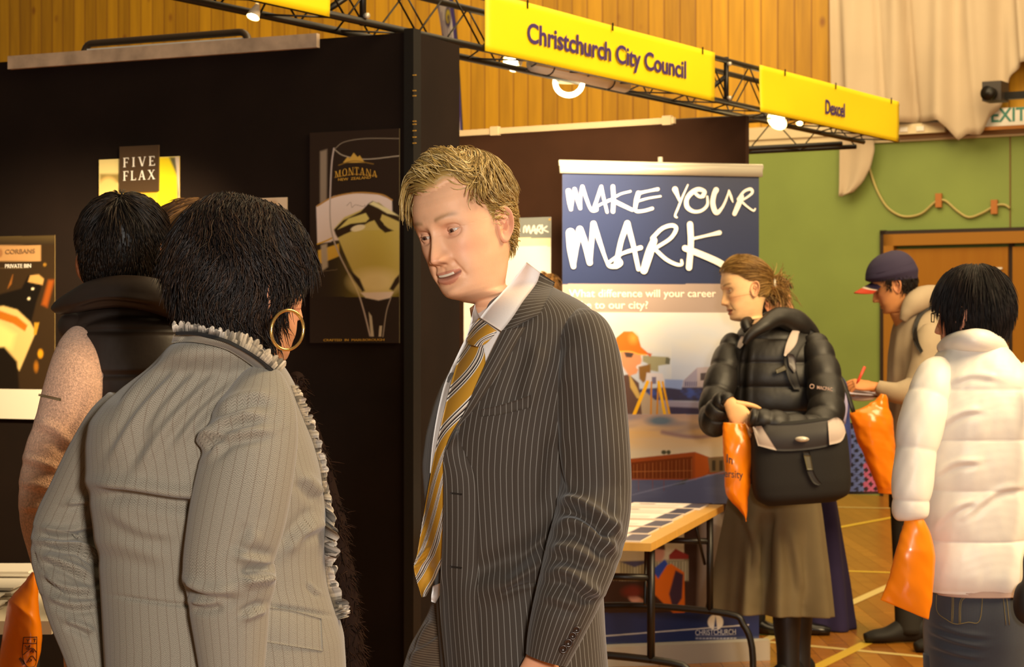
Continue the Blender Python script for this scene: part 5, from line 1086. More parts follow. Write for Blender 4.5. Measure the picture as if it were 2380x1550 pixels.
# ------------------------------------------------------------ the woman in the tweed jacket, seen from behind
def tweed(name, base, dark, light):
    m = stripe_mat(name, base, dark, .0135, .0014, .9, .42); nt = m.node_tree; b = nt.nodes['Principled BSDF']; src = b.inputs['Base Color'].links[0].from_socket
    uv = N(nt, 'ShaderNodeUVMap', uv_map='UVMap'); sx = N(nt, 'ShaderNodeSeparateXYZ'); nt.links.new(uv.outputs[0], sx.inputs[0])
    tri = math_n(nt, 'ABSOLUTE', math_n(nt, 'SUBTRACT', math_n(nt, 'FRACT', math_n(nt, 'DIVIDE', sx.outputs[0], .009)), .5))
    ph = math_n(nt, 'FRACT', math_n(nt, 'ADD', math_n(nt, 'DIVIDE', sx.outputs[1], .0026), math_n(nt, 'MULTIPLY', tri, 2.6)))
    k = math_n(nt, 'MULTIPLY', math_n(nt, 'GREATER_THAN', ph, .5), .38); mx = N(nt, 'ShaderNodeMix', data_type='RGBA'); nt.links.new(k, mx.inputs['Factor']); nt.links.new(src, mx.inputs['A']); mx.inputs['B'].default_value = (*lin(light), 1)
    nt.links.new(mx.outputs['Result'], b.inputs['Base Color']); return m
TWD = tweed('grey_herringbone_tweed', '#6e675a', '#584c3f', '#a69c8b')
FRAY = mat('frayed_grey_trim', rough=.9, vcol=True)
wm = root('person', P(520, 775 + CAMZ * F / 3.1, 3.1), 'dark-haired woman seen from behind in a grey herringbone jacket with hoop earring', 'person')
HW = head((-44, -2, 5), P(578, 662, 3.11), .98, '#c98f68', '#a8584c', '#2a1c16', female=True)
lg = MB()
for sx in (470, 600): limb(lg, [P(sx, 1700, 3.1), P(sx, 2200, 3.1), P(sx, 2920, 3.12)], [.07, .05, .04], '#c98f68')
hl = hand(P(215, 1560, 3.12), (.2, -.2, -1), (-.8, 0, 0), 1, .92, skin='#c98f68'); hr = hand(P(537, 1560, 2.93), (0, -.1, -1), (.6, -.8, 0), -1, .92, skin='#c98f68')
body_mesh(HW, wm, [(P(560, 800, 3.09), .05, .055, 42), (P(540, 840, 3.1), .056, .058, 40)], [(P(500, 900, 3.1), .12, .07, 60), (P(480, 1100, 3.1), .13, .08, 70), (P(500, 1400, 3.1), .12, .08, 70), (P(520, 1700, 3.1), .12, .08, 70)],
          [hl, hr] + list(zip(lg.v, [grid_faces(len(lg.v[0]) // 20, 20, True)] * 2, lg.c)))
eyes(HW, wm)
def wline(a, ph): return np.interp(a, np.radians([0, 20, 40, 55, 68, 78, 90, 180]), [.062, .062, .05, .03, -.0, -.04, -.07, -.085])
def wthick(L): return .003 + .011 * sstep(-.03, .09, L[..., 2]) + .002 * noise2(L[..., 0] * 40, L[..., 2] * 40 + L[..., 1] * 30, 3) + .012 * sstep(.02, -.08, L[..., 1]) * sstep(-.11, -.03, L[..., 2])
def wflow(p):
    d = p - np.array([.0, -.045, .13]); d[:, 2] -= .06; d = d / (np.linalg.norm(d, axis=1, keepdims=True) + 1e-9)
    out = p * np.array([1, 1, 0]); out /= np.linalg.norm(out, axis=1, keepdims=True) + 1e-9; fl_ = sstep(-.04, -.09, p[:, 2])[:, None]; fr_ = sstep(.0, .05, p[:, 1])[:, None]
    d = d * (1 - fr_) + fr_ * np.stack([np.sign(p[:, 0]) * .5, -.25 + 0 * p[:, 0], -.7 + 0 * p[:, 0]], 1)
    d = d * (1 - .25 * fl_) + out * .4 * fl_; d[:, 2] -= .35; tw = np.cross(out, (0, 0, 1)); return d + tw * (.45 * np.sin(p[:, 2] * 45 + p[:, 0] * 30))[:, None]
hair(HW, wm, wline, wthick, wflow, ['#1c1410', '#120d0b', '#2b1d14', '#38271a', '#1a1210'], 9500, lambda p: .060 - .012 * sstep(-.03, -.08, p[:, 2]), .0015, .0010, m=HAIRDK, wave=.0022, noisy=.40, hang=.34, seed=5, K=9, capcol='#140e0b')
m = MB(); c_ = V3(P(668, 767, 2.975)); a = np.linspace(0, 2 * np.pi, 49); rx = V3((.62, .5, .05)) / .8 * .0275; m.tube([c_ + rx * math.cos(t) + V3((0, 0, .0285)) * math.sin(t) for t in a], .0023, 10, False); m.build('hoop_earring', mat('gold_metal', '#e0b266', .2, .9), wm)
# jacket
rows = [(782, 450, 570, 3.06, .06), (795, 408, 595, 3.06, .11), (820, 385, 628, 3.07, .13), (860, 342, 662, 3.1, .13), (900, 288, 684, 3.1, .145), (940, 246, 698, 3.1, .152), (980, 216, 712, 3.1, .158), (1030, 209, 730, 3.1, .16), (1090, 210, 747, 3.1, .16), (1130, 213, 755, 3.1, .156), (1166, 218, 758, 3.1, .15), (1230, 228, 760, 3.1, .143), (1290, 238, 757, 3.1, .14), (1350, 243, 762, 3.1, .142), (1420, 247, 782, 3.1, .15), (1480, 249, 800, 3.1, .155), (1550, 252, 805, 3.1, .16), (1700, 250, 800, 3.1, .16), (1760, 250, 798, 3.1, .155)]
g, uv = silh(rows, 260, 260, 2.45); g = wobble(g, .003, 9, 5)
def fan(x0, y0, x1, y1, w, h): h *= 1.5; return ([(x0, y0), ((x0 + x1) / 2 + (y1 - y0) * -.08, (y0 + y1) / 2), (x1, y1)], w, h)
g = creases(g, [([(205, 1122), (300, 1128), (420, 1146), (520, 1150)], 18, .017, 1.1), fan(480, 850, 330, 1040, 14, .005), fan(560, 880, 400, 1050, 13, .005), fan(400, 830, 270, 960, 14, .004), fan(520, 860, 310, 1110, 15, .006), fan(600, 890, 470, 1030, 13, .006), fan(440, 840, 250, 1080, 12, .004), fan(560, 990, 455, 1130, 16, .006), ([(247, 1381), (340, 1396), (430, 1406), (520, 1410)], 4, -.006, 0), ([(620, 1407), (700, 1418), (785, 1433)], 4, -.006, 0),
    ([(700, 1100), (730, 1130), (752, 1150)], 14, .008), ([(745, 1190), (700, 1240), (660, 1290)], 14, .008), ([(690, 1240), (735, 1225), (758, 1215)], 12, .006), ([(715, 1350), (730, 1370), (748, 1382)], 5, .004), ([(205, 1250), (300, 1270), (400, 1300)], 22, .004), ([(240, 1180), (330, 1230), (410, 1240)], 16, .004)])
jm = MB(); add_grid(jm, g, uv); TW_ = bvh((g.reshape(-1, 3), grid_faces(*g.shape[:2], True)))
g2, u2 = sleeve([(612, 868, 3.02, 34), (607, 900, 2.99, 62), (600, 945, 2.97, 88), (588, 1000, 2.955, 104), (570, 1100, 2.94, 112), (550, 1200, 2.935, 114), (530, 1295, 2.93, 106), (532, 1350, 2.93, 108), (531, 1405, 2.93, 95), (534, 1470, 2.93, 87), (538, 1560, 2.93, 76)], 190, 120, .9)
g2 = wobble(g2, .002, 12, 2)
g2 = creases(g2, [([(470, 1030), (510, 990), (560, 968), (620, 962)], 13, 0.0120), ([(478, 1062), (520, 1018), (570, 1004), (640, 998)], 12, 0.0105), ([(465, 1045), (490, 1015), (530, 1003)], 9, 0.0120), ([(500, 960), (560, 925), (640, 915)], 14, 0.0075), ([(640, 1340), (600, 1345), (560, 1350)], 13, 0.0165), ([(425, 1345), (480, 1370), (560, 1372)], 14, 0.0105), ([(632, 1310), (590, 1300), (540, 1290)], 12, 0.0090), ([(440, 1395), (480, 1400), (520, 1395)], 11, 0.0105), ([(618, 1415), (590, 1425), (560, 1440)], 9, 0.0090), ([(600, 1230), (580, 1260), (570, 1290)], 16, 0.0060)])
add_grid(jm, g2, u2, True, (True, False))
g4, u4 = sleeve([(285, 935, 3.12, 40), (258, 985, 3.13, 58), (222, 1060, 3.15, 66), (185, 1150, 3.17, 72), (157, 1225, 3.18, 80), (152, 1285, 3.17, 81), (165, 1350, 3.15, 78), (183, 1430, 3.13, 70), (203, 1500, 3.12, 62), (222, 1580, 3.11, 54)], 170, 100, .95)
g4 = wobble(g4, .002, 14, 6)
g4 = creases(g4, [([(80, 1255), (140, 1265), (190, 1272), (240, 1310)], 8, 0.0153), ([(90, 1225), (150, 1235), (220, 1215)], 10, 0.0102), ([(95, 1290), (150, 1310), (220, 1345)], 9, 0.0136), ([(100, 1330), (150, 1365), (230, 1375)], 9, 0.0119), ([(110, 1385), (170, 1405), (235, 1400)], 9, 0.0102), ([(150, 1440), (190, 1455), (220, 1470)], 8, 0.0102), ([(75, 1265), (85, 1310), (130, 1360), (160, 1420)], 3, -.003, 0), ([(150, 1170), (190, 1165), (215, 1160)], 8, 0.0085)])
add_grid(jm, g4, u4, True, (True, False)); jk = jm.build('jacket', TWD, wm)
m = MB(); add_strip(m, drape([(622, 1412), (680, 1420), (747, 1438)], [(618, 1492), (680, 1502), (751, 1513)], TW_, .004, .005, 24, 12, .002), swap=True); m.build('pocket_flap', TWD, jk)
m = MB(); add_strip(m, drape([(404, 776), (440, 774), (475, 779), (522, 790), (562, 811), (603, 837), (650, 872)], [(398, 797), (440, 795), (480, 800), (525, 812), (560, 832), (596, 858), (636, 890)], TW_, .022, .01, 44, 8, .004, offA=.05, offB=.010)); m.build('collar', TWD, jk)
m = MB(); add_strip(m, drape([(408, 771), (440, 770), (475, 774), (522, 786), (562, 806), (603, 832), (640, 862)], [(408, 779), (440, 778), (475, 783), (522, 795), (562, 815), (603, 842), (636, 872)], TW_, .052, .004, 40, 4, .002, offA=.055, offB=.05)); m.build('collar_piping', mat('black_velvet', '#0b0909', .9), jk)
def frill(name, base, outer, tree, off, n, par, seed, tooth=.4):
    """ragged overlapping cloth tabs along a line"""
    rng = np.random.default_rng(seed); b = cat(np.array(base, float), 20); o = cat(np.array(outer, float), 20); mb = MB(); L_ = len(b)
    for i in range(n):
        for lay in range(2):
            t0 = int((i + rng.uniform(-.2, .2)) / n * (L_ - 1)); t1 = min(L_ - 1, t0 + int(L_ / n * rng.uniform(1.1, 1.7))); t0 = max(0, t0)
            if t1 - t0 < 2: continue
            k = np.linspace(t0, t1, 6).astype(int); ln = rng.uniform(.6, 1.15); p = b[k]; q = b[k] + (o[k] - b[k]) * ln * (1 - tooth * np.abs(np.linspace(-1, 1, 6) + rng.uniform(-.4, .4)) ** 1.5)[:, None]
            g, uv, th = drape(p, q, tree, off + .002 * lay + rng.uniform(0, .003), .0015, 6, 6, rng.uniform(.001, .004), Y=3.0, k=1, offA=off, offB=off + rng.uniform(.0, .009)); nb = len(mb.v); add_strip(mb, (g, uv, th))
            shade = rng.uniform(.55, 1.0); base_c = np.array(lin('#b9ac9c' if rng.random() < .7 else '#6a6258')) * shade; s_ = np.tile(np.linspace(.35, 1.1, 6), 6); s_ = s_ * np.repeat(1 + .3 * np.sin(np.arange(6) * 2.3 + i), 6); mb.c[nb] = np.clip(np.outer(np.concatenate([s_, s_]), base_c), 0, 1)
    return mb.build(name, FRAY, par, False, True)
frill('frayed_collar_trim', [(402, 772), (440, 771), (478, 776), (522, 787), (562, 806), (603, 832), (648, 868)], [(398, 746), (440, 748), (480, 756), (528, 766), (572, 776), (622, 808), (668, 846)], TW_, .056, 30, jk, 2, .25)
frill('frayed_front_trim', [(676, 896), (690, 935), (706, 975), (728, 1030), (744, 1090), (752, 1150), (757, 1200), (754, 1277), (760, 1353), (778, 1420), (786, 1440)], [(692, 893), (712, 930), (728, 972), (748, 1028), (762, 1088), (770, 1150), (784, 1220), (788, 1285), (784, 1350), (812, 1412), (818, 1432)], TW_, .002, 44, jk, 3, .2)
# fluffy brown scarf hanging down her front
FURM = mat('brown_fur', rough=.9, vcol=True, spec=.05); rng = np.random.default_rng(8); sp = cat(np.array([(688, 880, 3.14, 24), (700, 930, 3.2, 20), (740, 1040, 3.22, 20), (772, 1170, 3.22, 26), (782, 1215, 3.22, 30), (786, 1275, 3.22, 30), (798, 1330, 3.22, 34), (806, 1390, 3.22, 34), (812, 1450, 3.22, 32), (820, 1510, 3.22, 34), (822, 1590, 3.22, 34), (822, 1680, 3.22, 30)], float), 8); mb = MB()
v, f, uv = tube([P(*q[:3]) for q in sp], sp[:, 3] / F * sp[:, 2] * .8, 16, True); mb.add(v, f, None, lin('#21150f'))
n = 6000; k = rng.integers(0, len(sp), n); th = rng.uniform(0, 2 * np.pi, n); rad = sp[k, 3] / F * sp[k, 2] * .82; lump = .85 + .3 * np.sin(k * .8); c0_ = np.array([P(*q[:3]) for q in sp])[k]; dirv = np.stack([np.cos(th), np.sin(th) * 1, rng.normal(0, .3, n)], 1)
t_ = np.linspace(0, 1, 5); cur = rng.normal(0, .9, (n, 3)); Pt = c0_[:, None] + dirv[:, None] * (rad * lump)[:, None, None] * (.72 + .22 * t_)[None, :, None] + cur[:, None] * (.007 * t_ ** 1.5)[None, :, None] + np.array([0, 0, -.008])[None, None] * (t_ ** 2)[None, :, None]
fc = np.array([lin(c) for c in ('#22150e', '#2e1e14', '#170e09', '#352318')])[rng.integers(0, 4, n)]; v, f, c = strand_mesh(Pt, .0011, fc); mb.add(v, f, None, c); mb.build('fur_scarf', FURM, wm, True, True)
m = MB(); gs, us = silh([(1700, 262, 790, 3.1, .145), (1900, 255, 800, 3.1, .16), (2300, 290, 770, 3.1, .15), (2480, 310, 750, 3.1, .14)], 30, 60); add_grid(m, gs, us); m.build('skirt', mat('charcoal_wool', '#2a2724', .9), wm); ms = mat('dark_leather', '#1c1512', .35)
for sx in (470, 600): c_ = P(sx, 2900, 3.12); shoe(wm, ms, (c_.x + .06, c_.y + .16, 0), (c_.x - .02, c_.y - .07, 0), .042, .09)

# ------------------------------------------------------------ man in the dark padded vest at the wine posters
FLEECE = mat('pink_tan_fleece', '#d3a586', .95, bump=.9, bscale=420, mottled=.32, mscale=260, sheen=.3); VEST = mat('dark_brown_nylon', '#2a1f19', .5, bump=.15, bscale=60, mottled=.12, mscale=10)
vm = root('person', P(300, 775 + CAMZ * F / 4.05, 4.05), 'short-haired man seen from behind in a dark padded vest over a pink fleece', 'person')
HV = head((-6, 4, 0), P(292, 606, 4.0), .99, '#d69a72', '#a8584c', '#2a1c16'); lg = MB()
for sx in (230, 370): limb(lg, [P(sx, 1500, 4.05), P(sx, 1900, 4.05), P(sx, 2380, 4.07)], [.07, .05, .04], '#d69a72')
hl = hand(P(128, 1330, 3.86), (.1, .5, -.8), (-.9, 0, 0), 1, 1, skin='#d69a72')
body_mesh(HV, vm, [(P(292, 690, 4.02), .056, .058, 90), (P(295, 740, 4.04), .06, .06, 90)], [(P(310, 800, 4.05), .12, .07, 90), (P(310, 1000, 4.05), .14, .08, 90), (P(310, 1300, 4.05), .12, .08, 90), (P(310, 1500, 4.05), .12, .08, 90)], [hl] + list(zip(lg.v, [grid_faces(len(lg.v[0]) // 20, 20, True)] * 2, lg.c)))
eyes(HV, vm)
def vline(a, ph): return np.interp(a, np.radians([0, 25, 45, 58, 68, 78, 88, 98, 115, 150, 180]), [.07, .075, .06, .04, .0, -.012, .03, .028, -.05, -.088, -.09])
def vflow(p): d = p - np.array([.01, -.06, .10]); d[:, 2] -= .07; return d / (np.linalg.norm(d, axis=1, keepdims=True) + 1e-9) + np.array([0, .25, 0]) * sstep(.05, .1, p[:, 2])[:, None]
hair(HV, vm, vline, lambda L: .004 + .010 * sstep(.0, .1, L[..., 2]), vflow, ['#1d1510', '#120d0b', '#2e2116', '#231810'], 4200, lambda p: .013 + .022 * sstep(.03, .1, p[:, 2]), .003, .0011, m=HAIRDK, noisy=.22, seed=9, capcol='#15100c')
g, uv = silh([(648, 240, 350, 4.05, .05), (668, 212, 390, 4.05, .09), (700, 192, 430, 4.05, .115), (735, 168, 462, 4.05, .135), (775, 152, 484, 4.05, .15), (850, 146, 500, 4.05, .165), (1000, 150, 500, 4.05, .17), (1250, 160, 492, 4.05, .165), (1400, 158, 495, 4.05, .16)], 160, 140, 2.5)
vv = CAMZ - g[..., 2]; g = g + gnorm(g) * (-.006 * np.exp(-(((proj(g)[..., 1] - 820) % 105 - 52) / 7) ** 2))[..., None] * np.sign(((g - g.reshape(-1, 3).mean(0)) * gnorm(g)).sum()); g = creases(wobble(g, .003, 14, 4), [([(150, 790), (210, 745), (300, 730), (420, 742)], 8, -.006, 0)])
m = MB(); add_grid(m, g, uv); gc, uc = sleeve([(124, 716, 3.98, 7), (140, 713, 3.96, 18), (175, 700, 3.93, 27), (222, 684, 3.91, 35), (290, 677, 3.90, 38), (370, 690, 3.91, 40), (430, 722, 3.95, 34), (450, 760, 4.0, 20)], 60, 40, .9); add_grid(m, creases(gc, [([(160, 712), (250, 690), (380, 705)], 8, .006)]), uc)
ga, ua = sleeve([(163, 770, 4.0, 26), (168, 764, 3.975, 38), (196, 762, 3.955, 30), (224, 790, 3.93, 22), (240, 850, 3.92, 16), (244, 920, 3.92, 14), (236, 990, 3.92, 14)], 60, 24, .8); add_grid(m, ga, ua); m.build('padded_vest', VEST, vm)
g2, u2 = sleeve([(196, 772, 3.98, 30), (192, 800, 3.95, 50), (183, 845, 3.92, 62), (174, 900, 3.90, 69), (160, 955, 3.89, 71), (146, 1005, 3.88, 71), (126, 1060, 3.87, 72), (113, 1130, 3.86, 71), (110, 1200, 3.86, 66), (118, 1270, 3.86, 56), (126, 1330, 3.86, 44)], 140, 80, .95)
g2 = creases(wobble(g2, .003, 16, 1), [([(120, 800), (170, 815), (230, 850)], 3, -.003, 0), ([(50, 1060), (90, 1075), (140, 1090)], 10, .007), ([(45, 1120), (90, 1130), (130, 1140)], 10, .007), ([(48, 1180), (90, 1180), (120, 1185)], 9, .006), ([(80, 980), (130, 1000), (180, 1050)], 14, .006), ([(220, 900), (190, 980), (150, 1060)], 12, .004)])
m = MB(); add_grid(m, g2, u2); m.build('fleece_sleeve', FLEECE, vm); TV = bvh((g2.reshape(-1, 3), grid_faces(*g2.shape[:2], True)))
m = MB(); add_strip(m, drape([(90, 915), (115, 920), (142, 926)], [(89, 920), (115, 926), (141, 932)], TV, .003, .002, 12, 3)); m.build('zip', mat('zip_metal', '#a08a68', .4, .6), vm)
m = MB(); gs, us = silh([(1390, 165, 490, 4.05, .14), (1550, 168, 486, 4.05, .14)], 12, 50); add_grid(m, gs, us)
for sx in (245, 405): gq, uq = sleeve([(sx, 1500, 4.05, 92), (sx, 1900, 4.05, 76), (sx, 2400, 4.07, 60)], 24, 30); add_grid(m, gq, uq)
m.build('trousers', mat('dark_denim', '#23252e', .8), vm); ms = mat('dark_leather_shoe', '#1c1512', .35)
for sx in (240, 400): c_ = P(sx, 2420, 4.07); shoe(vm, ms, (c_.x, c_.y + .17, 0), (c_.x, c_.y - .08, 0), .045, .1)

# ------------------------------------------------------------ plain standing people mostly hidden by others
def bystander(label, hx, hy, Y, pose, skin, hcols, cloth, trous, s=1.0, long=False, w=.2, tw=None):
    k = F / Y; c = P(hx, hy, Y); R_ = root('person', (c.x, Y, 0), label, 'person'); H_ = head(pose, c, s, skin, ncol=110, nrow=110); hz = c.z; lg = MB()
    for sg in (-1, 1): limb(lg, [(c.x + sg * .09, Y, .8), (c.x + sg * .09, Y, .45), (c.x + sg * .09, Y, .06)], [.06, .045, .035], skin)
    hd = [hand((c.x + sg * (w + .02), Y - .04, .80), (0, -.1, -1), (sg, -.1, 0), -sg, .95, skin=skin) for sg in (-1, 1)]
    ya = pose[0] + 90
    body_mesh(H_, R_, [((c.x, Y, hz - .165), .052, .056, ya), ((c.x, Y, hz - .2), .056, .06, ya)], [((c.x, Y, hz - .25), .13, .07, 90), ((c.x, Y, hz - .5), .13, .08, 90), ((c.x, Y, .82), .12, .08, 90)], hd + list(zip(lg.v, [grid_faces(len(lg.v[0]) // 20, 20, True)] * 2, lg.c)))
    eyes(H_, R_)
    hair(H_, R_, (lambda a, ph: np.interp(a, np.radians([0, 40, 60, 75, 90, 180]), [.068, .06, .03, -.05, -.08, -.1])) if long else vline, lambda L: .012 + .008 * sstep(0, .1, L[..., 2]), vflow, hcols, 1400, lambda p: .03 + .03 * long + 0 * p[:, 2], .006, .0018, noisy=.25, seed=int(hx), hang=.4 * long, m=HAIRM, capcol=hcols[0])
    rows = [(hz - .19, .06, .06), (hz - .22, .13, .09), (hz - .26, w - .01, .11), (hz - .4, w, .13), (hz - .6, w * .95, .125), (.86, w, .13), (.72, w * 1.02, .135)]
    rr = [(CY - (z - CAMZ) * k, hx - a * k, hx + a * k, Y, b) for z, a, b in rows]; g, uv = silh(rr, 60, 70); m = MB(); add_grid(m, wobble(g, .004, 9, hx), uv)
    for sg in (-1, 1):
        gq, uq = sleeve([(hx + sg * (w - .03) * k, CY - (hz - .25 - CAMZ) * k, Y, .045 * k), (hx + sg * (w + .01) * k, CY - (hz - .4 - CAMZ) * k, Y - .01, .055 * k), (hx + sg * (w + .03) * k, CY - (hz - .55 - CAMZ) * k, Y, .05 * k), (hx + sg * (w + .02) * k, CY - (.82 - CAMZ) * k, Y - .04, .038 * k)], 40, 30); add_grid(m, gq, uq)
    m.build('jacket', cloth, R_); m = MB()
    for sg in (-1, 1): v, f, uv = tube([(c.x + sg * .09, Y, .86), (c.x + sg * .095, Y, .5), (c.x + sg * .1, Y + .01, .05)], [.1, .08, .068], 24, True, 1, 6); m.add(v, f, uv)
    m.build('trousers', trous, R_); yv = math.radians(pose[0]); d = V3((-math.sin(yv), math.cos(yv), 0))
    for sg in (-1, 1): q = V3((c.x + sg * .1, Y, 0)); shoe(R_, BSHOE, q + d * .18, q - d * .08, .045, .1)
    return R_
BSHOE = mat('black_leather_shoe', '#15110e', .25); DKN = mat('dark_cloth', '#1d1a1c', .8); DKT = mat('dark_trouser_cloth', '#1b1816', .8)
bystander('brown-haired person mostly hidden between the vest wearer and the tweed-jacketed woman', 445, 600, 4.75, (60, 0, 0), '#d08a4c', ['#7a5730', '#4a3018'], mat('brown_cloth', '#3a2a20', .8), DKT, .98, True, .17)
bystander('brown-haired person showing only a strip of hair above the suited shoulder', 1256, 705, 9.35, (95, -8, 0), '#d9a56a', ['#6e4c26', '#8a6434', '#4a3218'], DKN, DKT, .97, False, .13)
bystander('person whose black leather shoe shows between the banner and the long skirt', 1795, 705, 9.75, (-100, 0, 0), '#c98f68', ['#2a1c14', '#1a120d'], DKN, DKT, .97, False, .13)
# ------------------------------------------------------------ young woman in the black puffer jacket
PUFF = mat('black_quilted_nylon', '#130e0b', .5, bump=.2, bscale=45, mottled=.1, mscale=8)
def quilt(g, pitch, amp, q0=0.0, wrap=True, along=None):
    """padded rolls between stitched seams"""
    n = gnorm(g, wrap); n = n * np.sign(((g - g.reshape(-1, 3).mean(0)) * n).sum()); z = g[..., 2] if along is None else along
    t = ((z - q0) / pitch) % 1.0; return g + n * (amp * (np.sqrt(np.clip(np.sin(np.pi * t), 0, 1)) - .75 + .1 * noise2(g[..., 0] * 60, g[..., 2] * 30, 2)))[..., None]
YG = 8.4
gm = root('person', (P(1795, 0, YG).x, YG, 0), 'fair-haired young woman in a black puffer jacket and olive skirt looking down', 'person')
HG = head((104, -9, 9), P(1729, 673, YG), 1.01, '#e8bd8c', '#b5523c', '#6e4a24', mouth=.003, female=True, gaze=(0, 1, -.5), closed=.6, nose=.85, cheeks='#d98a62')
lg = MB()
for sx, dy in ((1830, -.03), (1855, .05)): limb(lg, [P(sx, 1330, YG + dy), P(sx, 1420, YG + dy), P(sx + 2, 1500, YG + dy), P(sx + 2, 1570, YG + dy)], [.05, .045, .036, .03], '#e3b27c')
h1 = hand(P(1697, 938, 8.03), (.75, -.25, -1.0), (-.1, -.95, .15), 1, .98, (.55, .6, .65, .7), .3, '#e3b27c', wl=.018); h2 = hand(P(1702, 972, 8.09), (.3, -.1, -.35), (-.3, -.8, .4), -1, .92, (.9, .9, .95, 1.0), .5, '#dba873')
body_mesh(HG, gm, [(P(1752, 738, YG), .043, .047, 130), (P(1765, 765, YG), .05, .05, 130)], [(P(1790, 815, YG + .04), .08, .06, 130), (P(1800, 950, YG + .02), .13, .08, 110), (P(1800, 1150, YG + .02), .12, .08, 100), (P(1800, 1250, YG + .02), .12, .08, 100)], [h1, h2] + list(zip(lg.v, [grid_faces(len(lg.v[0]) // 20, 20, True)] * 2, lg.c)))
eyes(HG, gm, '#5c5348')
def gline(a, ph): return np.interp(a, np.radians([0, 20, 40, 58, 70, 80, 90, 100, 115, 180]), [.07, .068, .058, .042, .026, .018, .02, .0, -.05, -.06])
def gflow(p): d = np.array([0, -.115, .0]) - p; return d / (np.linalg.norm(d, axis=1, keepdims=True) + 1e-9)
GH = ['#8f6c38', '#a88448', '#75562a', '#b8945a', '#80602f']
hair(HG, gm, gline, lambda L: .006 + .010 * sstep(.02, .1, L[..., 2]), gflow, GH, 2600, lambda p: .07 + 0 * p[:, 2], .003, .0013, noisy=.06, seed=3, capcol='#80602f')
rng = np.random.default_rng(12); n = 420; c0_ = np.array([0, -.118, -.012]); st = c0_ + rng.normal(0, .018, (n, 3)); t = np.linspace(0, 1, 8)[None, :, None]; e_ = st + np.stack([rng.normal(0, .03, n), rng.normal(-.035, .02, n), rng.normal(-.035, .055, n)], 1)
mid = (st + e_) / 2 + np.array([0, -.03, .02]); Pt = st[:, None] * (1 - t) ** 2 + 2 * mid[:, None] * t * (1 - t) + e_[:, None] * t * t; v, f, c = strand_mesh(HG['w'](Pt.reshape(-1, 3)).reshape(Pt.shape), .0016, np.array([lin(x) for x in GH])[rng.integers(0, 5, n)])
mb = MB(); mb.add(v, f, None, c); v, f, uv = tube([HG['w'](q) for q in ((0, -.09, .0), (0, -.125, -.01), (.0, -.15, -.04), (.0, -.15, -.08))], [.03, .034, .028, .01], 16, True, 1, 4); mb.add(v, f, None, lin('#8a5c26')); mb.build('hair_bun', HAIRM, gm, True, True)
mb = MB(); mb.tube([HG['w']((-.012, -.128, .025)), HG['w']((-.03, -.125, .01)), HG['w']((-.035, -.118, -.012))], .006, 8); mb.build('hair_clip', ALU, gm)
g, uv = silh([(748, 1742, 1782, YG + .02, .05), (762, 1722, 1840, YG + .02, .09), (785, 1706, 1893, YG + .02, .13), (830, 1690, 1912, YG + .02, .16), (880, 1682, 1920, YG + .02, .175), (940, 1684, 1922, YG + .02, .18), (1000, 1690, 1922, YG + .02, .18), (1060, 1692, 1924, YG + .02, .18), (1110, 1692, 1922, YG + .02, .17), (1140, 1694, 1918, YG + .02, .16)], 150, 130, 2.4)
g = quilt(g, .098, .014, .03); g = creases(g, [([(1740, 790), (1728, 860), (1724, 960), (1724, 1060)], 4, -.008, 0), ([(1752, 790), (1742, 860), (1738, 960), (1738, 1060)], 5, .006, 0)])
m = MB(); add_grid(m, g, uv); TG = bvh((g.reshape(-1, 3), grid_faces(*g.shape[:2], True)))
for pth, nn in (([(1888, 790, 8.36, 26), (1897, 812, 8.32, 36), (1911, 860, 8.27, 41), (1920, 920, 8.2, 43), (1917, 970, 8.13, 43), (1890, 1000, 8.06, 40), (1850, 997, 8.01, 37), (1800, 983, 7.98, 32), (1760, 973, 7.97, 25), (1740, 968, 7.97, 18)], 11), ([(1707, 782, 8.42, 20), (1697, 812, 8.38, 30), (1682, 860, 8.32, 36), (1668, 915, 8.26, 38), (1660, 960, 8.2, 37), (1662, 985, 8.13, 35), (1665, 962, 8.08, 30), (1673, 940, 8.06, 24), (1686, 928, 8.04, 20), (1694, 935, 8.03, 18)], 9)):
    gq, uq = sleeve(pth, 110, 60, .95); al = np.broadcast_to(np.linspace(0, nn, len(gq))[:, None], gq.shape[:2]); gq = quilt(gq, 1.0, .010, 0, True, al); add_grid(m, wobble(gq, .002, 30, nn), uq); 
    if nn == 11: TGS = bvh((gq.reshape(-1, 3), grid_faces(*gq.shape[:2], True)))
gq, uq = sleeve([(1730, 800, 8.22, 7), (1744, 780, 8.22, 12), (1774, 757, 8.24, 17), (1810, 738, 8.3, 24), (1848, 750, 8.36, 33), (1878, 780, 8.42, 31), (1900, 812, 8.46, 14)], 60, 36, .9); add_grid(m, wobble(gq, .004, 25, 7), uq)
gq, uq = sleeve([(1738, 768, 8.3, 10), (1732, 752, 8.32, 12), (1742, 744, 8.36, 10), (1775, 742, 8.44, 14), (1810, 730, 8.46, 18)], 30, 24); add_grid(m, gq, uq)
gj = m.build('puffer_jacket', PUFF, gm)
h = TGS.ray_cast(Vector((0, 0, CAMZ)), (P(1908, 903, 5) - Vector((0, 0, CAMZ))).normalized())[0]; yl = (h.y if h else 8.1) - .02
AL = through((P(1880, 0, yl + .03).x, yl + .03), (P(1935, 0, yl + .02).x, yl + .02)); PK = mat('pale_pink_print', '#c9a898', .6)
small('sleeve_lettering', 'O MACPAC', AL, 1884, 901, 1932, 908, 8, PK, gj, .012, .01) if 0 else small('sleeve_lettering', 'MACPAC', AL, 1899, 904, 1935, 909, 8, PK, gj, .012, .005)
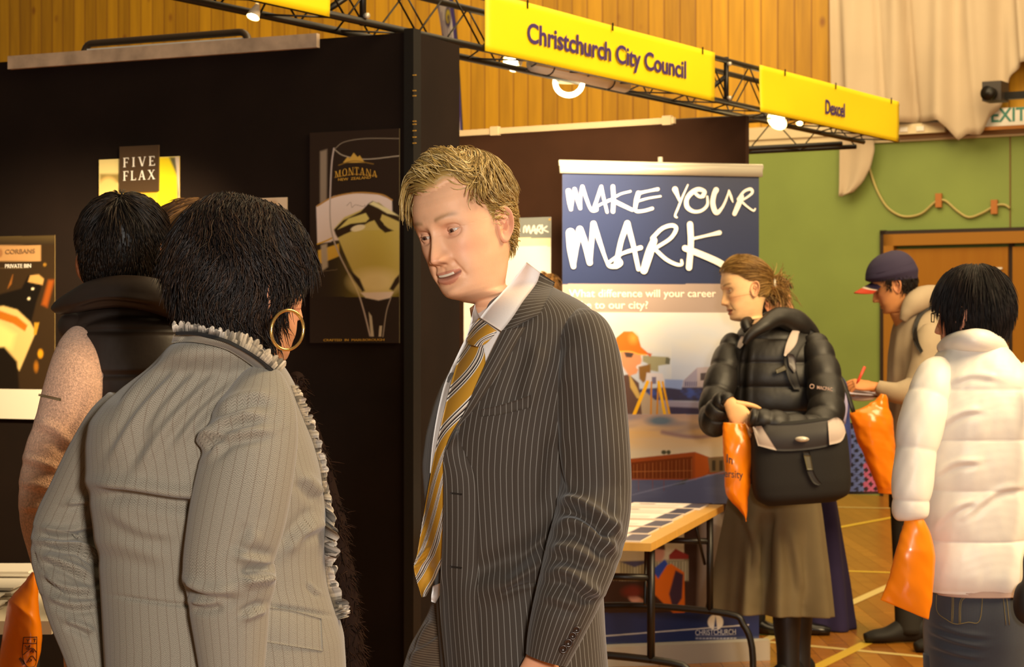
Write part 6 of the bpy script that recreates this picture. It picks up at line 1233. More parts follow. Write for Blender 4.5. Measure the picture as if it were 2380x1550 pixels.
mb = MB(); a = np.linspace(0, 6.283, 17); q0, z0 = AL.hit(1887, 898, .012); mb.tube([AL.at(q0 + .008 * math.cos(t), z0 + .008 * math.sin(t), .012) for t in a], .0016, 6, False); mb.build('sleeve_emblem', PK, gj)
SK = mat('olive_brown_twill', '#62553a', .85, bump=.12, bscale=300, mottled=.08, mscale=9)
nr, nc = 90, 160; g, uv = silh([(1120, 1700, 1898, YG, .15), (1180, 1690, 1906, YG, .17), (1250, 1682, 1911, YG, .18), (1330, 1673, 1917, YG, .19), (1426, 1662, 1922, YG, .2)], nr, nc, 2.2)
tt = np.linspace(0, 1, nr)[:, None]; ph = np.linspace(-np.pi, np.pi, nc, endpoint=False)[None]; n_ = gnorm(g); n_ *= np.sign(((g - g.reshape(-1, 3).mean(0)) * n_).sum()); g = g + n_ * (  .034 * tt * np.sin(ph * 7 + 1.2 * np.sin(ph * 2 + 1)) + .016 * tt * np.sin(ph * 13 + 2))[..., None]; g[..., 2] += tt * .018 * np.sin(ph + 2.2) 
g = creases(g, [([(1795, 1185), (1782, 1260), (1780, 1370)], 9, -.02, -.5), ([(1770, 1230), (1762, 1300), (1760, 1400)], 10, .014), ([(1830, 1215), (1850, 1300), (1870, 1400)], 10, .012), ([(1735, 1200), (1755, 1270), (1760, 1330)], 9, .012)]); m = MB(); add_grid(m, g, uv, True, (True, False)); o = m.build('long_skirt', SK, gm); o.modifiers.new('Solidify', 'SOLIDIFY').thickness = .004
BOOT = mat('black_boot', '#0e0b0a', .5)
for sx, dy in ((1829, -.03), (1855, .05)):
    m = MB(); gq, uq = sleeve([(sx, 1380, YG + dy, 34), (sx, 1440, YG + dy, 33), (sx + 2, 1500, YG + dy, 27), (sx + 3, 1545, YG + dy, 26), (sx + 2, 1583, YG + dy, 25)], 30, 30); add_grid(m, gq, uq); c_ = P(sx, 1590, YG + dy); m.build('knee_boot', BOOT, gm); shoe(gm, BOOT, (c_.x - .13, c_.y - .12, 0), (c_.x + .05, c_.y + .05, 0), .045, .1)
# her backpack, messenger bag and carrier bag
BPM = mat('blue_pack_cloth', '#2b3a78', .6, mottled=.2, mscale=20); GREYP = mat('pale_grey_padding', '#b3a49c', .7); STRAP = mat('black_webbing', '#15110f', .6)
bp = root('backpack', P(1945, 1000, YG + .42), 'blue backpack worn by the young woman, its grey-padded straps over her shoulders', 'backpack')
g, uv = silh([(868, 1880, 1950, YG + .4, .05), (885, 1850, 1966, YG + .4, .1), (930, 1840, 1974, YG + .4, .12), (1010, 1838, 1976, YG + .4, .13), (1080, 1840, 1976, YG + .4, .13), (1105, 1850, 1966, YG + .4, .1)], 60, 60, 3.2); m = MB(); add_grid(m, wobble(g, .006, 20, 4), uv); m.build('pack_body', BPM, bp)
m = MB(); m.tube([P(1948, 868, YG + .3), P(1960, 890, YG + .27), P(1972, 920, YG + .26), P(1984, 958, YG + .25)], .012, 8, True, .5, 3); m.build('loose_strap', STRAP, bp)
m = MB(); m.tube([P(1958, 905, YG + .26), P(1966, 940, YG + .25), P(1960, 985, YG + .25)], .009, 8, True, .6, 3); m.build('pale_piping', mat('pale_lilac_piping', '#9a94b8', .5), bp)
for inner, outer, pad in (([(1862, 748), (1840, 770), (1826, 805), (1822, 840), (1832, 880), (1846, 905)], [(1896, 772), (1876, 790), (1860, 815), (1850, 845), (1856, 880), (1862, 905)], ([(1866, 747), (1843, 766), (1828, 798), (1822, 826)], [(1870, 752), (1858, 772), (1850, 800), (1826, 828)])),
                          ([(1722, 778), (1712, 795), (1705, 820), (1704, 850), (1706, 900)], [(1734, 782), (1728, 800), (1722, 825), (1720, 855), (1720, 900)], ([(1724, 780), (1716, 796), (1714, 806)], [(1730, 782), (1728, 800), (1720, 810)]))):
    m = MB(); add_strip(m, drape(inner, outer, TG, .02, .008, 30, 5, .004)); st_ = m.build('shoulder_strap', STRAP, bp); m = MB(); add_strip(m, drape(pad[0], pad[1], TG, .032, .006, 14, 5, .004)); m.build('grey_pad', GREYP, st_)
m = MB(); add_strip(m, drape([(1830, 822), (1846, 826), (1852, 860)], [(1834, 850), (1838, 856), (1846, 866)], TG, .034, .01, 8, 4)); m.build('buckle', mat('grey_plastic', '#4a4444', .4), bp)
m = MB(); add_strip(m, drape([(1802, 858), (1825, 848)], [(1806, 868), (1830, 858)], TG, .03, .008, 8, 4, k=1)); m.build('sternum_clip', mat('olive_plastic', '#4c4636', .5), bp)
BAGM = mat('black_bag_nylon', '#0d0a09', .8, bump=.2, bscale=300); YB = 7.98
sb = root('messenger_bag', P(1860, 1165, YB), 'black messenger bag with pale grey flap panels hanging at her hip', 'bag')
g, uv = silh([(976, 1800, 1925, YB, .05), (990, 1752, 1955, YB, .075), (1010, 1746, 1966, YB, .085), (1060, 1745, 1972, YB, .09), (1120, 1748, 1976, YB, .09), (1150, 1754, 1974, YB, .085), (1164, 1766, 1962, YB, .07), (1170, 1790, 1930, YB, .04)], 80, 90, 3.6)
sh = (proj(g)[..., 0] - 1860) / 115 * (-8); g[..., 2] -= sh / F * YB; m = MB(); add_grid(m, g, uv); m.build('bag_body', BAGM, sb); TM = bvh((g.reshape(-1, 3), grid_faces(*g.shape[:2], True)))
m = MB(); add_strip(m, drape([(1748, 992), (1780, 985), (1850, 985), (1930, 974), (1958, 968)], [(1762, 1035), (1800, 1047), (1860, 1047), (1930, 1036), (1964, 1018)], TM, .012, .006, 40, 12, .008)); fl2 = m.build('flap', mat('dark_flap', '#1f1a1b', .6), sb)
m = MB(); add_strip(m, drape([(1749, 992), (1770, 990)], [(1762, 1036), (1806, 1047)], TM, .026, .003, 14, 8, .006, k=1)); m.build('grey_panel', GREYP, fl2)
m = MB(); add_strip(m, drape([(1924, 978), (1945, 970), (1960, 980)], [(1928, 1034), (1955, 1026), (1966, 1005)], TM, .026, .003, 14, 8, .006)); m.build('grey_panel', GREYP, fl2)
m = MB(); a = np.linspace(0, 6.283, 25)[:-1]; c_ = P(1865, 1021, YB - .125); m.add([(c_.x, c_.y - .003, c_.z)] + [(c_.x + .026 * math.cos(t), c_.y, c_.z + .010 * math.sin(t)) for t in a] + [(c_.x + .026 * math.cos(t), c_.y + .03, c_.z + .010 * math.sin(t)) for t in a], [(0, 1 + i, 1 + (i + 1) % 24) for i in range(24)] + [(1 + i, 25 + i, 25 + (i + 1) % 24, 1 + (i + 1) % 24) for i in range(24)]); m.build('oval_badge', ALU, fl2)
m = MB(); add_strip(m, drape([(1866, 1048), (1874, 1090), (1888, 1120), (1902, 1128)], [(1882, 1048), (1890, 1090), (1900, 1112), (1910, 1124)], TM, .014, .003, 20, 4)); m.build('strap', STRAP, sb)
m = MB(); add_strip(m, drape([(1868, 1058), (1876, 1092)], [(1884, 1058), (1890, 1092)], TM, .02, .008, 10, 4, k=1)); m.build('buckle', mat('olive_buckle', '#55503c', .45), sb)
m = MB(); m.tube([P(1762, 992, YB + .02), P(1712, 985, YB + .35), P(1696, 940, YB + .62), P(1790, 800, YB + .76), P(1880, 800, YB + .92), P(1944, 930, YB + .62), P(1958, 985, YB + .05)], .012, 8, True, .3, 5); m.build('shoulder_strap', STRAP, sb)
def carrier(name, left, right, Y, label, seed, hd=.03, res=40, par=None, rip=.006, hole=None):
    """thin plastic carrier bag from its outline"""
    l = cat(np.array(left, float), 8); r = cat(np.array(right, float), 8); n = min(len(l), len(r)); t = np.linspace(0, 1, 60)
    l = np.stack([np.interp(t, np.linspace(0, 1, len(l)), l[:, i]) for i in (0, 1)], 1); r = np.stack([np.interp(t, np.linspace(0, 1, len(r)), r[:, i]) for i in (0, 1)], 1)
    nc = 48; ph = np.linspace(-np.pi, np.pi, nc, endpoint=False); g = np.zeros((60, nc, 3)); rng = np.random.default_rng(seed)
    for i in range(60):
        q = (l[i] + r[i]) / 2; hw = (r[i] - l[i]) / 2; d = hd * min(1, .35 + 1.5 * t[i]) * (1 - .75 * t[i] ** 4)
        k = np.sin(ph); k = np.sign(k) * np.abs(k) ** .85; pp = q[None] + k[:, None] * hw[None]; Yv = Y - d * np.cos(ph); g[i] = np.stack([(pp[:, 0] - CX) / F * Yv, Yv, CAMZ - (pp[:, 1] - CY) / F * Yv], 1)
    nrm = gnorm(g); nrm *= np.sign(((g - g.reshape(-1, 3).mean(0)) * nrm).sum()); w = noise2(g[..., 0] * 34, g[..., 2] * 15, seed) + .6 * noise2(g[..., 0] * 60 + g[..., 2] * 40, g[..., 2] * 30, seed + 2)
    g = g + nrm * (rip * w)[..., None]; m = MB(); add_grid(m, g, np.zeros((60, nc, 2))); R_ = root(name, tuple(g.reshape(-1, 3).mean(0) * (1, 1, 0) + (0, 0, g[..., 2].min())), label, 'bag', None); m.build('plastic_film', ORANGE, R_); return R_, bvh((g.reshape(-1, 3), grid_faces(60, nc, True)))
cg, tc = carrier('carrier_bag', [(1683, 982), (1681, 1020), (1682, 1060), (1688, 1140), (1710, 1176), (1733, 1212)], [(1735, 984), (1742, 1010), (1747, 1048), (1745, 1120), (1741, 1170), (1736, 1213)], 8.0, 'orange carrier bag with black lettering dangling from the young woman\'s hands', 2, .05)
INK = mat('black_ink', '#1c0d06', .5)
CP = Plane((P(1715, 0, 7.93).x, 7.93), (1, .0)); small('lettering', 'In', CP, 1689, 1074, 1703, 1079, 19, INK, cg, .002, .016); small('lettering', 'ersity', CP, 1683, 1108, 1727, 1112, 17, INK, cg, .002, .012)

# ------------------------------------------------------------ man with the cap, writing
YC = 9.5; HOOD = mat('oatmeal_sweatshirt', '#a3927a', .9, bump=.3, bscale=200, mottled=.06)
km = root('person', (P(2135, 0, YC).x, YC, 0), 'man in a navy cap and oatmeal hooded top writing on a clipboard', 'person')
HC = head((80, -19.5, -1.4), (1.7504, YC, 1.6435), 1.0, '#d1925c', '#a8604a', '#2c1e16', gaze=(0, 1, -.4), closed=.6, nose=1.0); lg = MB()
for sx in (2115, 2160): limb(lg, [P(sx, 1150, YC), P(sx, 1300, YC), P(sx, 1470, YC)], [.07, .05, .04], '#d1925c')
h1 = hand(P(2028, 898, 9.28), (-1, -.15, .12), (.1, -.5, .85), -1, 1.0, (.7, .8, .9, 1.0), .8, '#c9854f'); h2 = hand(P(2050, 917, 9.42), (-1, 0, .05), (0, .1, -1), -1, 1, (.5, .5, .5, .5), .5, '#c9854f')
body_mesh(HC, km, [(P(2098, 728, YC), .055, .06, 170), (P(2110, 755, YC), .06, .06, 170)], [(P(2140, 790, YC), .12, .08, 150), (P(2145, 1000, YC), .12, .09, 150), (P(2140, 1200, YC), .12, .08, 150)], [h1, h2] + list(zip(lg.v, [grid_faces(len(lg.v[0]) // 20, 20, True)] * 2, lg.c))); eyes(HC, km, '#3a2a20')
hair(HC, km, vline, lambda L: .010 + 0 * L[..., 2], vflow, ['#1a130e', '#2a1d14'], 1600, lambda p: .035 + 0 * p[:, 2], .006, .0016, m=HAIRDK, noisy=.4, seed=4, capcol='#17110d')
L = HC['local']; n_ = head_normals(L); th = .016 * sstep(.035, .05, L[..., 2]) ; last = int(np.argmax(L[:, 0, 2] < .036)); sh = (L + n_ * (.012 + th)[..., None])[:last]; tq = np.linspace(0, 1, last)[:, None] ** 3; sh[..., 2] += .006 - .26 * (.095 - sh[..., 1]) * tq; sh[..., 1] -= .004; NAVY = mat('navy_cap_cloth', '#2c2440', .85, bump=.3, bscale=300)
m = MB(); ca_ = HC['w'](sh.reshape(-1, 3)); add_grid(m, ca_.reshape(sh.shape), np.zeros(sh.shape[:2] + (2,))); cp = m.build('cap', NAVY, km)
u, vv = np.meshgrid(np.linspace(0, 1, 26), np.linspace(-1, 1, 40), indexing='ij'); x_ = .074 * vv * (1 - .12 * u); y_ = .078 * np.sqrt(np.clip(1 - .55 * vv ** 2, 0, 1)) + u * .10 * np.sqrt(np.clip(1 - .8 * vv ** 2, 0, 1)); z_ = .046 - .020 * u - .034 * vv ** 2
c = np.ones(u.shape + (3,)) * np.array(lin('#2c2440')); c[(u > .45)] = lin('#d9cbb8'); c[u > .56] = lin('#c2442a'); m = MB(); Q = HC['w'](np.stack([x_, y_, z_], -1).reshape(-1, 3)); m.add(Q, grid_faces(26, 40), None, c.reshape(-1, 3)); o = m.build('visor', PRINT, cp, True, True); o.modifiers.new('Solidify', 'SOLIDIFY').thickness = .005
m = MB()
for zz in (.082, .070): m.tube([HC['w']((-.05 + .018 * t, .064 + .010 * t, zz + .002 * t)) for t in np.linspace(0, 2, 6)], .004, 6)
m.build('cap_emblem', mat('coral_stitching', '#b5604c', .7), cp)
g, uv = silh([(712, 2108, 2172, YC + .02, .06), (735, 2088, 2196, YC + .02, .11), (765, 2076, 2212, YC + .02, .14), (820, 2066, 2222, YC + .02, .16), (900, 2062, 2226, YC + .02, .17), (1000, 2062, 2226, YC + .02, .17), (1140, 2060, 2226, YC + .02, .17)], 90, 90, 2.4); g = creases(wobble(g, .006, 12, 3), [([(2090, 760), (2080, 830), (2078, 900)], 7, .008), ([(2110, 830), (2104, 900), (2110, 980)], 8, .01), ([(2130, 780), (2132, 850)], 7, .006)]); m = MB(); add_grid(m, g, uv)
gq, uq = sleeve([(2098, 745, 9.4, 8), (2108, 725, 9.4, 16), (2125, 705, 9.42, 24), (2150, 692, 9.48, 28), (2180, 695, 9.54, 27), (2200, 720, 9.56, 18)], 40, 36); add_grid(m, wobble(gq, .005, 16, 5), uq)
gq, uq = sleeve([(2170, 772, 9.38, 30), (2160, 800, 9.34, 38), (2152, 850, 9.3, 37), (2130, 900, 9.27, 32), (2090, 913, 9.25, 26), (2055, 905, 9.26, 19), (2040, 900, 9.27, 16)], 70, 48); add_grid(m, wobble(gq, .004, 20, 6), uq); ht = m.build('hooded_top', HOOD, km)
TK = bvh((g.reshape(-1, 3), grid_faces(*g.shape[:2], True)), (gq.reshape(-1, 3), grid_faces(*gq.shape[:2], True)))
m = MB(); add_strip(m, drape([(2178, 708), (2150, 716), (2132, 735), (2122, 765), (2124, 795), (2140, 822)], [(2180, 714), (2156, 722), (2140, 740), (2132, 765), (2136, 795), (2146, 816)], TK, .02, .006, 30, 4, .003)); o = m.build('bag_strap', STRAP, km)
m = MB(); gs, us = silh([(1120, 2066, 2222, YC, .15), (1180, 2068, 2220, YC, .15)], 12, 50); add_grid(m, gs, us)
for sx in (2112, 2172): gq, uq = sleeve([(sx, 1150, YC, 44), (sx, 1320, YC, 36), (sx, 1470, YC, 31)], 24, 30); add_grid(m, gq, uq)
m.build('trousers', mat('dark_grey_trouser_cloth', '#2a2723', .85), km); m = MB(); c_ = P(2100, 1492, YC); SUE = mat('black_suede', '#14100d', .7); shoe(km, SUE, (c_.x - .19, c_.y - .02, 0), (c_.x + .1, c_.y, 0), .05, .12); c_ = P(2165, 1492, YC); shoe(km, SUE, (c_.x - .14, c_.y - .3, 0), (c_.x + .12, c_.y - .26, 0), .05, .12)
pn = root('pen', P(2000, 872, 9.2), 'red pen in the writing man\'s hand', 'pen'); m = MB(); m.tube([P(1991, 892, 9.2), P(1995, 884, 9.2), P(2010, 852, 9.2)], [.002, .0065, .0065], 10); m.build('barrel', mat('red_plastic', '#d8432a', .3), pn)
cl = root('clipboard', P(2010, 912, 9.32), 'clipboard with pale paper held flat by the man with the cap', 'clipboard'); q = V3(P(1968, 912, 9.22)); q2 = V3(P(2056, 918, 9.3)); dd = q2 - q; bk_ = V3((.04, .24, .03))
m = MB(); m.box(q - V3((0, 0, .012)), dd, bk_, (0, 0, .006)); m.build('board', mat('brown_board', '#4a3226', .6), cl, False); m = MB(); m.box(q - V3((0, 0, .005)), dd * .98, bk_ * .95, (0, 0, .004)); m.build('paper', mat('lilac_white_paper', '#c3bfd0', .6), cl, False)
m = MB(); c_ = V3(P(2006, 924, 9.3)); gq = [c_ + V3((-.055, 0, 0)), c_ + V3((-.04, 0, 0)), c_, c_ + V3((.045, 0, .003)), c_ + V3((.055, 0, .003))]; m.tube(gq, [.004, .013, .016, .013, .003], 14, True, 1, 4); rl2 = m.build('rolled_paper', WHITEP, None); tag(rl2, 'white rolled paper held under the clipboard', 'paper')
cc2, _ = carrier('carrier_bag', [(2050, 918), (2010, 945), (1972, 958), (1985, 1000), (2005, 1050), (2030, 1120), (2040, 1146)], [(2054, 918), (2062, 945), (2072, 970), (2082, 1020), (2086, 1070), (2086, 1120), (2082, 1148)], 9.1, 'orange carrier bag hanging below the clipboard', 5, .07, rip=.009)
# lattice bag beyond
LB = mat('blue_lattice_cloth', rough=.7, vcol=True); lb = root('lattice_bag', (P(2000, 0, 9.5).x, 9.5, CAMZ - (1146 - CY) / F * 9.5), 'blue lattice-patterned bag with a dark base beyond the messenger bag', 'bag'); n1, n2 = 90, 110; g = np.zeros((n1, n2, 3)); cc = np.zeros((n1, n2, 3)); ph = np.linspace(-np.pi, np.pi, n2, endpoint=False)
for i, t in enumerate(np.linspace(0, 1, n1)):
    y = 985 + t * 160; cx_ = 1985 + 8 * t; hw = 44 + 12 * t; k = np.sin(ph); co = np.cos(ph); Yv = 9.5 - .09 * np.sign(co) * np.abs(co) ** .5; px = cx_ + np.sign(k) * np.abs(k) ** .8 * hw; g[i] = np.stack([(px - CX) / F * Yv, Yv, np.full(n2, CAMZ - (y - CY) / F * 9.5)], 1)
    u_ = (px + y) / 22; v_ = (px - y) / 22; e = np.minimum(np.abs(u_ % 1 - .5), np.abs(v_ % 1 - .5)); cc[i] = np.where((e > .20)[:, None], np.array(lin('#10142a')), np.array(lin('#6076c4'))); 
    if t > .96: cc[i] = lin('#120e10')
cc[(proj(g)[..., 0] > 2008) & (proj(g)[..., 1] > 1075)] *= (3.5, .5, .4); m = MB(); m.add(g.reshape(-1, 3), [q[::-1] for q in grid_faces(n1, n2, True)] + [tuple(range((n1 - 1) * n2, n1 * n2))], None, np.clip(cc.reshape(-1, 3), 0, 1)); m.build('bag_cloth', LB, lb, True, True)
m = MB(); m.tube([P(1950, 992, 9.46), P(1952, 940, 9.46), P(1966, 915, 9.46), P(1980, 940, 9.46), P(1984, 992, 9.46)], .006, 8, True, 1, 5); m.build('handle', STRAP, lb)
# purple cloth on a stand behind her
pc = root('draped_stand', (P(1930, 0, 10.0).x, 10.0, 0), 'floor-length purple cloth draped over a low stand behind the olive skirt', 'stand'); PUC = mat('purple_cloth', '#2f2550', .9, bump=.15, bscale=120, mottled=.08)
g, uv = silh([(1095, 1888, 1928, 10.0, .12), (1160, 1880, 1940, 10.0, .16), (1250, 1875, 1953, 10.0, .17), (1350, 1872, 1968, 10.0, .18), (1440, 1872, 1978, 10.0, .19), (1450, 1868, 1983, 10.0, .2), (1456.5, 1870, 1980, 10.0, .19)], 70, 90, 2.6)
ph = np.linspace(-np.pi, np.pi, 90, endpoint=False)[None]; n_ = gnorm(g); n_ *= np.sign(((g - g.reshape(-1, 3).mean(0)) * n_).sum()); g = g + n_ * (.016 * np.linspace(0, 1, 70)[:, None] * np.sin(ph * 8))[..., None]; g[..., 2] = np.maximum(g[..., 2], .002); m = MB(); add_grid(m, g, uv); m.build('cloth', PUC, pc)

# ------------------------------------------------------------ woman in the white puffer jacket
YW = 5.2; WPUF = mat('white_quilted_nylon', '#e6e0d6', .45, bump=.12, bscale=50)
ww = root('person', (P(2265, 0, YW).x, YW, 0), 'black-haired woman seen from behind in a white quilted jacket and jeans', 'person')
HP = head((48, -3, 0), P(2256, 728, YW), .95, '#c99070', '#a8584c', '#1a1210', female=True); lg = MB()
for sx in (2215, 2325): limb(lg, [P(sx, 1450, YW), P(sx, 1800, YW), P(sx, 2220, YW)], [.05, .042, .034], '#c99070')
h1 = hand(P(2120, 1215, 5.06), (-.1, -.1, -1), (-.9, -.3, 0), -1, .95, (.9, 1.0, 1.1, 1.1), .9, '#c99070'); h2 = hand(P(2440, 1250, 5.20), (.1, -.1, -1), (.9, -.3, 0), -1, .95, skin='#c99070')
body_mesh(HP, ww, [(P(2262, 845, YW), .046, .05, 120), (P(2262, 875, YW), .05, .05, 120)], [(P(2265, 920, YW), .075, .07, 90), (P(2265, 1100, YW), .085, .08, 90), (P(2265, 1300, YW), .09, .08, 90), (P(2265, 1460, YW), .09, .08, 90)], [h1, h2] + list(zip(lg.v, [grid_faces(len(lg.v[0]) // 20, 20, True)] * 2, lg.c))); eyes(HP, ww)
def pline(a, ph): return np.interp(a, np.radians([0, 30, 50, 65, 75, 90, 180]), [.068, .06, .03, -.04, -.10, -.11, -.115])
def pflow(p): d = p - np.array([0, -.03, .12]); d = d / (np.linalg.norm(d, axis=1, keepdims=True) + 1e-9); d[:, 2] -= .7; return d
hair(HP, ww, pline, lambda L: .007 + .004 * sstep(0, .1, L[..., 2]), pflow, ['#17110f', '#0f0b0a', '#241a16'], 5000, lambda p: .06 + .05 * sstep(.02, -.06, p[:, 2]), .0015, .0010, m=HAIRDK, noisy=.10, hang=.12, seed=21, K=8, capcol='#120d0b')
m = MB(); 
for sd in (-1, 1): m.tube([HP['w']((sd * .076, -.01, .004)), HP['w']((sd * .07, .06, .006)), HP['w']((sd * .055, .086, .004)), HP['w']((sd * .05, .09, -.018)), HP['w']((sd * .02, .1, -.018)), HP['w']((sd * .014, .1, .004)), HP['w']((sd * .055, .086, .004))], .0014, 6)
m.build('glasses', METB, ww)
g, uv = silh([(786, 2222, 2310, YW, .06), (800, 2200, 2328, YW, .085), (835, 2176, 2362, YW, .11), (880, 2146, 2392, YW, .135), (960, 2134, 2402, YW, .15), (1060, 2132, 2400, YW, .15), (1150, 2136, 2390, YW, .145), (1250, 2132, 2384, YW, .145), (1330, 2128, 2388, YW, .15), (1358, 2134, 2388, YW, .145), (1368, 2138, 2386, YW, .14)], 190, 160, 2.6)
g = quilt(g, .125, .007, (CAMZ - (1248 - CY) / F * YW)); g = creases(g, [([(2170, 1000), (2230, 960), (2290, 950)], 8, .005), ([(2160, 1110), (2220, 1075), (2280, 1070)], 8, .005), ([(2165, 1230), (2220, 1180), (2270, 1160)], 8, .005), ([(2200, 890), (2260, 870), (2330, 880)], 8, .005), ([(2240, 1200), (2320, 1140), (2380, 1130)], 9, .005)]); g = wobble(wobble(g, .003, 26, 6), .0012, 70, 9); m = MB(); add_grid(m, g, uv)
gq, uq = sleeve([(2190, 850, 5.16, 30), (2172, 880, 5.13, 45), (2152, 940, 5.10, 52), (2136, 1010, 5.08, 52), (2126, 1080, 5.07, 48), (2120, 1150, 5.06, 46), (2118, 1192, 5.06, 41), (2118, 1210, 5.06, 30)], 120, 70); al = np.broadcast_to(np.linspace(0, 4, len(gq))[:, None], gq.shape[:2]); add_grid(m, wobble(quilt(gq, 1.0, .006, 0, True, al), .003, 30, 2), uq)
gq, uq = sleeve([(2372, 850, 5.18, 30), (2398, 890, 5.18, 46), (2420, 1000, 5.18, 50), (2436, 1120, 5.18, 46), (2440, 1240, 5.18, 34)], 80, 50); add_grid(m, gq, uq)
gq, uq = sleeve([(2190, 808, 5.22, 14), (2215, 796, 5.16, 22), (2262, 790, 5.10, 26), (2310, 797, 5.14, 24), (2332, 812, 5.20, 14)], 40, 36); add_grid(m, wobble(gq, .003, 30, 1), uq); wj = m.build('quilted_jacket', WPUF, ww)
m = MB(); gs, us = silh([(1358, 2156, 2384, YW, .14), (1374, 2158, 2382, YW, .14)], 8, 80, 2.6); add_grid(m, gs, us); m.build('ribbed_hem', mat('pink_grey_rib', '#b3988a', .9), wj)
DEN = stripe_mat('blue_grey_denim', '#3a3d44', '#2b2e38', .004, .0012, .85, .2)
m = MB(); gs, us = silh([(1360, 2156, 2388, YW, .13), (1420, 2150, 2396, YW, .14), (1480, 2150, 2398, YW, .14), (1560, 2154, 2396, YW, .13)], 60, 110, 2.5); gs = creases(gs, [([(2150, 1462), (2220, 1490), (2290, 1505)], 6, .007), ([(2155, 1495), (2220, 1518), (2280, 1530)], 6, .006), ([(2160, 1445), (2230, 1470), (2300, 1480)], 6, .005)]); add_grid(m, gs, us); TJ = bvh((gs.reshape(-1, 3), grid_faces(*gs.shape[:2], True)))
for sx in (2208, 2336): gq, uq = sleeve([(sx, 1520, YW, 62), (sx, 1800, YW, 56), (sx, 2250, YW, 48)], 24, 40); add_grid(m, gq, uq)
jn = m.build('jeans', DEN, ww); STI = mat('olive_stitching', '#77683a', .7); m = MB()
for ln in ([(2178, 1364), (2177, 1418), (2200, 1440), (2222, 1450), (2250, 1446), (2277, 1441), (2285, 1362)], [(2196, 1368), (2210, 1385), (2213, 1395), (2211, 1446)], [(2198, 1366), (2213, 1383), (2216, 1395), (2214, 1446)], [(2276, 1378), (2255, 1382), (2232, 1396), (2229, 1450)], [(2276, 1382), (2256, 1385), (2235, 1398), (2232, 1450)], [(2337, 1362), (2346, 1452)], [(2329, 1362), (2338, 1452)]):
    p_ = cat(np.array(ln, float), 6); pts = []
    for x, y in p_:
        h_ = TJ.ray_cast(Vector((0, 0, CAMZ)), (P(x, y, 3) - Vector((0, 0, CAMZ))).normalized())[0]
        if h_: pts.append(tuple(h_ + Vector((0, -.0008, 0))))
    m.tube(pts, .0009, 5)
m.build('stitching', STI, jn); GSH = mat('grey_shoe', '#2c2826', .5)
for sx in (2208, 2336): c_ = P(sx, 2270, YW); shoe(ww, GSH, (c_.x - .09, c_.y + .15, 0), (c_.x + .04, c_.y - .06, 0), .042, .09)
cw, _ = carrier('carrier_bag', [(2104, 1196), (2092, 1240), (2080, 1290), (2062, 1350), (2046, 1394)], [(2140, 1198), (2160, 1240), (2172, 1300), (2168, 1380), (2158, 1440)], 5.04, 'orange carrier bag swinging from the white-jacketed woman\'s hand', 9, .03, rip=.003)
hb_ = root('handbag', P(2385, 1440, 4.98), 'black handbag edge beside the white quilted jacket at the photo border', 'bag'); gq, uq = sleeve([(2398, 1262, 5.00, 10), (2394, 1300, 5.00, 16), (2398, 1350, 4.98, 22), (2392, 1380, 4.98, 34), (2394, 1420, 4.98, 36), (2404, 1445, 4.98, 20)], 40, 30); m = MB(); add_grid(m, gq, uq); m.build('bag_body', STRAP, hb_); m = MB(); m.tube([P(2398, 1270, 5.00), P(2402, 1150, 5.03), P(2405, 1000, 5.03), P(2398, 880, 5.06)], .008, 8); m.build('strap', STRAP, hb_)

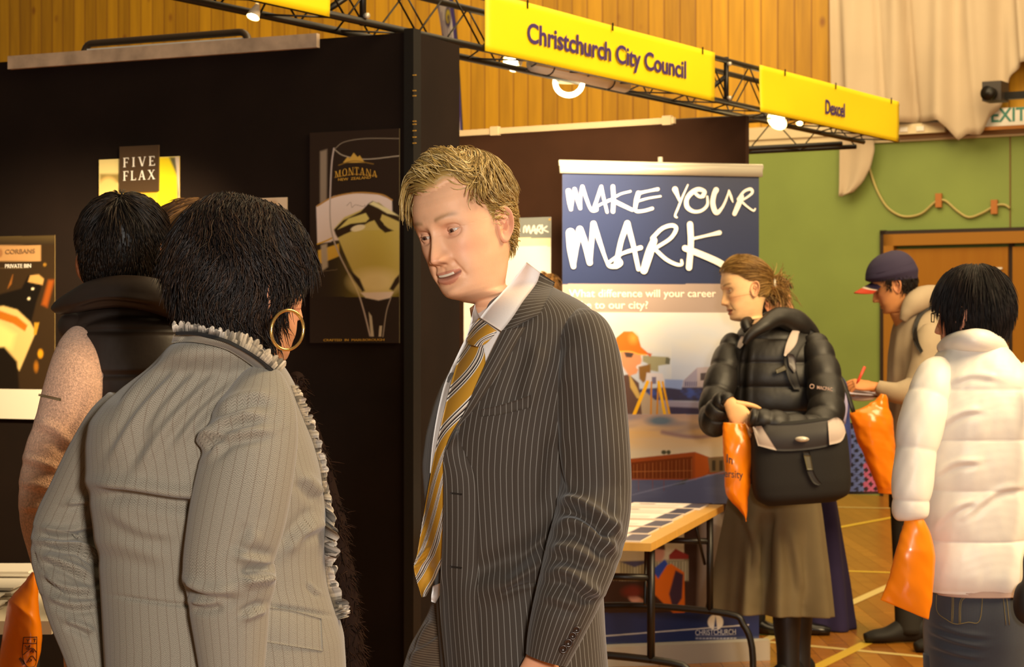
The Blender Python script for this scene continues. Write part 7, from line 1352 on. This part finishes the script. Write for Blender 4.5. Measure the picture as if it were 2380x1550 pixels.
# ------------------------------------------------------------ table corner with papers and bag at lower left
LT = mat('white_table_laminate', '#d9cdb8', .4); YT = 4.75
lt = root('display_table', (-1.35, 4.95, 0), 'white display table at the lower left edge under the posters', 'table'); tz = CAMZ - (1425 - CY) / F * YT
MB().box((-1.75, 4.62, tz - .03), (.72, 0, 0), (0, .7, 0), (0, 0, .03)).build('tabletop', LT, lt, False)
for x, y in ((-1.7, 4.68), (-1.09, 4.68), (-1.7, 5.26), (-1.09, 5.26)): m = MB(); m.tube([(x, y, 0), (x, y, tz - .03)], .02, 10); m.build('leg', METB, lt)
rng = np.random.default_rng(3); PAP = mat('white_paper', '#efe7dc', .6)
for k, (y0, nm) in enumerate(((4.66, 'nearest'), (4.90, 'middle'), (5.125, 'furthest'))):
    m = MB(); ns_ = 9 + 3 * k
    for i in range(ns_): a = rng.uniform(-.06, .06); d = V3((math.cos(a), math.sin(a), 0)); e = V3((-d[1], d[0], 0)); m.box(V3((-1.62 + rng.uniform(-.02, .02), y0 + rng.uniform(-.01, .01), tz + .001 + i * .0034)), d * .43, e * .19, (0, 0, .003))
    o = m.build('paper_stack', PAP, None, False); tag(o, 'stack of white papers %s the camera on the lower left table' % {'nearest': 'nearest', 'middle': 'second from', 'furthest': 'furthest from'}[nm], 'papers')
cb, tcb = carrier('carrier_bag', [(74, 1329), (50, 1358), (27, 1387), (18, 1406), (8, 1470), (-2, 1550), (-14, 1640)], [(84, 1331), (90, 1360), (94, 1420), (98, 1470), (94, 1520), (84, 1560), (78, 1640)], 4.45, 'glossy orange carrier bag with a printed crest standing by the lower left table', 13, .05, rip=.003)
m = MB()
for ln in ([(55, 1481), (86, 1480)], [(55, 1481), (52, 1520), (60, 1545), (72, 1550), (84, 1540), (86, 1480)], [(54, 1495), (86, 1495)], [(54, 1522), (74, 1506), (86, 1516)], [(62, 1540), (74, 1524), (84, 1535)], [(62, 1485), (65, 1489), (68, 1485)], [(65, 1489), (65, 1493)], [(78, 1485), (84, 1485)], [(81, 1483), (81, 1492)], [(58, 1500), (64, 1504), (70, 1499), (66, 1508), (60, 1507)], [(72, 1512), (78, 1516), (76, 1509), (70, 1516)], [(68, 1530), (74, 1533), (70, 1537), (66, 1534)], [(44, 1530), (54, 1545)], [(46, 1529), (57, 1544)], [(48, 1528), (58, 1542)]):
    pts = []
    for x, y in cat(np.array(ln, float), 5) if len(ln) > 2 else np.linspace(ln[0], ln[1], 6):
        h_ = tcb.ray_cast(Vector((0, 0, CAMZ)), (P(x, y, 3) - Vector((0, 0, CAMZ))).normalized())[0]
        if h_: pts.append(tuple(h_ + Vector((0, -.0006, 0))))
    if len(pts) > 1: m.tube(pts, .0008, 5)
m.build('crest_print', INK, cb)
